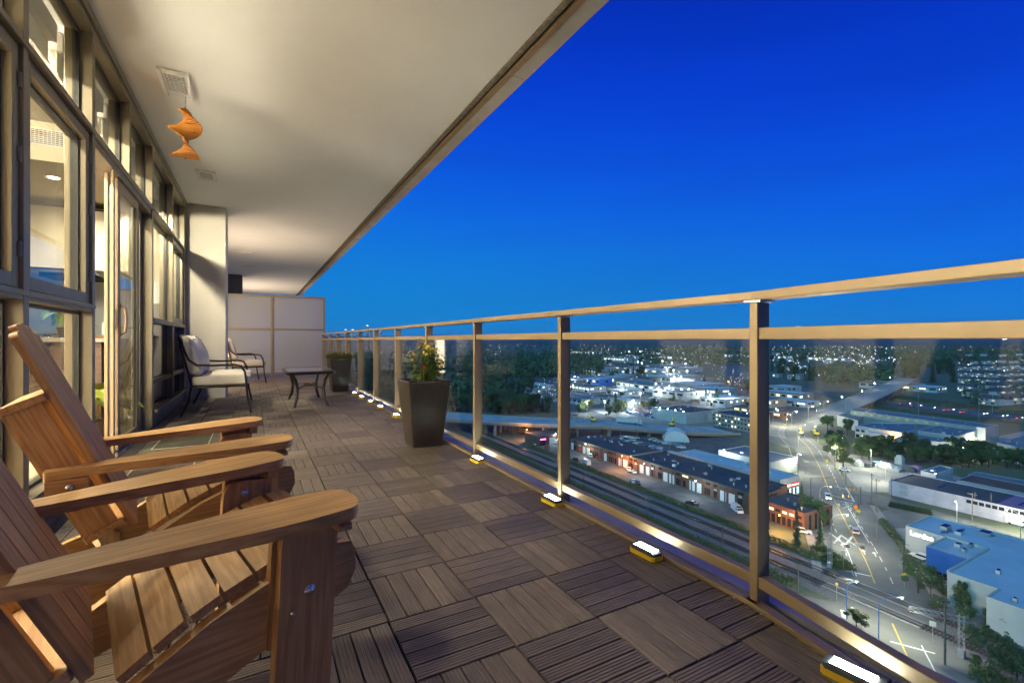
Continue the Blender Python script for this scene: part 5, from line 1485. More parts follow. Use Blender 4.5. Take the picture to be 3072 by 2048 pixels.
# the long row of brick units; the street front is the face at its lowest X, seen from the balcony
def along_front(xw, u):
    """Y on the wall plane X = xw under image column u"""
    d = ray(u, 1500); t = xw/d.x
    return d.y*t
bx = 150.4
bs_n = building('brick_unit_row', 'long brown brick row of units with white shutters, nearer half beside the parked van', rect(bx,101.5,170.6,160.8), 6.0, 'brick', 'roof_dark', 'building', 'brick unit rows beside the tracks', 0.3, 16)
bs_f = building('brick_unit_row', 'long brown brick row of units, farther half towards the viaduct', rect(bx-0.2,161.4,170.6,207), 6.0, 'brick', 'roof_dark', 'building', 'brick unit rows beside the tracks', 0.3, 10)
bs_e = building('brick_shop_wing', 'brick end wing with a pink neon sign and two white shutters', rect(138,222,165,236), 5.2, 'brick', 'roof_dark', 'building', None, 0.3, 3)
MB().box(bx-0.15,160.85,GZ+5.6,170.4,161.35,GZ+6.6).build('party_wall', M['concrete'], bs_n)
def on_front(t, xw, rows):
    for (u0, u1, z0, z1, mat, nm) in rows:
        ya, yb = along_front(xw, u0), along_front(xw, u1)
        MB().box(xw-0.09, min(ya,yb), GZ+z0, xw-0.005, max(ya,yb), GZ+z1).build(nm, M[mat], t)
Z6 = lambda x: 1700+.287*x
rows = []
for (a, b) in ((765,805),(820,865),(1005,1055),(1073,1125),(1285,1340),(1362,1420),(1605,1668),(1695,1758)):
    rows.append((Z6(a), Z6(b), 0.0, 3.7, 'shutter', 'shutter_door'))
for (a, b, n_, m_) in ((700,745,4,'wdark'),(880,925,4,'wdark'),(960,1000,3,'wdark'),(1140,1182,4,'wdark'),(1210,1272,4,'wlit'),(1455,1500,4,'wdark'),(1530,1575,4,'wdark'),(1778,1850,4,'wdark')):
    for q in range(n_): rows.append((Z6(a+(b-a)*(q+.12)/n_), Z6(a+(b-a)*(q+.88)/n_), 4.3, 5.1, m_, 'window'))
for (a, b) in ((885,920),(955,995),(1145,1195),(1215,1245),(1440,1500),(1525,1570),(1790,1840)):
    for q in range(3): rows.append((Z6(a+(b-a)*(q+.1)/3), Z6(a+(b-a)*(q+.85)/3), 0.4, 2.9, 'wdark', 'window'))
for (a, b, z0, z1) in ((716,748,3.0,3.7),(885,915,3.2,4.0),(1535,1568,2.9,3.4),(1795,1830,3.1,4.0)):
    rows.append((Z6(a), Z6(b), z0, z1, 'wall_w', 'sign_board'))
on_front(bs_n, bx-0.02, rows)
rows = []
for (a, b) in ((170,196),(212,240),(392,426),(543,577),(592,636),(50,72)): rows.append((Z6(a), Z6(b), 0.0, 3.6, 'shutter', 'shutter_door'))
for (a, b) in ((75,110),(245,330),(440,520),(640,690)):
    for q in range(4):
        rows.append((Z6(a+(b-a)*(q+.15)/4), Z6(a+(b-a)*(q+.7)/4), 4.3, 5.1, 'wdark', 'window')); rows.append((Z6(a+(b-a)*(q+.15)/4), Z6(a+(b-a)*(q+.8)/4), 0.4, 2.8, 'wdark', 'window'))
rows.append((Z6(125), Z6(152), 3.0, 3.8, 'wall_w', 'sign_board')); rows.append((Z6(125), Z6(155), 0.6, 2.4, 'red', 'red_panel'))
on_front(bs_f, bx-0.22, rows)
for (t_, y0, y1, xw) in ((bs_n,101.5,160.8,bx),(bs_f,161.4,207,bx-0.2)):
    y = y0+1
    while y < y1:
        MB().box(xw-0.22, y-0.25, GZ-0.2, xw-0.001, y+0.25, GZ+5.5).build('pilaster', M['brick'], t_); y += 4.95
    MB().box(xw-0.16, y0, GZ+5.15, xw-0.002, y1, GZ+5.95).build('fascia_band', M['band'], t_)
for (x0, x1, z1, m_, nm) in ((146,150,3.4,'shutter','shutter_door'),(151.5,155.5,3.4,'shutter','shutter_door'),(140,143.2,2.6,'wdark','window'),(158,163,2.6,'wdark','window')):
    MB().box(x0,221.86,GZ,x1,221.99,GZ+z1).build(nm, M[m_], bs_e)
MB().box(140,221.80,GZ+3.0,143.5,221.98,GZ+3.6).build('neon_sign', emis('pink_neon', (1.0,0.15,0.75), 5, False), bs_e)
building('blue_roof_unit', 'flat pale-blue roofed unit backing onto the brick row, red lit sign on its end wall', rect(171.2,104.8,184,154), 7.0, 'wall_g', 'roof_pale', 'building', None, 0.4, 8)
bru = bpy.context.scene.objects['blue_roof_unit']
MB().box(175.2,104.60,GZ+3.4,183.2,104.78,GZ+4.7).build('sign_panel', emis('red_sign', (0.9,0.02,0.02), 0.9, False), bru)
for k in range(5): MB().box(175.7+k*0.42,104.52,GZ+3.75,175.98+k*0.42,104.59,GZ+4.4+0.12*(k in (0,))).build('sign_letter', emis('sign_letter_glow', (1.0,0.75,0.5), 5, False) if k == 0 else bpy.data.materials['sign_letter_glow'], bru)
for k in range(9): MB().box(178.3+k*0.52,104.52,GZ+3.85,178.68+k*0.52,104.59,GZ+4.2).build('sign_letter', bpy.data.materials['sign_letter_glow'], bru)
for k in range(6): MB().box(176+k*1.2,104.7,GZ+0.4,177+k*1.2,104.79,GZ+2.7).build('window', M['wlit2'] if k % 2 else M['wdark'], bru)
nv = building('navy_roof_block', 'navy roofed brick block with an orange wall lamp behind the tall cypresses', [(147,97.5),(164,99.5),(164,103.8),(147,101)], 6.5, 'brick', 'roof_dark', 'building', None, 0.2, 0)
nv2 = building('navy_hall', 'low navy roofed hall with glowing doorways beside the road', rect(147.5,82.5,163,97), 6.0, 'brick', 'roof_dark', 'building', None, 0.25, 3)
for k in range(6): MB().box(147.34, 83.5+k*2.2, GZ+3.8, 147.49, 85.0+k*2.2, GZ+4.6).build('window', M['wlit'] if k in (1,2,4) else M['wdark'], nv2)
for k in range(8): MB().box(147.36, 83.3+k*1.7, GZ+0.2, 147.49, 84.4+k*1.7, GZ+2.8).build('door', M['wdark'], nv2)
for k in range(9): MB().box(148+k*1.65, 82.36, GZ+0.2, 149.1+k*1.65, 82.49, GZ+5.0).build('slat_panel', M['wdark'] if k % 2 else M['brick'], nv2)

lp = [(160,62),(176.2,62),(176.2,14),(130.2,14),(130.2,37),(136.4,37),(136.4,45.2),(148.7,45.2),(148.7,53.4),(160,53.4)]
lc_ = building('auto_parts_store', 'pale blue roofed store with a white lit name sign and blue corner panel', lp, 7.0, 'wall_w', 'roof_pale', 'store', None, 0.35, 0)
MB().box(159.80,55.6,GZ+4.6,159.985,61.1,GZ+6.3).build('sign_panel', M['wall_w'], lc_)
tx_ = bpy.data.curves.new('sign_lettering', 'FONT'); tx_.body = 'Lordco'; tx_.size = 1.75; tx_.extrude = 0.04; tx_.align_x = 'CENTER'; tx_.align_y = 'CENTER'; tx_.offset = 0.035
tx_.materials.append(emis('sign_white_glow', (0.95,0.98,1.0), 4, False))
tmp_ = bpy.data.objects.new('sign_tmp', tx_); COL.objects.link(tmp_)
bpy.context.view_layer.update()
tme = bpy.data.meshes.new_from_object(tmp_.evaluated_get(bpy.context.evaluated_depsgraph_get()))
bpy.data.objects.remove(tmp_); bpy.data.curves.remove(tx_)
to = link('sign_lettering', tme, lc_); to.matrix_local = Matrix.Translation(Vector((159.74,58.35,GZ+5.45)) - Vector(lc_['_o'])) @ Matrix(((0,0,-1),(-1,0,0),(0,1,0))).to_4x4()
MB().box(148.50,45.3,GZ+1.6,148.69,53.3,GZ+6.9).build('blue_panel', M['wall_blue'], lc_)
MB().box(148.56,45.8,GZ+0.05,148.69,52.9,GZ+1.55).build('entrance', M['wdark'], lc_)
for k in range(4): MB().box(148.44,46.2+k*1.9,GZ,148.62,46.45+k*1.9,GZ+1.6).build('bollard', M['wall_blue'], lc_)
MB().box(176.0,14.2,GZ+6.66,150,14.4,GZ+6.9).build('roof_kerb', M['wall_w'], lc_); MB().box(160.1,45.0,GZ+6.66,160.5,53.4,GZ+7.25).build('roof_wall', M['wall_w'], lc_); MB().box(136.5,44.9,GZ+6.66,160.1,45.3,GZ+7.25).build('roof_wall', M['wall_w'], lc_)
for (x, y, w, d) in ((168,56,3.2,1.6),(166.5,52.6,2.4,1.4),(172,49,2.8,2.2),(156,49.5,1.6,1.2),(153.5,47.6,1.4,0.7),(158.5,47.9,1.8,0.7),(146,39.5,1.4,0.8),(133,33.6,0.7,0.7),(133.4,28.8,0.9,0.9),(140,30,1.0,1.0)):
    MB().box(x-w/2,y-d/2,GZ+6.66,x+w/2,y+d/2,GZ+6.66+0.9).build('roof_unit', M['roofkit'], lc_, bevel=0.05)
    MB().box(x-w/2+.15,y-d/2+.15,GZ+7.57,x+w/2-.15,y+d/2-.15,GZ+7.66).build('unit_grille', M['wdark'], lc_)
# stains with a shape of their own around the roof plant
for (x, y, w, d) in ((166,55,7,2.0),(170,53.5,6,1.5),(173,48,3,1.6),(150,33,6,1.8),(158,25,5,2.2),(142,24,5,1.5)):
    mb = MB(); n = 14
    mb.sheet([(x+w/2*math.cos(6.283*q/n)*rc_.uniform(.6,1.1), y+d/2*math.sin(6.283*q/n)*rc_.uniform(.6,1.1), GZ+6.656) for q in range(n)])
    mb.build('roof_stain', M['roof_mid'], lc_)

pl_ = building('long_lilac_warehouse', 'long lilac-white block warehouse with a mauve and blue patched roof', rect(213.5,-5,232.5,88), 5.2, 'wall_l', 'roof_dark', 'warehouse', None, 0.25, 0)
MB().box(213.9,47,GZ+4.96,232,58.5,GZ+4.985).build('mauve_roof_patch', M['roof_violet'], pl_); MB().box(213.9,-4.6,GZ+4.96,232,46.9,GZ+4.985).build('blue_roof_patch', M['roof_pale'], pl_)
for k in range(12): MB().box(217+rc_.uniform(0,8),-2+k*7,GZ+4.99,222+rc_.uniform(0,6),-1.2+k*7,GZ+5.10).build('skylight', M['wdark'], pl_)
y = 2.0
while y < 66: MB().box(213.36,y,GZ+3.4,213.49,y+1.25,GZ+4.5).build('window', M['wdark'], pl_); y += 1.6
for (y0, z0) in ((82,3.2),(82,0.8)): MB().box(213.36,y0,GZ+z0,213.49,y0+2.6,GZ+z0+1.6).build('louvre', M['wall_g'], pl_)
building('rust_roof_shed', 'rust-brown roofed sheds behind the lilac warehouse', rect(238,-10,252,76), 5.0, 'wall_g', 'roof_red', 'shed', None, 0.15, 0)
building('white_corner_building', 'small white building with a bright lamp behind the lilac warehouse', px_poly(Q4, [(1408,490),(1585,438),(1705,465),(1545,525)], 6), 6.0, 'wall_w', 'roof_mid', 'building', None, 0.4, 2)
building('low_blue_shed', 'low grey shed stretching right of the small white building', rect(255,30,264,78), 4.2, 'wall_g', 'roof_mid', 'shed', None, 0.2, 0)
shd = building('open_shed', 'dark roofed open shed with white posts at the picture edge', rect(270,-10,290,28), 4.6, 'wall_g', 'roof_dark', 'shed', None, 0.2, 0)
for k in range(9): MB().box(269.6,-9+k*4.4,GZ,269.95,-8.6+k*4.4,GZ+4.2).build('post', M['wall_w'], shd); 
for k in range(8): MB().box(269.8,-8.4+k*4.4,GZ+0.3,269.98,-4.8+k*4.4,GZ+3.4).build('lit_bay', M['wlit2'] if k % 3 else M['wdark'], shd)
# big grey warehouse group
def px_poly(Q, pts, h): return [(q.x, q.y) for q in (Q(x,y,h) for x,y in pts)]
def snap_rect(Q, pts, h):
    q = px_poly(Q, pts, h); xs = [p[0] for p in q]; ys = [p[1] for p in q]; return rect(min(xs),min(ys),max(xs),max(ys))
wA = building('warehouse_wing', 'tall rear wing of the big grey warehouse with lime green panels', px_poly(Q3, [(768,822),(835,800),(2120,958),(2000,985)], 10), 10, 'wall_g', 'roof_mid', 'warehouse', 'grey warehouse wings', 0.4, 12)
wB = building('warehouse_wing', 'left wing of the big grey warehouse with a blue stripe and an orange lamp', px_poly(Q3, [(808,962),(960,935),(1640,945),(1235,1026)], 7.5), 7.5, 'wall_w', 'roof_mid', 'warehouse', 'grey warehouse wings', 0.4, 6)
wC = building('warehouse_wing', 'right wing of the big grey warehouse with lit loading bays', px_poly(Q3, [(1380,1008),(1650,945),(2005,985),(1740,1058)], 8), 8, 'wall_g', 'roof_mid', 'warehouse', 'grey warehouse wings', 0.4, 9)
wD = building('warehouse_wing', 'front office wing of the big grey warehouse with two white lamps', px_poly(Q3, [(1180,1072),(1400,1010),(1845,1095),(1590,1112)], 6), 6, 'wall_g', 'roof_mid', 'warehouse', 'grey warehouse wings', 0.4, 4)
wE = building('striped_office', 'pale office with a blue stripe and one lit window at the warehouse corner', px_poly(Q3, [(645,868),(735,842),(900,860),(835,915)], 7), 7, 'wall_w', 'roof_mid', 'office', None, 0.3, 2)
M['lime_panel'] = mk('lime_panel', (0.38,0.52,0.06), 0.6)
def front_items(t, a, b, specs):
    a, b = Vector((*a,0)), Vector((*b,0)); d = (b-a); L_ = d.length; d.normalize(); n = Vector((d.y,-d.x,0))
    if n.dot(-(a+b)/2) < 0: n = -n
    for (f0, f1, z0, z1, m_, nm) in specs:
        c_ = a + d*(L_*(f0+f1)/2) + n*0.06 + Vector((0,0,GZ+(z0+z1)/2))
        MB().obox(c_, d*(L_*(f1-f0)/2), n*0.055, Vector((0,0,(z1-z0)/2))).build(nm, M[m_] if isinstance(m_, str) else m_, t)
qa = px_poly(Q3, [(768,822),(2000,985)], 10)
front_items(wA, qa[0], qa[1], [(0.03+0.072*k, 0.055+0.072*k, 7.9+0.5*(k%2), 9.0+0.3*(k%2), 'lime_panel', 'lime_panel') for k in range(10)])
qa = px_poly(Q3, [(2005,985),(1740,1058)], 8)
front_items(wC, qa[1], qa[0], [(0.08+0.11*k, 0.15+0.11*k, 0.2, 4.2, 'lime_panel' if k%3==1 else 'shutter', 'loading_door') for k in range(8)])
qa = px_poly(Q3, [(808,962),(1235,1026)], 7.5)
front_items(wB, qa[0], qa[1], [(0.02,0.10,4.2,5.6,'wdark','window'),(0.14,0.22,4.2,5.6,'wdark','window'),(0.14,0.22,0.6,2.6,'wlit','window'),(0.02,0.10,0.6,2.6,'wdark','window'),(0.50,0.60,0.1,3.6,'shutter','shutter_door'),(0.62,0.73,0.1,3.6,'shutter','shutter_door'),(0.76,0.98,0.1,3.4,'wall_w','shutter_door'),(0.0,0.30,6.3,6.8,'wall_blue','blue_stripe'),(0.30,0.75,5.0,5.5,'wall_blue','blue_stripe')])
qa = px_poly(Q3, [(1845,1095),(1590,1112)], 6)
front_items(wD, qa[1], qa[0], [(0.05,0.3,3.2,4.8,'wdark','window'),(0.38,0.5,3.2,4.8,'lime_panel','lime_panel'),(0.05,0.2,0.2,2.6,'wlit2','window'),(0.7,0.95,3.2,4.8,'wdark','window')])
ofc = building('modern_office', 'modern grey two storey office with strip windows at the picture edge', px_poly(Q3, [(2105,1118),(2360,1035),(2900,1100),(2700,1240)], 8), 8, 'wall_g', 'roof_mid', 'office', None, 0.4, 6)
qa = px_poly(Q3, [(2105,1118),(2700,1240)], 8)
front_items(ofc, qa[0], qa[1], [(0.02+0.085*k, 0.075+0.085*k, z, z+1.5, 'lime_panel' if k == 1 else 'wdark', 'window') for k in range(11) for z in (1.2, 5.0)])

# town blocks, each a plain building of its own seen small
def block(Q, x, y, wx, wy, h, label, wall='wall_g', roof='roof_mid', lit=0, nm='industrial_building', windows=0, kit=3, wmat='wdark', cat='building', group='industrial buildings in the valley'):
    c_ = Q(x, y); px, py = c_.x, c_.y
    t = building(nm, label, rect(px, py, px+wx, py+wy), h, wall, roof, cat, group, 0.4, kit)
    for k in range(windows):
        f0 = (k+0.15)/windows; f1 = (k+0.8)/windows
        m_ = M['wlit'] if (lit and rc_.random() < lit) else M[wmat]
        if lit and rc_.random() < lit*0.6: m_ = M['wlit2']
        MB().box(px-0.08, py+wy*f0, GZ+h*0.45, px-0.005, py+wy*f1, GZ+h*0.75).build('window', m_, t)
    for k in range(rc_.randint(2,4)):
        f0 = rc_.uniform(0.05,0.85); w_ = rc_.uniform(2.2,4.0)
        MB().box(px-0.09, py+wy*f0, GZ, px-0.006, py+min(wy*f0+w_, wy-0.5), GZ+min(h*0.4,3.6)).build('loading_door', rc_.choice((M['shutter'],M['wdark'],M['wall_b'])), t)
    for k in range(rc_.randint(2,5)):
        f0 = rc_.uniform(0.05,0.8); w_ = rc_.uniform(1.5,4.0)
        MB().box(px+wx*f0, py-0.08, GZ+h*0.5, px+min(wx*f0+w_, wx-0.4), py-0.005, GZ+h*0.75).build('window', rc_.choice((M['wdark'],M['wdark'],M['wlit2'],M['wlit'])), t)
    MB().box(px-0.12, py-0.12, GZ+h-0.9, px-0.002, py+wy+0.1, GZ+h-0.02).build('fascia_band', rc_.choice((M['band'],M['wall_g'],M['roof_mid'],M['wall_blue'])), t)
    return t
wb = building('white_box_store', 'big white box building with wall lamps beside the packed car lot', rect(265,229,300,261), 8.0, 'wall_w', 'roof_dark', 'building', None, 0.5, 8)
ob = building('brick_office', 'three storey brick office with rows of lit windows left of the nearest post', px_poly(Q2, [(1835,985),(2090,962),(2560,1010),(2420,1085)], 9), 9.0, 'wall_b', 'roof_dark', 'office', None, 0.5, 14)
qa = px_poly(Q2, [(1835,985),(2420,1085)], 9)
front_items(ob, qa[0], qa[1], [(0.02+0.07*k, 0.05+0.07*k, z, z+1.2, 'wlit' if (k*7+int(z)) % 5 == 0 else ('wlit2' if (k+int(z)) % 7 == 0 else 'wdark'), 'window') for k in range(14) for z in (1.0, 3.9, 6.6)])
wh = building('white_store_shed', 'white flat roofed shed behind the blue roof with a glaring lamp beside it', [(196,124),(216,124),(216,150),(196,150)], 6.0, 'wall_w', 'roof_mid', 'shed', None, 0.3, 2)
building('storage_container', 'white storage container near the fabric dome', rect(182,160,185,169), 3.0, 'wall_w', 'roof_pale', 'container', None, 0.1, 0)
building('storage_container', 'grey storage container just right of the white one near the fabric dome', rect(187,152,190,158), 3.0, 'wall_g', 'roof_pale', 'container', None, 0.1, 0)
# fabric dome
q0, q1 = Q6(1015,255), Q6(1282,268)
dm = thing('fabric_dome', 'white arched fabric dome shelter beside the car lot', 'shelter', ((q0.x+q1.x)/2, (q0.y+q1.y)/2, GZ), world=True)
dv = (q1-q0); wdm = dv.length; dv.normalize(); dn = Vector((-dv.y, dv.x, 0)); 
if dn.x < 0: dn = -dn
M['fabric'] = mk('dome_fabric', (0.55,0.56,0.55), 0.6, var=(0.5,.1))
for s_ in range(4):
    mb = MB(); n = 14; vs = []
    for e in (0, 1):
        for k in range(n+1):
            a = math.pi*k/n
            vs.append(q0 + dv*(wdm/2 - wdm/2*math.cos(a)) + dn*(3.2*(s_+e) + (0.02 if e else 0)) + Vector((0,0,6.2*math.sin(a))))
    mb.add(vs, [(k, k+1, k+n+2, k+n+1) for k in range(n)])
    mb.build('fabric_panel', M['fabric'], dm, smooth=True)
    MB().tube([q0 + dv*(wdm/2 - wdm/2*1.005*math.cos(math.pi*k/n)) + dn*(3.2*s_) + Vector((0,0,6.25*math.sin(math.pi*k/n))) for k in range(n+1)], 0.10, 5).build('hoop', M['galv'], dm)
mb = MB(); n = 14
mb.add([q0 + dv*(wdm/2 - wdm/2*math.cos(math.pi*k/n)) + dn*0.05 + Vector((0,0,6.18*math.sin(math.pi*k/n))) for k in range(n+1)], [tuple(range(n+1))])
mb.build('end_panel', M['fabric'], dm)

specs = [
 (Q2,185,905,22,42,5.5,'grey shed behind the dark pines with two wall lamps','wall_g',6,0.0),
 (Q2,560,895,20,30,6,'pale shed left of the small teal-grey building','wall_w',5,0.2),
 (Q2,820,940,16,32,6,'small teal-grey building above the packed car lot','wall_g',0,0),
 (Q2,1480,840,30,42,8,'grey warehouse with trucks parked before its white wall','wall_w',4,0.2),
 (Q2,1095,742,34,62,8,'long pale warehouse with a row of five wall lamps','wall_w',8,0.5),
 (Q2,1650,742,50,40,8,'broad blue-roofed warehouse beside the starry lamps','wall_g',0,0),
 (Q2,1880,790,36,36,7,'dark roofed warehouse behind the glaring lamps','wall_g',4,0.2),
 (Q2,735,800,20,30,5,'white low shed with a lamp at its corner','wall_w',3,0.3),
 (Q2,890,660,18,20,7,'pink-lit shop block beside the lane','wall_b',4,0.6),
 (Q2,1005,640,28,50,7,'wide tan building with lamps along its eaves','wall_b',6,0.4),
 (Q2,1310,622,26,46,7,'low pale building behind the silver trailers','wall_w',5,0.3),
 (Q2,70,655,24,44,7,'blue-roofed shed with red containers before it','wall_b',5,0.2),
 (Q2,412,662,22,30,9,'blue and white banded warehouse','wall_blue',4,0.3),
 (Q2,285,745,24,60,6,'shed with a bright row of lit bays','wall_w',9,1.0),
 (Q2,365,548,26,34,12,'white two storey works building among trees','wall_w',5,0.3),
 (Q2,205,595,24,40,6,'long low tan shed left of the white works','wall_b',5,0.2),
 (Q2,765,522,30,50,8,'white stepped warehouse with strip lights','wall_w',7,0.6),
 (Q2,770,478,34,70,8,'long grey warehouse behind the stepped one','wall_g',6,0.3),
 (Q2,1255,527,36,66,8,'dark roofed warehouse with white roof lights','wall_g',6,0.4),
 (Q2,1375,472,40,70,9,'long grey warehouse with many yard lamps','wall_g',7,0.5),
 (Q2,722,362,60,110,11,'bright lit depot in the middle distance','wall_w',10,0.9),
 (Q2,345,272,80,150,14,'large glowing plant far back among the woods','wall_w',10,0.8),
 (Q2,1990,935,22,26,7,'white garage with dark doors beside the big pine','wall_w',4,0.1),
 (Q2,2180,900,18,30,6,'flat blue-roofed unit by the nearest post','wall_g',3,0.1),
 (Q1,960,895,18,40,6,'blue-grey truck shed by the dark wood','wall_g',5,0.2),
 (Q1,820,950,12,20,4,'white trailer office by the dark wood','wall_w',3,0.2),
 (Q3,290,752,26,40,8,'cream two storey block behind the crossroads','wall_b',7,0.2),
 (Q3,365,800,20,40,5,'blue-roofed single storey shop behind the trees','wall_g',4,0.1),
 (Q3,45,800,22,36,7,'brick block with a window band near the crossroads','wall_b',8,0.3),
 (Q3,130,905,12,40,5,'low bar building with warm lamps at the crossroads','brick',6,0.8),
 (Q3,175,672,30,24,7,'white gabled shed behind the crossroads','wall_w',2,0.1),
 (Q3,180,362,60,230,11,'very long lit pale warehouse right of the nearest post','wall_w',14,0.9),
 (Q3,720,378,50,170,9,'second long lit warehouse in the far strip','wall_w',10,0.9),
 (Q3,1310,650,40,52,7,'white flat building at the foot of the tall conifers','wall_w',6,0.3),
 (Q3,1560,665,26,36,6,'smaller white building right of the flat one under the conifers','wall_w',4,0.2),
 (Q3,2020,1085,10,26,5,'dark brown store hut in the lit yard','brick',0,0),
 (Q3,1965,1215,10,20,4.5,'dark gated shed beside the modern office','brick',3,0),
 (Q2,1330,330,50,60,10,'small lit factory far behind','wall_w',6,0.8),
 (Q2,620,330,40,60,9,'floodlit hall at the wood edge far back','wall_w',6,0.9),
]
roofs = ['roof_mid','roof_dark','roof_pale','roof_mid']
for k, (Q, x, y, wx, wy, h, lb, wall, nw, lit) in enumerate(specs):
    rf_ = 'roof_pale' if 'blue' in lb else roofs[k % 4]
    block(Q, x, y, wx, wy, h, lb, wall, rf_, lit, windows=nw, kit=6 if k < 26 else 3)

# low buildings filling the valley floor
rb_ = random.Random(77)
for (Q, x0, x1, y0, y1, n, lb) in ((Q2,60,1750,385,640,34,'low industrial shed among the lamps of the middle distance'),(Q2,300,1500,215,330,10,'low industrial shed far back at the wood edge'),(Q3,40,1150,395,545,22,'low pale roofed house or shed right of the nearest post'),(Q3,60,1250,260,330,16,'far low block in the lit strip below the hills')):
    for k in range(n):
        p = Q(rb_.uniform(x0,x1), y0+(y1-y0)*rb_.random()); wx, wy, h = rb_.uniform(14,34), rb_.uniform(16,48), rb_.uniform(4.5,8.5)
        if Q is Q3 and y0 > 390: wx, wy, h = rb_.uniform(9,16), rb_.uniform(9,20), rb_.uniform(4,6.5)
        t = building('low_building', lb, rect(p.x,p.y,p.x+wx,p.y+wy), h, rb_.choice(('wall_w','wall_g','wall_b','wall_g')), rb_.choice(('roof_mid','roof_dark','roof_pale','roof_mid')), 'building', 'low buildings on the valley floor', 0.3, 0)
        for q in range(rb_.randint(2,4)):
            f0 = rb_.uniform(0.05,0.8)
            MB().box(p.x-0.1, p.y+wy*f0, GZ+h*0.35, p.x-0.006, p.y+wy*(f0+0.12), GZ+h*0.7).build('window', M[rb_.choice(('wlit','wlit2','wdark','wdark'))], t)
e_ = strip(resample([(vn[-3].x,vn[-3].y),(vn[-1].x,vn[-1].y),(262,146)], 5), 16, 3, -0.212).build('slip_road', M['asphalt']); tag(e_, 'slip road joining the viaduct to the junction', None, kind='structure')
# ---- houses on the right hillside ------------------------------------------------------------------
def house_proto():
    t = thing('house', '', 'house', (0,0,0), group='houses on the far slope')
    MB().box(-5,-6,0,5,6,5.6).build('walls', M['wall_w'], t, origin=(0,0,0))
    MB().add([(-5.6,-6.6,5.5),(5.6,-6.6,5.5),(5.6,6.6,5.5),(-5.6,6.6,5.5),(0,-6.6,8.2),(0,6.6,8.2)], [(0,4,5,3),(1,2,5,4),(0,1,4),(2,3,5),(3,2,1,0)]).build('roof', M['roof_dark'], t, origin=(0,0,0))
    for (y, z, m_) in ((-3.6,3.6,'wlit_dim'),(0.4,3.6,'wdark'),(3.4,3.6,'wdark'),(-3.2,0.9,'wdark'),(2.4,0.9,'wlit_dim')):
        MB().box(-5.08,y-0.8,z,-5.005,y+0.8,z+1.2).build('window', M[m_], t, origin=(0,0,0))
    MB().box(-6.2,-5.8,2.75,-5.01,5.8,2.95).build('balcony', M['wall_w'], t, origin=(0,0,0))
    return t
hp = house_proto(); first = True
hl = []
for r_, (y0, x0, x1, n) in enumerate([(770,2060,2600,6),(715,1860,2600,8),(665,1840,2600,8),(610,1830,2600,8),(560,1830,2600,8),(500,1820,2600,7),(455,1900,2600,6),(400,1850,2600,5)]):
    for k in range(n):
        x = x0 + (x1-x0)*(k+rc_.uniform(-.15,.15))/n
        hl.append((r_, Q3(x, y0+rc_.uniform(-8,8)), x))
for (r_, p, x) in hl:
    o = hp if first else copy_tree(hp); first = False
    o.location = (p.x, p.y, GZ + max(0, (p.x-560)*0.018)); o.rotation_euler = (0,0,R(rc_.choice((0,0,8,90,-12))))
    s_ = rc_.uniform(0.9,1.15); o.scale = (s_,s_,s_)
    if r_ < 2: o['label'] = 'pale gabled house with lit windows in the nearest rows at the foot of the slope'
    elif r_ < 5: o['label'] = 'pale gabled house with lit windows in the middle rows of the slope'
    else: o['label'] = 'small pale house with lit windows high on the far slope among trees'

# ---- trees -------------------------------------------------------------------------------------------
def crown_mesh(kind, seed, n, nm='crown'):
    rr = random.Random(seed); mb = MB()
    if kind < 2:
        lobes = []
        for k in range(15):
            a = rr.uniform(0,6.28); rad = rr.uniform(0.0,0.30); z = rr.uniform(0.26,0.88)
            lobes.append((Vector((math.cos(a)*rad, math.sin(a)*rad, z)), rr.uniform(0.09,0.18)*(1.1-abs(z-0.55))))
        for k in range(n):
            c_, r_ = lobes[rr.randrange(len(lobes))]
            d = Vector((rr.gauss(0,1), rr.gauss(0,1), rr.gauss(0,1))).normalized()
            p = c_ + d*r_*(rr.random()**0.45)*1.05
            s_ = rr.uniform(0.010,0.026)
            a = Vector((rr.gauss(0,1), rr.gauss(0,1), rr.gauss(0,0.7))).normalized(); b = a.cross(d+Vector((0,0,0.3))).normalized()
            mb.add([p-a*s_-b*s_*0.6, p+a*s_-b*s_*0.5, p+a*s_*0.7+b*s_*0.8, p-a*s_*0.6+b*s_*0.7], [(0,1,2,3)])
    else:
        for k in range(n):
            z = 0.06 + 0.94*(1-math.sqrt(rr.random()))*0.98
            rmax = 0.19*(1-z)**0.85 + 0.012
            rmax *= 0.8 + 0.35*math.sin(z*46)
            a = rr.uniform(0,6.28); r_ = rmax*math.sqrt(rr.uniform(0.15,1))
            p = Vector((math.cos(a)*r_, math.sin(a)*r_, z - r_*0.35))
            d = Vector((math.cos(a), math.sin(a), -0.55)).normalized(); s_ = rr.uniform(0.011,0.024)
            b = Vector((-math.sin(a), math.cos(a), rr.uniform(-.4,.4))).normalized()
            mb.add([p-d*s_-b*s_*0.5, p+d*s_*1.3-b*s_*0.15, p+d*s_*1.3+b*s_*0.15, p-d*s_+b*s_*0.5], [(0,1,2,3)])
    return mb
def trunk_mesh(kind, seed):
    rr = random.Random(seed); mb = MB()
    mb.tube([(0,0,0),(0.004,0.003,0.3),(0.0,0.0,0.62 if kind < 2 else 0.93)], [0.018,0.012,0.004], 7)
    if kind < 2:
        for k in range(6):
            a = rr.uniform(0,6.28); z = rr.uniform(0.22,0.5)
            mb.tube([(0,0,z),(math.cos(a)*0.10,math.sin(a)*0.10,z+0.14),(math.cos(a)*0.2,math.sin(a)*0.2,z+0.24)], [0.007,0.005,0.002], 5)
    return mb
PROTO = {}
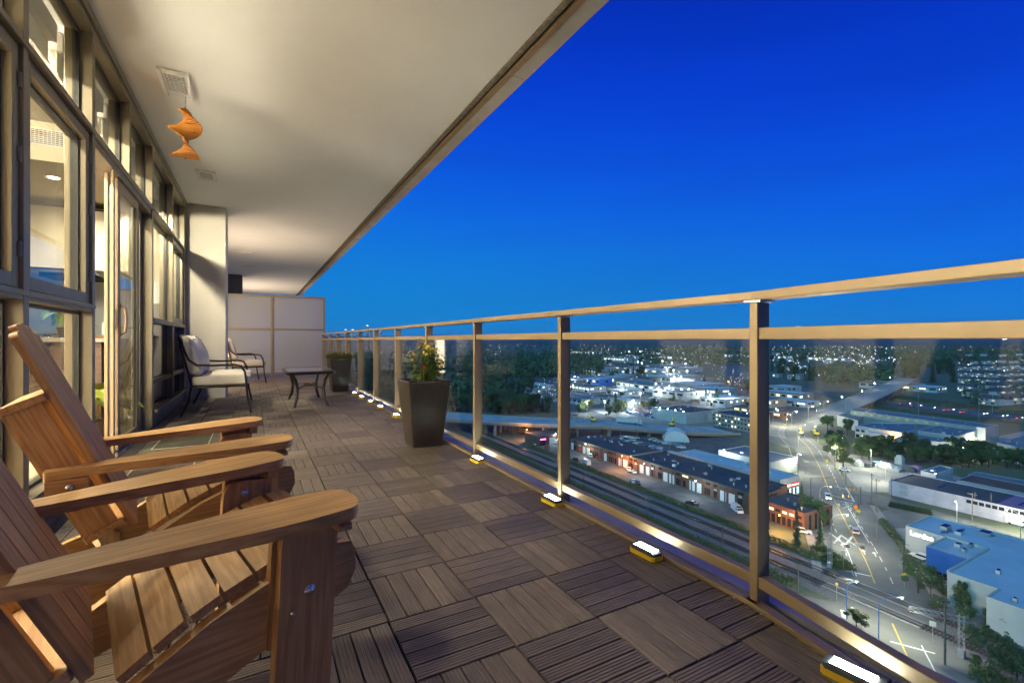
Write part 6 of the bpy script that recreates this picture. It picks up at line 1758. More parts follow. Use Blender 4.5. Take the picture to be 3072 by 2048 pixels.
def tree_proto(kind, v):
    key = (kind, v)
    if key not in PROTO:
        n = 4600 if kind < 2 else 3200
        PROTO[key] = (crown_mesh(kind, 10*kind+v, n).mesh('crown', M['crown'][kind]), trunk_mesh(kind, v).mesh('trunk', M['bark']))
    return PROTO[key]
def tree(p, h, kind, label, group=None, wide=1.0, v=None, nm=None):
    cm, tm = tree_proto(kind, v if v is not None else rc_.randrange(3))
    t = thing(nm or ('conifer_tree' if kind == 2 else 'broadleaf_tree'), label, 'tree', (p.x, p.y, GZ-0.25), rc_.uniform(0,6.28), group)
    t.scale = (h*wide, h*wide, h)
    link('trunk', tm, t); link('crown', cm, t)
    return t
N_TREE = 0
# picked trees
tree(Q7(1385,535), 9, 0, 'large leafy tree against the side wall of the blue roofed store', None, 0.95)
tree(Q7(1500,575), 6, 0, 'dark leafy tree just right of the large one by the store wall', None, 1.1)
tree(Q7(1770,700), 7, 0, 'slim leafy tree before the white store wall', None, 0.7)
tree(Q7(1600,720), 4, 0, 'low leafy tree spreading by the tracks below the store', None, 1.6)
tree(Q7(1800,800), 3.6, 0, 'low bush-like tree above the railway signal arm', None, 1.8)
tree(Q7(2090,870), 5, 0, 'leafy tree at the corner of the lowest store wall', None, 1.0)
tree(Q7(2250,940), 5, 0, 'leafy tree before the lowest store wall at the picture edge', None, 1.2)
tree(Q7(2080,1340), 9.5, 1, 'big leafy tree in the bottom corner below the tracks', None, 1.0)
tree(Q7(2290,1400), 8, 0, 'leafy tree at the picture edge in the bottom corner', None, 1.1)
tree(Q7(820,860), 4.5, 1, 'small bright green tree beside the near street lamp', None, 1.3)
tree(Q4(275,1180), 13, 2, 'tall narrow cypress in front of the navy roofed hall', 'tall cypresses by the rail crossing', 0.55)
tree(Q4(490,1185), 10, 2, 'cypress nearest the road by the rail crossing', 'tall cypresses by the rail crossing', 0.75)
tree(Q4(320,1000), 15, 2, 'tallest dark cypress beside the navy roofed hall', 'tall cypresses by the rail crossing', 0.6)
tree(Q4(395,960), 10, 0, 'dark ivy-clad tree between the cypresses', None, 1.0)
tree(Q4(455,1000), 7.5, 0, 'low dark tree left of the road by the cypresses', None, 1.2)
tree(Q4(555,125), 12, 0, 'round street tree by the construction yard', None, 0.85)
tree(Q4(735,165), 11, 0, 'round leafy tree in front of the pale office', None, 1.0)
tree(Q4(885,60), 9, 0, 'leafy tree beside the orange-lit corner of the pale office', None, 1.3)
tree(Q4(640,400), 16, 0, 'big leafy roadside tree, left one of the pair', None, 1.0)
tree(Q4(700,460), 13, 1, 'big leafy roadside tree, right one of the pair', None, 1.1)
tree(Q2(615,990), 18, 2, 'tall dark pine standing in front of the packed car lot', None, 0.9)
tree(Q2(1890,900), 17, 2, 'broad dark pine beside the white garage', None, 1.4)
tree(Q2(1350,840), 10, 2, 'dark conifer beside the warehouse with trucks', None, 1.2)
tree(Q2(1320,880), 6, 0, 'round shrub-like tree before the warehouse with trucks', None, 1.2)
tree(Q2(1490,1100), 9, 0, 'round tree at the corner of the big white box building', None, 1.0)
tree(Q2(930,560), 16, 0, 'big dark tree beside the lane in the middle distance', None, 1.2)
tree(Q2(1735,650), 14, 2, 'dark conifer clump left of the orange yard', None, 1.6)
tree(Q2(2280,760), 16, 0, 'dark tree just left of the nearest post', None, 1.2)
def scatter(Q, poly, n, hr, kinds, label, group, wide=(0.8,1.2)):
    xs = [p[0] for p in poly]; ys = [p[1] for p in poly]; m_ = len(poly); k = 0; tries = 0
    while k < n and tries < 4000:
        tries += 1
        x, y = rc_.uniform(min(xs),max(xs)), rc_.uniform(min(ys),max(ys)); ins = False; j = m_-1
        for i in range(m_):
            if (poly[i][1] > y) != (poly[j][1] > y) and x < (poly[j][0]-poly[i][0])*(y-poly[i][1])/(poly[j][1]-poly[i][1])+poly[i][0]: ins = not ins
            j = i
        if ins:
            fx = (x-min(xs))/(max(xs)-min(xs)); hh = rc_.uniform(*hr); kd = rc_.choice(kinds)
            lb_ = label.replace('leafy ', '').replace('tall dark ', 'dark ').replace('dark tree', 'dark '+('pointed' if kd == 2 else 'olive green' if kd == 1 else 'rounded')+' tree', 1)
            lb_ = ('tall ' if hh > (hr[0]+hr[1])/2 else 'low ') + lb_ + ', ' + ('left end','left middle','right middle','right end')[min(3,int(fx*4))]
            tree(Q(x,y), hh, kd, lb_, group, rc_.uniform(*wide)); k += 1
scatter(Q3, [(800,1180),(1180,1150),(1560,1210),(1800,1260),(2340,1360),(1500,1330),(850,1270)], 46, (7,12), (0,0,1), 'dark leafy tree in the overgrown belt before the grey warehouse', 'trees in the belt before the grey warehouse', (0.9,1.3))
scatter(Q1, [(100,1180),(820,1200),(1180,1230),(1180,1260),(100,1260)], 40, (12,19), (0,0,1,2), 'dark leafy tree in the wood along the viaduct', 'trees along the viaduct')
scatter(Q1, [(-2000,1200),(60,1180),(60,1260),(-2000,1330)], 34, (12,19), (0,0,1,2), 'dark leafy tree in the wood seen behind the flowering planter', 'trees behind the planter')
scatter(Q1, [(-300,700),(780,640),(800,1100),(-300,1150)], 46, (14,22), (0,0,2), 'dark leafy tree in the wood around the creek', 'trees around the creek')
scatter(Q3, [(1090,420),(1450,360),(1780,480),(1780,590),(1240,590)], 30, (18,30), (2,2,0), 'tall dark conifer in the stand below the far houses', 'conifer stand below the far houses', (0.8,1.1))
scatter(Q3, [(20,380),(360,400),(560,560),(20,570)], 22, (14,24), (2,0,0), 'dark tree in the wood right of the nearest post', 'trees right of the nearest post')
scatter(Q2, [(1420,940),(80,960),(80,1050),(560,1060)], 14, (6,11), (0,1), 'dark leafy tree on the bank above the viaduct', 'trees on the bank above the viaduct')
scatter(Q2, [(60,330),(1000,330),(1500,560),(900,560),(60,600)], 30, (12,20), (0,0,2), 'dark tree among the middle distance works', 'trees among the works')

# woods too far to count
M['wood'] = mk('far_woodland', (0.080, 0.128, 0.052), 0.9, var=(0.02, 0.5), rnd=0)
def woodland(nm, label, zones, seed):
    rr = random.Random(seed); mb = MB()
    for (Q, x0, x1, y0, y1, n, h0, h1) in zones:
        for k in range(n):
            p = Q(rr.uniform(x0,x1), y0+(y1-y0)*rr.random()); h = rr.uniform(h0,h1)
            w = h*rr.uniform(0.22,0.42); conif = rr.random() < 0.3
            for q in range(20):
                z = rr.uniform(0.12,1.0); a = rr.uniform(0,6.28)
                r_ = w*((1-z) if conif else math.sqrt(max(0.02,1-((z-0.5)/0.55)**2)))*rr.uniform(.5,1)
                c_ = Vector((p.x+math.cos(a)*r_, p.y+math.sin(a)*r_, GZ+z*h)); s_ = h*rr.uniform(0.07,0.15)
                d1 = Vector((rr.gauss(0,1),rr.gauss(0,1),rr.gauss(0,.8))).normalized(); d2 = d1.cross(Vector((math.cos(a),math.sin(a),.4))).normalized()
                mb.add([c_-d1*s_-d2*s_*.7, c_+d1*s_-d2*s_*.6, c_+d1*s_*.8+d2*s_*.8, c_-d1*s_*.7+d2*s_*.8], [(0,1,2,3)])
    o = mb.build(nm, M['wood']); tag(o, label, 'woodland', None, 'stuff')
woodland('woodland', 'dark unbroken woods spreading across the valley floor',
   [(Q1,-2300,1250,250,700,900,12,22),(Q1,-2300,300,500,1150,420,12,20),(Q2,40,2350,250,330,260,14,24),(Q2,40,450,280,560,160,12,22),(Q3,-60,2600,330,380,160,16,26),(Q3,560,1150,470,600,150,12,20),(Q3,1150,2600,250,420,420,14,24),(Q3,1780,2600,560,780,60,7,11),(Q2,1000,2350,330,420,110,12,20),(Q1,300,1250,330,700,260,12,20)], 5)
woodland('far_woodland', 'dark woods fading out towards the hills', [(Q1,-2600,1250,110,260,420,16,30),(Q2,40,2350,130,250,420,16,30),(Q3,-60,2600,225,330,420,16,30)], 6)

# hedges and rough growth beside the tracks
def growth(nm, label, pts, w, n, h0, h1, seed, cat='hedge'):
    rr = random.Random(seed); mb = MB(); pl = [Vector((p[0],p[1],0)) for p in pts]
    ls = [(pl[i+1]-pl[i]).length for i in range(len(pl)-1)]; tot = sum(ls)
    for k in range(int(n*1.9)):
        s_ = rr.uniform(0,tot); i = 0
        while s_ > ls[i]: s_ -= ls[i]; i += 1
        d = (pl[i+1]-pl[i]).normalized(); l = Vector((-d.y,d.x,0))
        o_ = (rr.random()+rr.random()-1)
        p = pl[i]+d*s_+l*(w*o_)
        h = (h0+(h1-h0)*abs(math.sin(s_*0.21+i*1.7+p.x)))*(1-0.6*abs(o_))*rr.random()**0.5
        c_ = Vector((p.x,p.y,GZ-0.2+h)); s2 = rr.uniform(0.09,0.25)
        d1 = Vector((rr.gauss(0,1),rr.gauss(0,1),rr.gauss(0,.5))).normalized(); d2 = d1.cross(Vector((rr.gauss(0,.5),rr.gauss(0,.5),1))).normalized()
        mb.add([c_-d1*s2-d2*s2*.6, c_+d1*s2-d2*s2*.5, c_+d1*s2*.7+d2*s2*.8, c_-d1*s2*.6+d2*s2*.7], [(0,1,2,3)])
    tag(mb.build(nm, M['hedge']), label, None, None, 'stuff')
growth('track_shrubs', 'rough green shrubs between the tracks and the yard', [(133.5,70),(133.6,120),(133.5,180),(134,225)], 2.4, 9500, 0.5, 1.7, 1)
growth('bank_shrubs', 'rough green growth on the bank below the near track', [(113.5,66),(112.5,100),(113,140),(114,190),(116,250)], 4.2, 13000, 0.3, 2.0, 2)
growth('crossing_hedge', 'thick hedge beside the rail crossing and cypresses', [(133,64),(136,69),(139,74)], 3.2, 3600, 1.0, 2.6, 3)
growth('verge_shrubs', 'shrubs along the fence between road and store', [(140,46),(150,56),(163,64),(180,76)], 1.5, 3600, 0.2, 1.3, 4)
growth('near_track_weeds', 'weeds below the store beside the tracks', [(133.5,38),(133.5,22),(131,12)], 3.2, 5200, 0.5, 2.2, 5)
growth('right_verge_weeds', 'weeds beyond the tracks at the picture edge', [(112,34),(114,24),(116,12)], 3.0, 3600, 0.3, 1.6, 6)
growth('embankment_grass', 'grassy slope above the freeway', [(Q3(1150,700).x,Q3(1150,700).y),(Q3(1700,770).x,Q3(1700,770).y),(Q3(2400,850).x,Q3(2400,850).y)], 22, 9000, 0.3, 1.5, 7)
growth('embankment_grass', 'grassy strip between freeway and grey warehouse', [(Q3(900,780).x,Q3(900,780).y),(Q3(1700,880).x,Q3(1700,880).y),(Q3(2400,955).x,Q3(2400,955).y)], 6, 4000, 0.3, 1.2, 8)
hm_ = MB(); pmx = Q4(1130,815); pmy = Q4(1500,890)
for k in range(24):
    p = pmx.lerp(pmy, k/23); q = thing('hedge_cone', 'small dark clipped cone shrub in the row along the empty car park', 'shrub', (p.x,p.y,GZ-0.2), group='clipped cones along the car park')
    link('crown', tree_proto(2,0)[0], q); q.scale = (4.2,4.2,2.2)

# ---- poles, lamps, signals -------------------------------------------------------------------------
def pole(Q, bx_, by_, tx_, ty_, label, arms=1, r=0.16, k0=None):
    b = Q(bx_, by_)
    # height of the point above the base that shows at (tx_, ty_)
    u, v = k0[0]+tx_*k0[2], k0[1]+ty_*k0[2]
    d = ray(u, v); f = (b.x*SN+b.y*CS)/(d.x*SN+d.y*CS); h = CAM_H + d.z*f - GZ
    t = thing('utility_pole', label, 'utility pole', (b.x,b.y,GZ-0.2), group='timber utility poles')
    MB().tube([(0,0,0),(0,0,h)], [r,r*0.7], 8).build('shaft', M['pole'], t, origin=(0,0,0))
    for k in range(arms):
        z = h-0.5-k*1.1
        MB().box(-0.06,-1.2,z-0.06,0.06,1.2,z+0.06).build('crossarm', M['pole'], t, origin=(0,0,0))
        for q in (-1.05,-0.5,0.5,1.05): MB().lathe([(0.05,0),(0.07,0.08),(0.03,0.2)], (0,q,z+0.061), 6).build('insulator', M['roofkit'], t, origin=(0,0,0))
    return Vector((b.x,b.y,GZ-0.2+h-0.4))
K4, K6, K7 = (2300,1250,.3282), (1700,1250,.287), (2300,1600,.3282)
tops = []
tops.append(pole(Q4,960,790,965,510,'tall timber pole right of the crossroads, left one of the close pair',0,.2,K4))
tops.append(pole(Q4,1002,860,1018,560,'tall leaning timber pole right of the crossroads with a short crossarm',1,.2,K4))
tops.append(pole(Q4,1010,1140,1012,850,'timber pole at the kerb above the two crossing marks',0,.16,K4))
tops.append(pole(Q7,1252,365,1253,65,'timber pole with double crossarms before the store forecourt',2,.18,K7))
tops.append(pole(Q7,1630,1185,1622,620,'thick timber pole nearest the balcony beside the crossing signal',1,.2,K7))
tops2 = [pole(Q7,288,530,292,245,'timber pole beside the rail ballast left of the crossing',1,.17,K7),
         pole(Q6,1625,1412,1627,1130,'timber pole with crossarm below the tracks just left of the nearest post',1,.17,K6),
         pole(Q6,1478,1350,1480,1155,'thin bare timber pole below the tracks',0,.12,K6),
         pole(Q6,850,1060,852,840,'timber pole with crossarm standing midway along the tracks',1,.17,K6),
         pole(Q6,180,755,183,560,'timber pole with a transformer right of the second post',1,.17,K6)]
pole(Q4,1140,760,1145,555,'timber pole at the corner of the lilac warehouse',0,.16,K4)
pole(Q4,1880,945,1885,690,'timber pole before the mauve roof, left one of the two',1,.16,K4)
pole(Q4,1905,880,1908,680,'timber pole before the mauve roof, right one of the two',0,.16,K4)
pole(Q4,2052,905,2052,690,'timber pole before the blue patched roof',0,.16,K4)
pole(Q4,625,480,620,360,'timber pole among the roadside trees',0,.16,K4)
pole(Q4,558,340,562,225,'timber pole by the big roadside tree',0,.16,K4)
pole(Q4,286,660,284,415,'timber pole behind the cypresses at the crossroads',1,.16,K4)
pole(Q4,360,520,366,390,'timber pole at the roadworks near the crossroads',1,.16,K4)
wr = MB()
def wire(a, b, sag, off):
    for o_ in off:
        pts = []
        for k in range(9):
            t = k/8; p = a.lerp(b, t) + Vector((0,o_,0)); p.z -= sag*4*t*(1-t); pts.append(p)
        wr.tube(pts, 0.022, 4, cap=False)
wire(tops[4], tops[3], 0.8, (-1,-.4,.4,1)); wire(tops[3], tops[2], 0.6, (-.5,.5)); wire(tops[2], tops[1], 0.6, (-.5,.5)); wire(tops[1], tops[0], .3, (-.3,.3))
for k in range(len(tops2)-1): wire(tops2[k], tops2[k+1], 0.7, (-1,1))
wire(tops[4], Q7(2300,1365,11), 1.0, (-1,-.4,.4,1)); wire(tops2[0], tops[4], 1.0, (-.5,.5))
tag(wr.build('overhead_wires', M['black']), 'thin black overhead wires strung between the timber poles', 'wires')

CITY = 1.7
def point_light(parent, loc, power, col, r=0.25):
    ld = bpy.data.lights.new('bulb', 'POINT'); ld.energy = power*CITY; ld.color = col; ld.shadow_soft_size = r
    lo = bpy.data.objects.new('bulb', ld); COL.objects.link(lo); lo.parent = parent; lo.location = loc
WHITE, ORANGE, GREENW, CREAM = (0.86,0.96,1.0), (1.0,0.42,0.14), (0.84,1.0,0.90), (1.0,0.93,0.72)
def street_lamp(base, h, arm, ang, power, col, label, group='street lamps', mat='lampw', glow=0.16, style='davit', pm='galv'):
    t = thing('street_lamp', label, 'street lamp', (base.x, base.y, GZ-0.2), ang, group)
    if style == 'davit':
        MB().tube([(0,0,0),(0,0,h*0.8),(arm*0.15,0,h*0.93),(arm*0.5,0,h*0.99),(arm,0,h)], [0.10,0.08,0.06,0.05,0.045], 7).build('pole', M[pm], t, origin=(0,0,0), smooth=True)
        MB().box(arm-0.1,-0.14,h-0.10,arm+0.6,0.14,h+0.06).build('lamp_head', M['galv'], t, origin=(0,0,0))
        L_ = (arm+0.3,0,h-0.35)
    else:
        MB().tube([(0,0,0),(0,0,h)], [0.10,0.06], 7).build('pole', M['galv'], t, origin=(0,0,0))
        L_ = (0,0,h+0.12)
    MB().lathe([(glow*0.5,-glow*.8),(glow,0),(glow*0.5,glow*.8)], (L_[0],L_[1],L_[2]+0.15), 8).build('lamp_lens', M[mat], t, origin=(0,0,0))
    if power: point_light(t, (L_[0],L_[1],L_[2]-0.1), power, col)
    return t
street_lamp(Q4(485,865), 9, 3.2, R(-35), 5200, CREAM, 'curved arm street lamp beyond the crossing, farther left kerb lamp', pm='galv')
street_lamp(Q4(588,1200), 10, 4.0, R(-35), 6200, CREAM, 'curved arm street lamp over the two crossing marks')
street_lamp(Q7(733,775), 8, 2.0, R(-20), 3200, CREAM, 'green curved street lamp left of the near crossing', pm='wall_blue')
street_lamp(Q7(1025,960), 8.5, 4.2, R(-30), 3600, CREAM, 'green curved street lamp nearest the balcony', pm='wall_blue')
street_lamp(Q4(1738,950), 7, 1.0, R(180), 2600, CREAM, 'short street lamp behind the store roof')
street_lamp(Q4(2318,1110), 8, 2.5, R(90), 3200, CREAM, 'street lamp on the side street at the picture edge')
street_lamp(Q4(660,330), 9, 2.5, R(-120), 3000, CREAM, 'street lamp by the roadside trees')
street_lamp(Q4(300,200), 9, 2.5, R(-60), 4200, CREAM, 'street lamp by the construction yard')
for k, (x, y, a) in enumerate(((212,122,-120),(236,118,60),(262,150,-120),(285,152,60),(318,190,-90),(352,186,90),(392,210,-90),(230,96,170),(250,110,200),(300,205,180))):  # lamps added to brighten the far stretch of the road
    street_lamp(Vector((x,y,0)), 9, 2.5, R(a), 5200, CREAM, 'added street lamp number %s along the far main road from the crossroads' % ('one','two','three','four','five','six','seven','eight','nine','ten')[k])
for k, (x, y) in enumerate(((60,945),(230,960),(380,905),(520,850))):  # extra lamps put in to brighten the junction area
    street_lamp(Q3(x,y), 10, 2.5, R(-60), 9000, CREAM, 'added tall lamp over the construction junction, number %s from the nearest post' % ('one','two','three','four')[k], 'added junction lamps', glow=0.35)
def wall_lamp(u, v, z, power, col, mat, label, glow=0.22, group='lamps on the industrial buildings', dist=None):
    p = on_z(u, v, GZ+z)
    t = thing('wall_lamp', label, 'lamp', (p.x, p.y, p.z), group=group)
    MB().box(0.05,-0.15,-0.12,0.45,0.15,0.16).build('bracket', M['galv'], t, origin=(0,0,0))
    MB().lathe([(glow*.5,-glow*.8),(glow,0),(glow*.5,glow*.8)], (-0.15,0,0), 8).build('lens', M[mat], t, origin=(0,0,0))
    point_light(t, (-0.9,-0.3,-0.2), power, col)
def q6(x,y): return (1700+.287*x, 1250+.287*y)
def q5(x,y): return (1440+.2104*x, 1230+.2104*y)
def q4(x,y): return (2300+.3282*x, 1250+.3282*y)
def q3(x,y): return (2300+.3282*x, 960+.3282*y)
def q2(x,y): return (1700+.2381*x, 1000+.2381*y)
wall_lamp(*q6(580,408), 6.4, 5200, ORANGE, 'lampo', 'glowing orange lamp on the brick row front')
wall_lamp(*q6(810,486), 6.2, 1500, WHITE, 'lampw', 'white lamp on the brick row between the shutters nearest the party wall')
wall_lamp(*q6(1350,668), 6.2, 1500, WHITE, 'lampw', 'white lamp on the brick row right of its lit windows')
wall_lamp(*q6(200,283), 6.2, 1500, CREAM, 'lampw', 'white lamp on the brick row near the second post')
wall_lamp(*q5(670,277), 6.2, 5000, ORANGE, 'lampo', 'orange lamp on a pole at the brick end wing', 0.25)
wall_lamp(*q5(1080,337), 5.5, 1500, WHITE, 'lampw', 'white lamp on the brick end wing')
wall_lamp(*q4(118,897), 5.2, 5200, ORANGE, 'lampo', 'orange lamp glowing on the navy roofed hall')
wall_lamp(*q6(1645,352), 7.0, 3600, WHITE, 'lampw', 'glaring white flood lamp beside the white shed', 0.4)
wall_lamp(*q4(1545,520), 5.8, 4200, WHITE, 'lampw', 'bright white lamp on the small white corner building', 0.3)
wall_lamp(*q4(2330,905), 4.6, 2600, CREAM, 'lampw', 'lamp low on the lilac warehouse wall at the picture edge', 0.15)
wall_lamp(*q4(1690,1060), 6.2, 2600, WHITE, 'lampw', 'lamp beside the store name sign', 0.12)
wall_lamp(*q3(1165,1050), 5.5, 2400, ORANGE, 'lampo', 'orange lamp on the left warehouse wing', 0.3)
wall_lamp(*q3(1650,1165), 4.6, 2400, CREAM, 'lampw', 'white lamp on the front office wing', 0.2)
wall_lamp(*q3(1800,1165), 4.6, 2400, CREAM, 'lampw', 'white lamp at the right end of the front office wing', 0.2)
for k, (x, y) in enumerate(((1855,1080),(1895,1068),(1940,1053),(2005,1035))):
    wall_lamp(*q3(x,y), 5.0, 2600, CREAM, 'lampw', 'white lamp over loading bay %s of the right warehouse wing' % ('one','two','three','four')[k], 0.22)
wall_lamp(*q3(2290,1215), 4.0, 2600, CREAM, 'lampw', 'lamp under the strip windows of the modern office', 0.2)
wall_lamp(*q3(185,905), 3.5, 1600, ORANGE, 'lampo', 'warm lamp on the low bar building at the crossroads', 0.25)
wall_lamp(*q3(85,810), 5.0, 1600, WHITE, 'lampw', 'white lamp on the brick block near the crossroads', 0.25)
far_lamps = [(258,865,9),(478,852,9),(840,842,7),(783,888,7),(1178,940,8),(1272,952,8),(1370,968,8),(1472,985,8),(1563,1000,6),(1747,990,6),(1838,975,6),(1148,700,8),(1243,703,8),(1340,705,8),(1445,706,8),(1543,702,8),(1292,665,9),(1808,770,10),(2052,762,11),(1778,730,8),(585,590,10),(698,642,10),(100,545,11),(80,655,9),(930,752,8),(1355,545,9),(1440,545,9),(1125,635,8),(1265,462,10),(1345,465,10),(1520,470,10),(1207,350,11),(1325,375,11),(895,360,10),(950,375,10),(790,232,14),(928,228,14),(1498,385,11),(928,432,10),(2040,612,9)]
for k, (x, y, z) in enumerate(far_lamps):
    p = on_z(*q2(x,y), GZ+z)
    o_ = 2040 == x
    t = thing('yard_lamp', 'orange lamp on a pole in the earth yard by the freeway' if o_ else 'white yard lamp on a pole, '+('near','middle','far')[0 if y > 830 else 1 if y > 560 else 2]+' rank of the valley works, '+('left','centre left','centre right','right')[min(3,int(x/590))]+' part', 'lamp', (p.x,p.y,GZ-0.2), group='yard lamps in the valley')
    MB().tube([(0,0,0),(0,0,z)], 0.09, 6).build('pole', M['galv'], t, origin=(0,0,0))
    dd = math.hypot(p.x,p.y); gl = max(0.25, dd*0.00085)
    MB().lathe([(gl*.5,-gl*.8),(gl,0),(gl*.5,gl*.8)], (0,0,z+0.2+gl*.5), 8).build('lens', M['lampo' if o_ else 'lampw'], t, origin=(0,0,0))
    point_light(t, (-1.0,-0.5,z-0.3), (2600 if dd < 330 else 7500 if dd < 600 else 8500)*(0.9 if not o_ else 1.2), ORANGE if o_ else WHITE, 0.4)
tall = [(1255,745,1255,990),(1372,770,1372,935),(1590,865,1590,1010),(1690,865,1690,1000)]
for k, (x, y0, x2, y1) in enumerate([(560,50,0,215),(742,0,0,225),(1078,130,0,335),(1232,120,0,330)]):
    b = Q6(x, y1); street_lamp(b, 13 if k < 2 else 11, 0.5, 0, 0, WHITE, ['tall bare mast left of the fabric dome, farther one','tall bare mast left of the fabric dome, nearer one','mast in front of the fabric dome, left one','mast at the right end of the fabric dome'][k], 'tall masts by the car lot', 'galv', 0.1, 'mast')

# traffic signals at the crossroads
def traffic_signal(base, h, arm, ang, label, n=2):
    t = thing('traffic_signal', label, 'traffic signal', (base.x, base.y, GZ-0.2), ang, 'traffic signals at the crossroads')
    MB().tube([(0,0,0),(0,0,h)], 0.12, 8).build('pole', M['black'], t, origin=(0,0,0)); MB().tube([(0,0,h-0.3),(arm,0,h)], 0.07, 6).build('mast_arm', M['black'], t, origin=(0,0,0))
    for k in range(n):
        x = arm*(1-0.4*k)
        hd_ = MB().box(x-0.2,-0.2,h-1.2,x+0.2,0.2,h-0.1).build('signal_head', M['signal'], t, origin=(0,0,0))
        MB().lathe([(0.13,-0.05),(0.16,0),(0.13,0.05)], (x,0,h-0.32), 8).build('red_lens', M['redlamp'], hd_, origin=(0,0,0))
traffic_signal(Q4(403,720), 7, 8.5, R(-25), 'mast arm traffic signal reaching over the left lanes')
traffic_signal(Q4(837,890), 7, 5.0, R(150), 'traffic signal at the right kerb beside the diamond sign')
traffic_signal(Q4(860,800), 6.5, 4.5, R(160), 'green-poled traffic signal behind the kerb one')
traffic_signal(Q4(725,620), 5, 1.5, R(90), 'traffic signal on the far corner by the yard', 1)
def road_sign(p, h, label, mat, w=0.45, diamond=False):
    t = thing('road_sign', label, 'road sign', (p.x,p.y,GZ-0.2))
    MB().tube([(0,0,0),(0,0,h)], 0.05, 6).build('post', M['galv'], t, origin=(0,0,0))
    a = R(45) if diamond else 0
    d = Vector((-0.55,0.83,0)); u = Vector((0,0,1)); x = d*math.cos(a)+u*math.sin(a); y = u*math.cos(a)-d*math.sin(a)
    MB().obox((-0.07,-0.05,h-0.3), x*w, y*w, Vector((0.83,0.55,0))*0.02).build('plate', mat, t, origin=(0,0,0))
road_sign(Q4(815,880), 2.6, 'orange diamond roadworks sign by the hatched island', mk('orange_sign', (0.8,0.2,0.02), .5), .6, True)
road_sign(Q4(840,905), 2.2, 'yellow diamond warning sign below the kerb signal', mk('yellow_sign', (0.8,0.5,0.02), .5), .5, True)
road_sign(Q7(1258,490), 3.4, 'yellow warning sign with a white plate beside the store trees', bpy.data.materials['yellow_sign'], .45, True)
road_sign(Q7(1518,985), 4.0, 'white sign post beside the railway signal arm', M['wall_w'], .5)
road_sign(Q7(640,615), 4.4, 'thin sign post with an amber lamp before the ballast', M['signal'], .25)
road_sign(Q7(700,330), 5.0, 'grey sign seen from behind on the left lanes', M['galv'], .45)
road_sign(Q4(550,450), 3.0, 'yellow diamond sign among the roadside trees', bpy.data.materials['yellow_sign'], .6, True)

# railway crossing signals: mast, truss arm over the road, flashing light pairs, raised striped gate
def crossing(b, tip, h, label, gate=True):
    t = thing('crossing_signal', label, 'rail signal', (b.x,b.y,GZ-0.2), group='rail crossing signals', world=True)
    B = Vector((b.x,b.y,GZ-0.2))
    for q in ((-.35,-.35),(.35,-.35),(.35,.35),(-.35,.35)):
        MB().beam(B+Vector((q[0],q[1],0)), B+Vector((q[0],q[1],h+0.6)), 0.09, 0.09).build('mast_leg', M['galv'], t)
    for k in range(int(h/0.9)):
        z = k*0.9
        MB().beam(B+Vector((-.35,-.35,z)), B+Vector((.35,-.35,z+.9)), .05,.05).build('lattice_bar', M['galv'], t)
        MB().beam(B+Vector((-.35,.35,z+.9)), B+Vector((-.35,-.35,z)), .05,.05).build('lattice_bar', M['galv'], t)
    d = Vector((tip.x-b.x, tip.y-b.y, 0)); L_ = d.length; d.normalize(); s_ = Vector((-d.y,d.x,0))
    z0, z1 = h-0.5, h+0.3
    for o_ in (-.3,.3):
        for z in (z0,z1):
            MB().beam(B+s_*o_-d*1.2+Vector((0,0,z)), B+s_*o_+d*L_+Vector((0,0,z)), .08,.08).build('truss_chord', M['galv'], t)
    n = int(L_/0.9)
    for k in range(n):
        a = B+d*(L_*k/n); c_ = B+d*(L_*(k+1)/n)
        for o_ in (-.3,.3):
            MB().beam(a+s_*o_+Vector((0,0,z0)), c_+s_*o_+Vector((0,0,z1)), .05,.05).build('truss_bar', M['galv'], t)
        MB().beam(a+s_*-.3+Vector((0,0,z1)), a+s_*.3+Vector((0,0,z1)), .05,.05).build('truss_bar', M['galv'], t)
    for f in (0.30,0.36,0.93,0.985) if gate else (0.5,0.55,0.93,0.98):
        p = B+d*(L_*f)+Vector((0,0,z0-0.1))
        lh = MB().lathe([(0.34,-0.02),(0.34,0.02)], (0,0,0), 14)
        rm = Matrix.Translation(p) @ Vector((-.83,-.55,0)).to_track_quat('Z','Y').to_matrix().to_4x4()
        lh.v = [rm @ v for v in lh.v]
        lh.build('backplate', M['black'], t)
        MB().lathe([(0.12,-.1),(0.15,0),(0.12,.1)], tuple(p+Vector((-.15,-.1,0))), 8).build('red_lens', M['red'], t)
    # crossbuck
    for a in (R(45), R(-45)):
        x = s_ if False else Vector((-.55,.83,0))
        dd = x*math.cos(a)+Vector((0,0,1))*math.sin(a)
        MB().beam(B+Vector((-.55,-.4,h*0.62))-dd*0.75, B+Vector((-.55,-.4,h*0.62))+dd*0.75, .20,.03, up=Vector((.83,.55,0)).cross(dd)).build('crossbuck_board', M['wall_w'], t)
    MB().box(B.x-.5,B.y-.5,GZ-.2,B.x+.5,B.y+.5,GZ+1.1).build('relay_box', M['galv'], t)
    if gate:
        for k in range(9):
            p = B+Vector((-1.0,0.4,1.4))
            up = Vector((-0.02,0.05,1)).normalized()
            MB().beam(p+up*(0.85*k), p+up*(0.85*(k+1)), .16,.08).build('gate_arm', M['red'] if k % 2 else M['wall_w'], t)
crossing(Q7(1780,1115), Q7(1305,1010), 7.2, 'silver truss rail crossing signal reaching over the near lanes with a raised striped gate')
crossing(Q7(578,300), Q7(890,330), 6.5, 'silver truss rail crossing signal beside the hedge, arm over the far lanes', False)

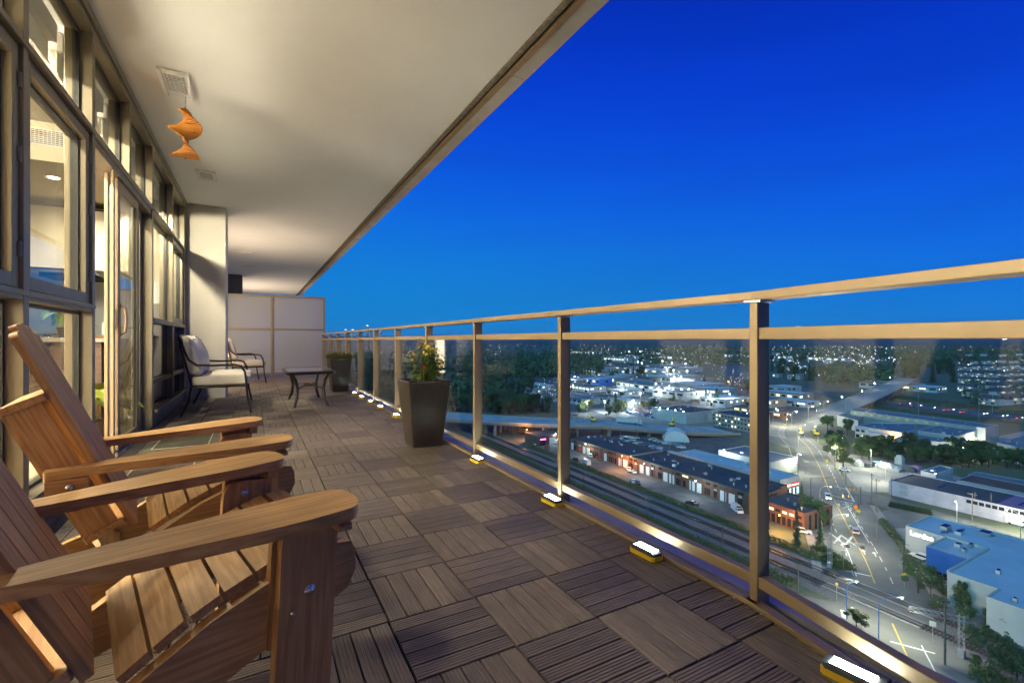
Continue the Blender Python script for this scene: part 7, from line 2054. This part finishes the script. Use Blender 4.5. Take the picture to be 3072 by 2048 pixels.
# ---- cars ---------------------------------------------------------------------------------------------
def car_parts(kind):
    """local +X is forward; returns lists of (part name, MB, material slot name)"""
    L_, W_, H_ = {'sedan':(4.6,1.82,1.45),'van':(5.6,2.0,2.5),'pickup':(5.4,1.95,1.8),'suv':(4.7,1.9,1.75)}[kind]
    if kind == 'sedan': prof = [(-2.3,.35),(-2.3,.85),(-2.0,.98),(-1.35,1.02),(-0.75,1.42),(0.45,1.42),(1.15,1.0),(2.1,.82),(2.3,.62),(2.3,.35)]; win = [(-1.2,1.04),(-0.72,1.37),(0.42,1.37),(1.0,1.04)]
    elif kind == 'suv': prof = [(-2.3,.4),(-2.3,1.0),(-2.15,1.68),(0.3,1.72),(1.05,1.1),(2.1,.98),(2.3,.7),(2.3,.4)]; win = [(-2.0,1.12),(-1.95,1.6),(0.25,1.62),(0.85,1.12)]
    elif kind == 'van': prof = [(-2.8,.4),(-2.8,2.45),(1.2,2.5),(1.9,1.9),(2.5,1.2),(2.8,1.0),(2.8,.4)]; win = [(1.2,1.35),(1.25,2.1),(1.75,1.9),(2.3,1.35)]
    else: prof = [(-2.7,.5),(-2.7,1.1),(-0.6,1.1),(-0.5,1.78),(0.9,1.78),(1.5,1.15),(2.6,1.0),(2.7,.5)]; win = [(-0.45,1.2),(-0.42,1.7),(0.85,1.7),(1.3,1.2)]
    body = MB(); n = len(prof); w = W_/2
    def taper(z): return w*(1-0.16*max(0,(z-1.0))/max(0.4,H_-1.0)) if kind != 'van' else w*(1-0.05*max(0,(z-1.2)))
    vs = [(p[0], -taper(p[1]), p[1]) for p in prof] + [(p[0], taper(p[1]), p[1]) for p in prof]
    body.add(vs, [tuple(range(n)), tuple(reversed(range(n,2*n)))] + [(i+n,(i+1)%n+n,(i+1)%n,i) for i in range(n)])
    gl = MB()
    for s_ in (-1,1):
        gl.add([(p[0], s_*(taper(p[1])+0.012), p[1]) for p in win], [tuple(range(len(win))) if s_ < 0 else tuple(reversed(range(len(win))))])
    # windscreen and rear glass lie on the sloping profile
    for (i, j) in ({'sedan':((3,4),(5,6)),'suv':((1,2),(3,4)),'van':((2,3),(3,4)),'pickup':((2,3),(4,5))}[kind]):
        a, b = prof[i], prof[j]; dx, dz = b[0]-a[0], b[1]-a[1]; L2 = math.hypot(dx,dz); nx, nz = -dz/L2*-1, dx/L2*-1
        nx, nz = (-dz/L2, dx/L2)
        if nz < 0: nx, nz = -nx, -nz
        p0 = (a[0]+dx*.12+nx*.012, a[1]+dz*.12+nz*.012); p1 = (a[0]+dx*.9+nx*.012, a[1]+dz*.9+nz*.012)
        gl.add([(p0[0],-taper(p0[1])*.88,p0[1]),(p0[0],taper(p0[1])*.88,p0[1]),(p1[0],taper(p1[1])*.88,p1[1]),(p1[0],-taper(p1[1])*.88,p1[1])], [(0,1,2,3)])
    wh_ = []
    for x in (-L_*0.30, L_*0.31):
        for s_ in (-1,1):
            wh_.append(MB().tube([(x,s_*(w-0.2),.34),(x,s_*(w+0.01),.34)], .34, 12))
    return body, gl, wh_
PAINT = {'white':(0.62,0.62,0.60),'black':(0.02,0.02,0.022),'silver':(0.35,0.36,0.37),'red':(0.40,0.03,0.02),'blue':(0.05,0.10,0.25),'grey':(0.12,0.125,0.13)}
for c_ in PAINT: M['p_'+c_] = mk('car_paint_'+c_, PAINT[c_], 0.3, 0.1, coat=0.8)
CARD = {}
def car(p, ang, kind, colr, label, group=None, nm=None, beams=0):
    key = (kind, colr)
    if key not in CARD:
        b, g_, w_ = car_parts(kind)
        CARD[key] = (b.mesh('body', M['p_'+colr], bevel=0.06), g_.mesh('windows', M['cglass']), [q.mesh('wheel', M['tire']) for q in w_])
    b, g_, w_ = CARD[key]
    t = thing(nm or {'sedan':'parked_car','suv':'parked_car','van':'cargo_van','pickup':'pickup_truck'}[kind], label, {'sedan':'car','suv':'car','van':'van','pickup':'pickup'}[kind], (p.x,p.y,GZ-0.2), ang, group)
    link('body', b, t); link('windows', g_, t)
    for q in w_: link('wheel', q, t)
    if beams:
        for s_ in (-.6,.6):
            MB().box(2.26,s_-.15,.62,2.36,s_+.15,.78).build('headlight', M['lampw'], t, origin=(0,0,0)); MB().box(-2.36,s_-.15,.75,-2.26,s_+.15,.9).build('tail_light', M['redlamp'], t, origin=(0,0,0))
    return t
rd = math.atan2(0.55,0.83)
car(Q7(1535,365), R(-8)+R(180), 'sedan', 'white', 'white sedan parked before the blue corner of the store')
car(Q7(1400,225), R(90), 'suv', 'white', 'white car half hidden behind the store trees')
car(Q7(1395,155), R(90), 'van', 'white', 'white shuttle bus beside the store')
car(Q6(1780,985), R(-120), 'van', 'white', 'white high-roof van parked before the brick row shutters')
car(Q6(1310,910), R(95), 'sedan', 'black', 'black car alone in the brick row yard')
car(Q6(695,680), R(60), 'sedan', 'white', 'white car beside the black one in the brick row yard')
car(Q6(735,695), R(60), 'sedan', 'black', 'black car beside the white one in the brick row yard')
car(Q6(650,562), R(60), 'pickup', 'white', 'white pickup before the brick row shutters, the rear one of two')
car(Q6(700,578), R(62), 'sedan', 'white', 'white car just before the pickup at the brick row')
car(Q6(215,492), R(70), 'van', 'white', 'white camper van in the pink-lit yard')
car(Q6(245,412), R(60), 'suv', 'white', 'white car near the brick row beyond the camper')
car(Q6(330,438), R(60), 'sedan', 'red', 'red car against the brick row')
car(Q6(90,450), R(70), 'sedan', 'black', 'dark car behind the camper van')
car(Q5(790,490), R(75), 'sedan', 'white', 'white car in the yard left of the second post, brightest one')
car(Q5(955,535), R(75), 'sedan', 'red', 'dark red car in the yard left of the second post')
car(Q5(1080,470), R(80), 'van', 'white', 'white van just left of the second post')
car(Q4(335,1055), R(-60), 'suv', 'white', 'white car between the two cypresses')
car(Q4(710,490), R(-75), 'sedan', 'white', 'white car at the edge of the yard by the roadside trees')
car(Q4(2190,950), R(-95), 'van', 'silver', 'pale trailer van parked by the lilac warehouse')
car(Q4(2300,985), R(-95), 'van', 'white', 'white bus parked by the lilac warehouse')
car(Q4(2080,585), R(30), 'pickup', 'blue', 'pale blue pickup behind the lilac warehouse')
car(Q4(560,740), rd+R(180), 'suv', 'white', 'car with its headlights on crossing the junction towards the balcony', None, 'moving_car', 1)
car(Q4(805,1050), rd, 'suv', 'silver', 'car with red tail lights driving away over the crossing marks', None, 'moving_car', 1)
car(Q3(905,735), rd, 'sedan', 'grey', 'car driving up the bridge', None, 'moving_car', 1)
for k, (x, y) in enumerate(((1885,1145),(1915,1140),(1945,1135),(1970,1130))):
    car(Q3(x,y), R(70), 'van', 'white', 'white van %s in the lit warehouse yard' % ('first from the trees','second from the trees','third from the trees','fourth from the trees')[k])
# yard clutter right of the crossroads
for k, (x, y, w, d, h, m_, lb) in enumerate([(820,440,2.5,6,3,'wall_w','white lorry body at the left of the scrap yard'),(900,440,6,6,2.6,'roof_dark','dark tarpaulin heap in the scrap yard'),(1100,470,2.6,6,2.8,'wall_w','white container in the scrap yard'),(1215,425,3,3,4.2,'wall_w','tall white tank in the scrap yard'),(1180,480,7,5,1.6,'roofkit','grey heap of machines in the scrap yard'),(1300,490,4,5,2,'roof_dark','dark machine in the scrap yard'),(1375,490,3,4,2.4,'roof_violet','purple skip in the scrap yard'),(1010,440,6,5,2.0,'roof_pale','pale blue covered stack in the scrap yard')]):
    p = Q4(x,y); o = thing('yard_item', lb, 'yard item', (p.x,p.y,GZ-0.2), R(rc_.uniform(-25,25)))
    rbm = MB(); rbm.prism([(-w/2,-d/2),(w/2,-d/2),(w/2,d/2),(-w/2,d/2)], 0, h*0.7); rbm.build('base', M[m_], o, origin=(0,0,0), bevel=0.12)
    MB().add([(-w*.42,-d*.42,h*.7+.01),(w*.42,-d*.42,h*.7+.01),(w*.42,d*.42,h*.7+.01),(-w*.42,d*.42,h*.7+.01),(-w*.2,-d*.3,h),(w*.25,-d*.25,h),(w*.2,d*.3,h),(-w*.25,d*.3,h)], [(4,5,6,7),(0,1,5,4),(1,2,6,5),(2,3,7,6),(3,0,4,7)]).build('top', M[m_], o, origin=(0,0,0))
# rows of parked cars
def small_car(p, ang, colr, label, group, kind='sedan'):
    key = ('one', kind, colr)
    if key not in CARD:
        b, g_, w_ = car_parts(kind); mb = MB(); mb.add(b.v, b.f, 0); mb.add(g_.v, g_.f, 1)
        for q in w_: mb.add(q.v, q.f, 2)
        CARD[key] = mb.mesh('parked_car', [M['p_'+colr], M['cglass'], M['tire']])
    o = link('parked_car', CARD[key], None, (p.x,p.y,GZ-0.2), (0,0,ang)); tag(o, label, 'car', group)
def car_row(Q, a, b, n, ang, cols, label, group):
    p, q = Q(*a), Q(*b)
    for k in range(n):
        if rc_.random() < 0.06: continue
        c_ = p.lerp(q, k/max(1,n-1)); cc = rc_.choice(cols); lab = cc+' '+label; small_car(Vector((c_.x+rc_.uniform(-.3,.3), c_.y+rc_.uniform(-.2,.2), 0)), ang+R(rc_.uniform(-4,4)), cc, lab, group, rc_.choice(('sedan','suv','sedan')))
mix = ['white','black','silver','grey','white','blue']
for (a, b, n) in (((420,200),(740,255),11),((560,215),(720,225),6),((770,215),(880,235),4),((880,240),(1200,325),17),((760,290),(960,330),11),((790,310),(940,345),8),((900,345),(1080,390),8),((590,250),(730,280),6)):
    car_row(Q6, a, b, n, R(rc_.choice((45,135))), mix, 'parked car in the crowded lot behind the brick row', 'cars in the lot behind the brick row')
for k, (a, b, n, cl) in enumerate([((690,970),(1140,938),22,['white','silver']),((700,985),(1100,958),20,['white','blue','grey']),((770,1000),(1060,1050),20,['blue','white','silver']),((800,995),(1090,1060),20,['white','blue']),((850,985),(1130,1060),20,['red','red','white']),((880,978),(1180,1062),20,['red']),((930,975),(1230,1065),20,['red','white']),((1020,975),(1300,1040),18,['white','silver']),((1080,965),(1360,1025),18,['white','white','red']),((1120,955),(1340,1000),12,['white'])]):
    car_row(Q2, a, b, n, R(20), cl, 'car in the %s of the packed dealer rows before the big white box building' % ('farthest','second','third','fourth','fifth','sixth','seventh','eighth','ninth','tenth')[k], 'cars in the dealer lot')
for (Q, a, b, n) in ((Q2,(1500,850),(1760,840),8),(Q2,(1950,830),(2300,830),10),(Q1,(830,985),(1200,1070),12),(Q2,(1860,1150),(2290,1230),12),(Q3,(1850,710),(2000,725),5),(Q2,(60,720),(240,720),6)):
    car_row(Q, a, b, n, R(60), ['white','white','silver','grey'], 'vehicle parked in front of the valley warehouses', 'vehicles in the valley yards')
# traffic with lights on, on the freeways
M['headstrip'] = emis('headlight_glow', (1.0,0.95,0.85), 14, False); M['tailstrip'] = emis('tail_light_glow', (1.0,0.05,0.03), 8, False)
def traffic(pts, n, off, mat, label, group):
    pl = resample(pts, 10)
    for k in range(n):
        i = int(rc_.uniform(0,len(pl)-2)); d = (pl[i+1]-pl[i]).normalized(); l = Vector((-d.y,d.x,0)); p = pl[i]+l*(off+rc_.uniform(-3,3))
        ang = math.atan2(d.y,d.x) + (math.pi if mat == 'headstrip' else 0)
        key = ('tr', mat)
        if key not in CARD:
            b, g_, w_ = car_parts('sedan'); mb = MB(); mb.add(b.v,b.f,0); mb.add(g_.v,g_.f,1)
            for s_ in (-.6,.6):
                if mat == 'headstrip': mb.box(2.25,s_-.25,.55,2.5,s_+.25,.95,2)
                else: mb.box(-2.5,s_-.25,.6,-2.25,s_+.25,1.0,2)
            CARD[key] = mb.mesh('driving_car', [M['p_grey'], M['cglass'], M[mat]])
        o = link('driving_car', CARD[key], None, (p.x,p.y,GZ-0.18), (0,0,ang)); tag(o, label, 'car', group)
fw = [Q2(2140,330), Q2(2090,420), Q2(2110,500), Q2(2200,560), Q2(2400,610)]
traffic(fw, 26, 9, 'headstrip', 'car with white headlights on the curving freeway left of the nearest post', 'freeway traffic')
traffic(fw, 26, -9, 'tailstrip', 'car with red tail lights on the curving freeway left of the nearest post', 'freeway traffic')
fw2 = [Q3(980,735), Q3(1300,770), Q3(1700,830), Q3(2352,905), Q3(2800,960)]
traffic(fw2, 12, 4, 'headstrip', 'car with white headlights on the straight freeway below the houses', 'freeway traffic')
traffic(fw2, 14, -4, 'tailstrip', 'car with red tail lights on the straight freeway below the houses', 'freeway traffic')

# road bridge over the freeway
bk = [(Q3(590,842,0),0.0), (Q3(700,795,1.5),1.5), (Q3(850,732,5),5.0), (Q3(980,678,7),7.0), (Q3(1100,622,7),7.0), (Q3(1215,568,7),7.0), (Q3(1300,525,5),5.0)]
bd_, zz = [], []
for q in range(len(bk)-1):
    for k in range(8):
        f = k/8; bd_.append(bk[q][0].lerp(bk[q+1][0], f) * 1.0); zz.append(bk[q][1]*(1-f)+bk[q+1][1]*f)
for p in bd_: p.z = 0
Lt = len(bd_)
brg = thing('road_bridge', 'concrete road bridge climbing over the freeway towards the conifers', 'bridge', (bd_[Lt//2].x, bd_[Lt//2].y, GZ), world=True)
strip([(p.x,p.y) for p in bd_], 11, 11, -0.15, zs=zz).build('deck', M['concrete'], brg)
for s_, nm in ((10.6,'barrier'),(-10.6,'barrier')):
    mb = MB()
    for i in range(Lt-1):
        d = (bd_[i+1]-bd_[i]).normalized(); l = Vector((-d.y,d.x,0))*s_
        mb.beam(bd_[i]+l+Vector((0,0,GZ+zz[i]+0.3)), bd_[i+1]+l+Vector((0,0,GZ+zz[i+1]+0.3)), 0.4, 1.3)
    mb.build(nm, M['concrete'], brg)
for i in range(2, Lt-2, 3):
    if zz[i] > 4:
        d = (bd_[i+1]-bd_[i]).normalized(); l = Vector((-d.y,d.x,0))
        MB().beam(bd_[i]-l*9+Vector((0,0,GZ+zz[i]/2-0.6)), bd_[i]+l*9+Vector((0,0,GZ+zz[i]/2-0.6)), 1.0, zz[i]-0.4).build('bridge_pier', M['concrete'], brg)
for k, (x, y) in enumerate(((900,735),(1010,650),(1150,590),(720,800))):
    p = Q3(x,y,4); street_lamp(p, 13, 2.0, R(120), 26000, CREAM, ['street lamp on the bridge, middle right kerb','street lamp on the bridge, middle left kerb','street lamp near the crest of the bridge','street lamp at the start of the bridge'][k], glow=0.5)
for k, (x, y) in enumerate(((1388,860),(1940,930),(2065,860))):
    p = Q3(x,y); street_lamp(p, 16, 0.5, 0, 0, WHITE, ['freeway lighting mast left of the grassy slope','freeway lighting mast behind the warehouse roof','tall freeway lighting mast below the houses'][k], 'freeway masts', 'galv', .1, 'mast')

# excavators on the viaduct deck, construction machines
def excavator(p, z, ang, label):
    t = thing('excavator', label, 'excavator', (p.x,p.y,GZ+z), ang)
    MB().box(-1.6,-1.3,0,1.6,-0.6,0.8).build('track', M['tire'], t, origin=(0,0,0), bevel=0.1); MB().box(-1.6,0.6,0,1.6,1.3,0.8).build('track', M['tire'], t, origin=(0,0,0), bevel=0.1)
    MB().box(-1.7,-1.2,0.85,1.2,1.2,2.0).build('body', M['yellow'], t, origin=(0,0,0), bevel=0.1); MB().box(0.0,-1.15,2.01,1.3,-0.1,3.0).build('cab', M['cglass'], t, origin=(0,0,0), bevel=0.08)
    MB().beam((1.0,0.4,1.8),(3.2,0.4,5.0),.4,.5).build('boom', M['yellow'], t, origin=(0,0,0)); MB().beam((3.2,0.4,5.0),(5.2,0.4,2.6),.35,.4).build('stick', M['yellow'], t, origin=(0,0,0)); MB().box(4.8,0,1.6,5.6,0.8,2.6).build('bucket', M['galv'], t, origin=(0,0,0))
excavator(Q2(335,1110,7.8), 7.8, R(150), 'orange-yellow excavator with raised boom on the viaduct deck')
excavator(Q2(1325,1165,3.2), 3.3, R(20), 'orange excavator on the lower viaduct ramp')
excavator(Q4(315,160), -0.2, R(200), 'small yellow digger in the pale construction yard, left one')
excavator(Q4(455,165), -0.2, R(40), 'yellow roller-like digger in the pale construction yard, right one')
trl = Q2(765,1140,5.8); tt = thing('box_trailer', 'long white box trailer on the viaduct deck', 'trailer', (trl.x,trl.y,GZ+5.9), R(-52))
MB().box(-7,-1.25,1.1,7,1.25,3.9).build('box', M['wall_w'], tt, origin=(0,0,0), bevel=0.06); MB().box(7.2,-1.2,0.5,9.2,1.2,3.2).build('cab', M['wall_w'], tt, origin=(0,0,0), bevel=0.15)
for x in (-5.5,-4.3,5,8): MB().tube([(x,-1.2,.5),(x,1.2,.5)], .5, 12).build('wheel', M['tire'], tt, origin=(0,0,0))

# ---- distant lights and towers ----------------------------------------------------------------------
def light_dots(nm, label, zones, mat, seed):
    rr = random.Random(seed); mb = MB()
    for (Q, x0, x1, y0, y1, n, z0, z1) in zones:
        for k in range(n):
            p = Q(rr.uniform(x0,x1), rr.uniform(y0,y1)); dd = math.hypot(p.x,p.y); r_ = dd*0.00042*rr.uniform(0.5,1.35)
            c_ = Vector((p.x,p.y,GZ+rr.uniform(z0,z1)))
            mb.add([c_+Vector((r_,0,0)),c_+Vector((0,r_,0)),c_-Vector((r_,0,0)),c_-Vector((0,r_,0)),c_+Vector((0,0,r_)),c_-Vector((0,0,r_))], [(0,1,4),(1,2,4),(2,3,4),(3,0,4),(1,0,5),(2,1,5),(3,2,5),(0,3,5)])
    tag(mb.build(nm, mat), label, 'lights', None, 'stuff')
light_dots('distant_white_lights', 'scattered white lamps of the far town', [(Q2,40,2300,260,640,150,6,12),(Q2,300,1500,215,380,90,8,14),(Q3,40,1300,240,420,220,5,12),(Q3,40,1000,400,560,40,4,9),(Q3,1750,2600,380,700,120,3,8),(Q1,-2300,1200,170,420,60,8,20),(Q1,820,1200,780,1060,30,3,8),(Q2,60,2300,640,860,70,4,8)], emis('far_white', (0.85,0.95,1.0), 7, False), 31)
light_dots('distant_warm_lights', 'scattered warm lamps of the far town', [(Q2,40,2300,130,300,120,8,14),(Q3,40,2600,200,330,200,6,14),(Q3,1750,2600,420,720,60,3,7),(Q1,-2300,1200,120,260,50,8,16),(Q2,1850,2300,590,690,30,2,7)], emis('far_warm', (1.0,0.72,0.40), 5, False), 32)
light_dots('distant_red_lights', 'scattered red lamps and signs of the far town', [(Q2,40,2300,200,500,16,6,12),(Q3,40,2400,220,420,26,6,12)], emis('far_red', (1.0,0.10,0.06), 4, False), 33)
light_dots('hillside_lights', 'tiny lamps along the far ridge', [(Q2,-2500,2600,88,118,110,20,80),(Q3,0,2600,190,212,120,20,80)], emis('far_ridge', (1.0,0.85,0.65), 3, False), 34)
M['tower'] = mk('distant_tower_wall', (0.10,0.11,0.13), 0.5)
def tower(u, w, top_v, label, seed):
    dist = 6500.0; d = ray(u, 1020); d.z = 0; p = d*dist/ (d.x*SN+d.y*CS)
    hgt = (CYP-top_v)/FPX*dist + CAM_H - GZ; ww_ = w/FPX*dist
    t = thing('distant_tower', label, 'tower', (p.x,p.y,GZ), group='towers on the horizon')
    MB().box(-ww_/2,-ww_/2,0,ww_/2,ww_/2,hgt).build('shaft', M['tower'], t, origin=(0,0,0)); MB().box(-ww_/3,-ww_/3,hgt+.1,ww_/3,ww_/3,hgt+hgt*.05).build('crown', M['wlit2'], t, origin=(0,0,0))
    rr = random.Random(seed); mb = MB()
    for k in range(46):
        z = rr.uniform(hgt*.5,hgt*.98); y = rr.uniform(-ww_*.45,ww_*.4); s_ = ww_*.05
        if rr.random() < .5: mb.box(-ww_/2-1, y, z, -ww_/2-.1, y+s_*1.6, z+s_*1.6)
        else: mb.box(y, -ww_/2-1, z, y+s_*1.6, -ww_/2-.1, z+s_*1.6)
    tag(mb.build('lit_windows', M['wlit2'], t, origin=(0,0,0)), kind='stuff')
tower(1037, 7, 990, 'slim distant tower nearest the privacy screen on the skyline', 1); tower(1058, 8, 990, 'distant tower second from the privacy screen on the skyline', 2)
tower(1102, 7, 978, 'tallest distant tower on the skyline with a lit crown', 3); tower(1112, 6, 988, 'shorter distant tower just right of the tallest one', 4); tower(1142, 6, 992, 'low distant tower right of the tower cluster', 5)
for k, u in enumerate((2395, 2510, 2550)):
    tower(u, 14, 981, ['distant lit block on the skyline left of the nearest post gap','distant lit block on the skyline right of the first','distant lit block on the skyline, rightmost'][k], 9+k)

# ---- evening air
hz = MB().box(-3400, -6500, GZ-6, 16500, 16500, 260).build('haze', None)
hz.data.materials.clear()
hm2 = bpy.data.materials.new('evening_air'); hm2.use_nodes = True; hn = hm2.node_tree.nodes; hn.clear()
ho = hn.new('ShaderNodeOutputMaterial'); hv = hn.new('ShaderNodeVolumePrincipled'); hm2.node_tree.links.new(hv.outputs[0], ho.inputs['Volume'])
hv.inputs['Color'].default_value = (0.80, 0.90, 1.0, 1); hv.inputs['Density'].default_value = 3.2e-5; hv.inputs['Anisotropy'].default_value = 0.2
hz.data.materials.append(hm2); tag(hz, 'thin blue evening haze over the valley', 'haze', None, 'stuff')
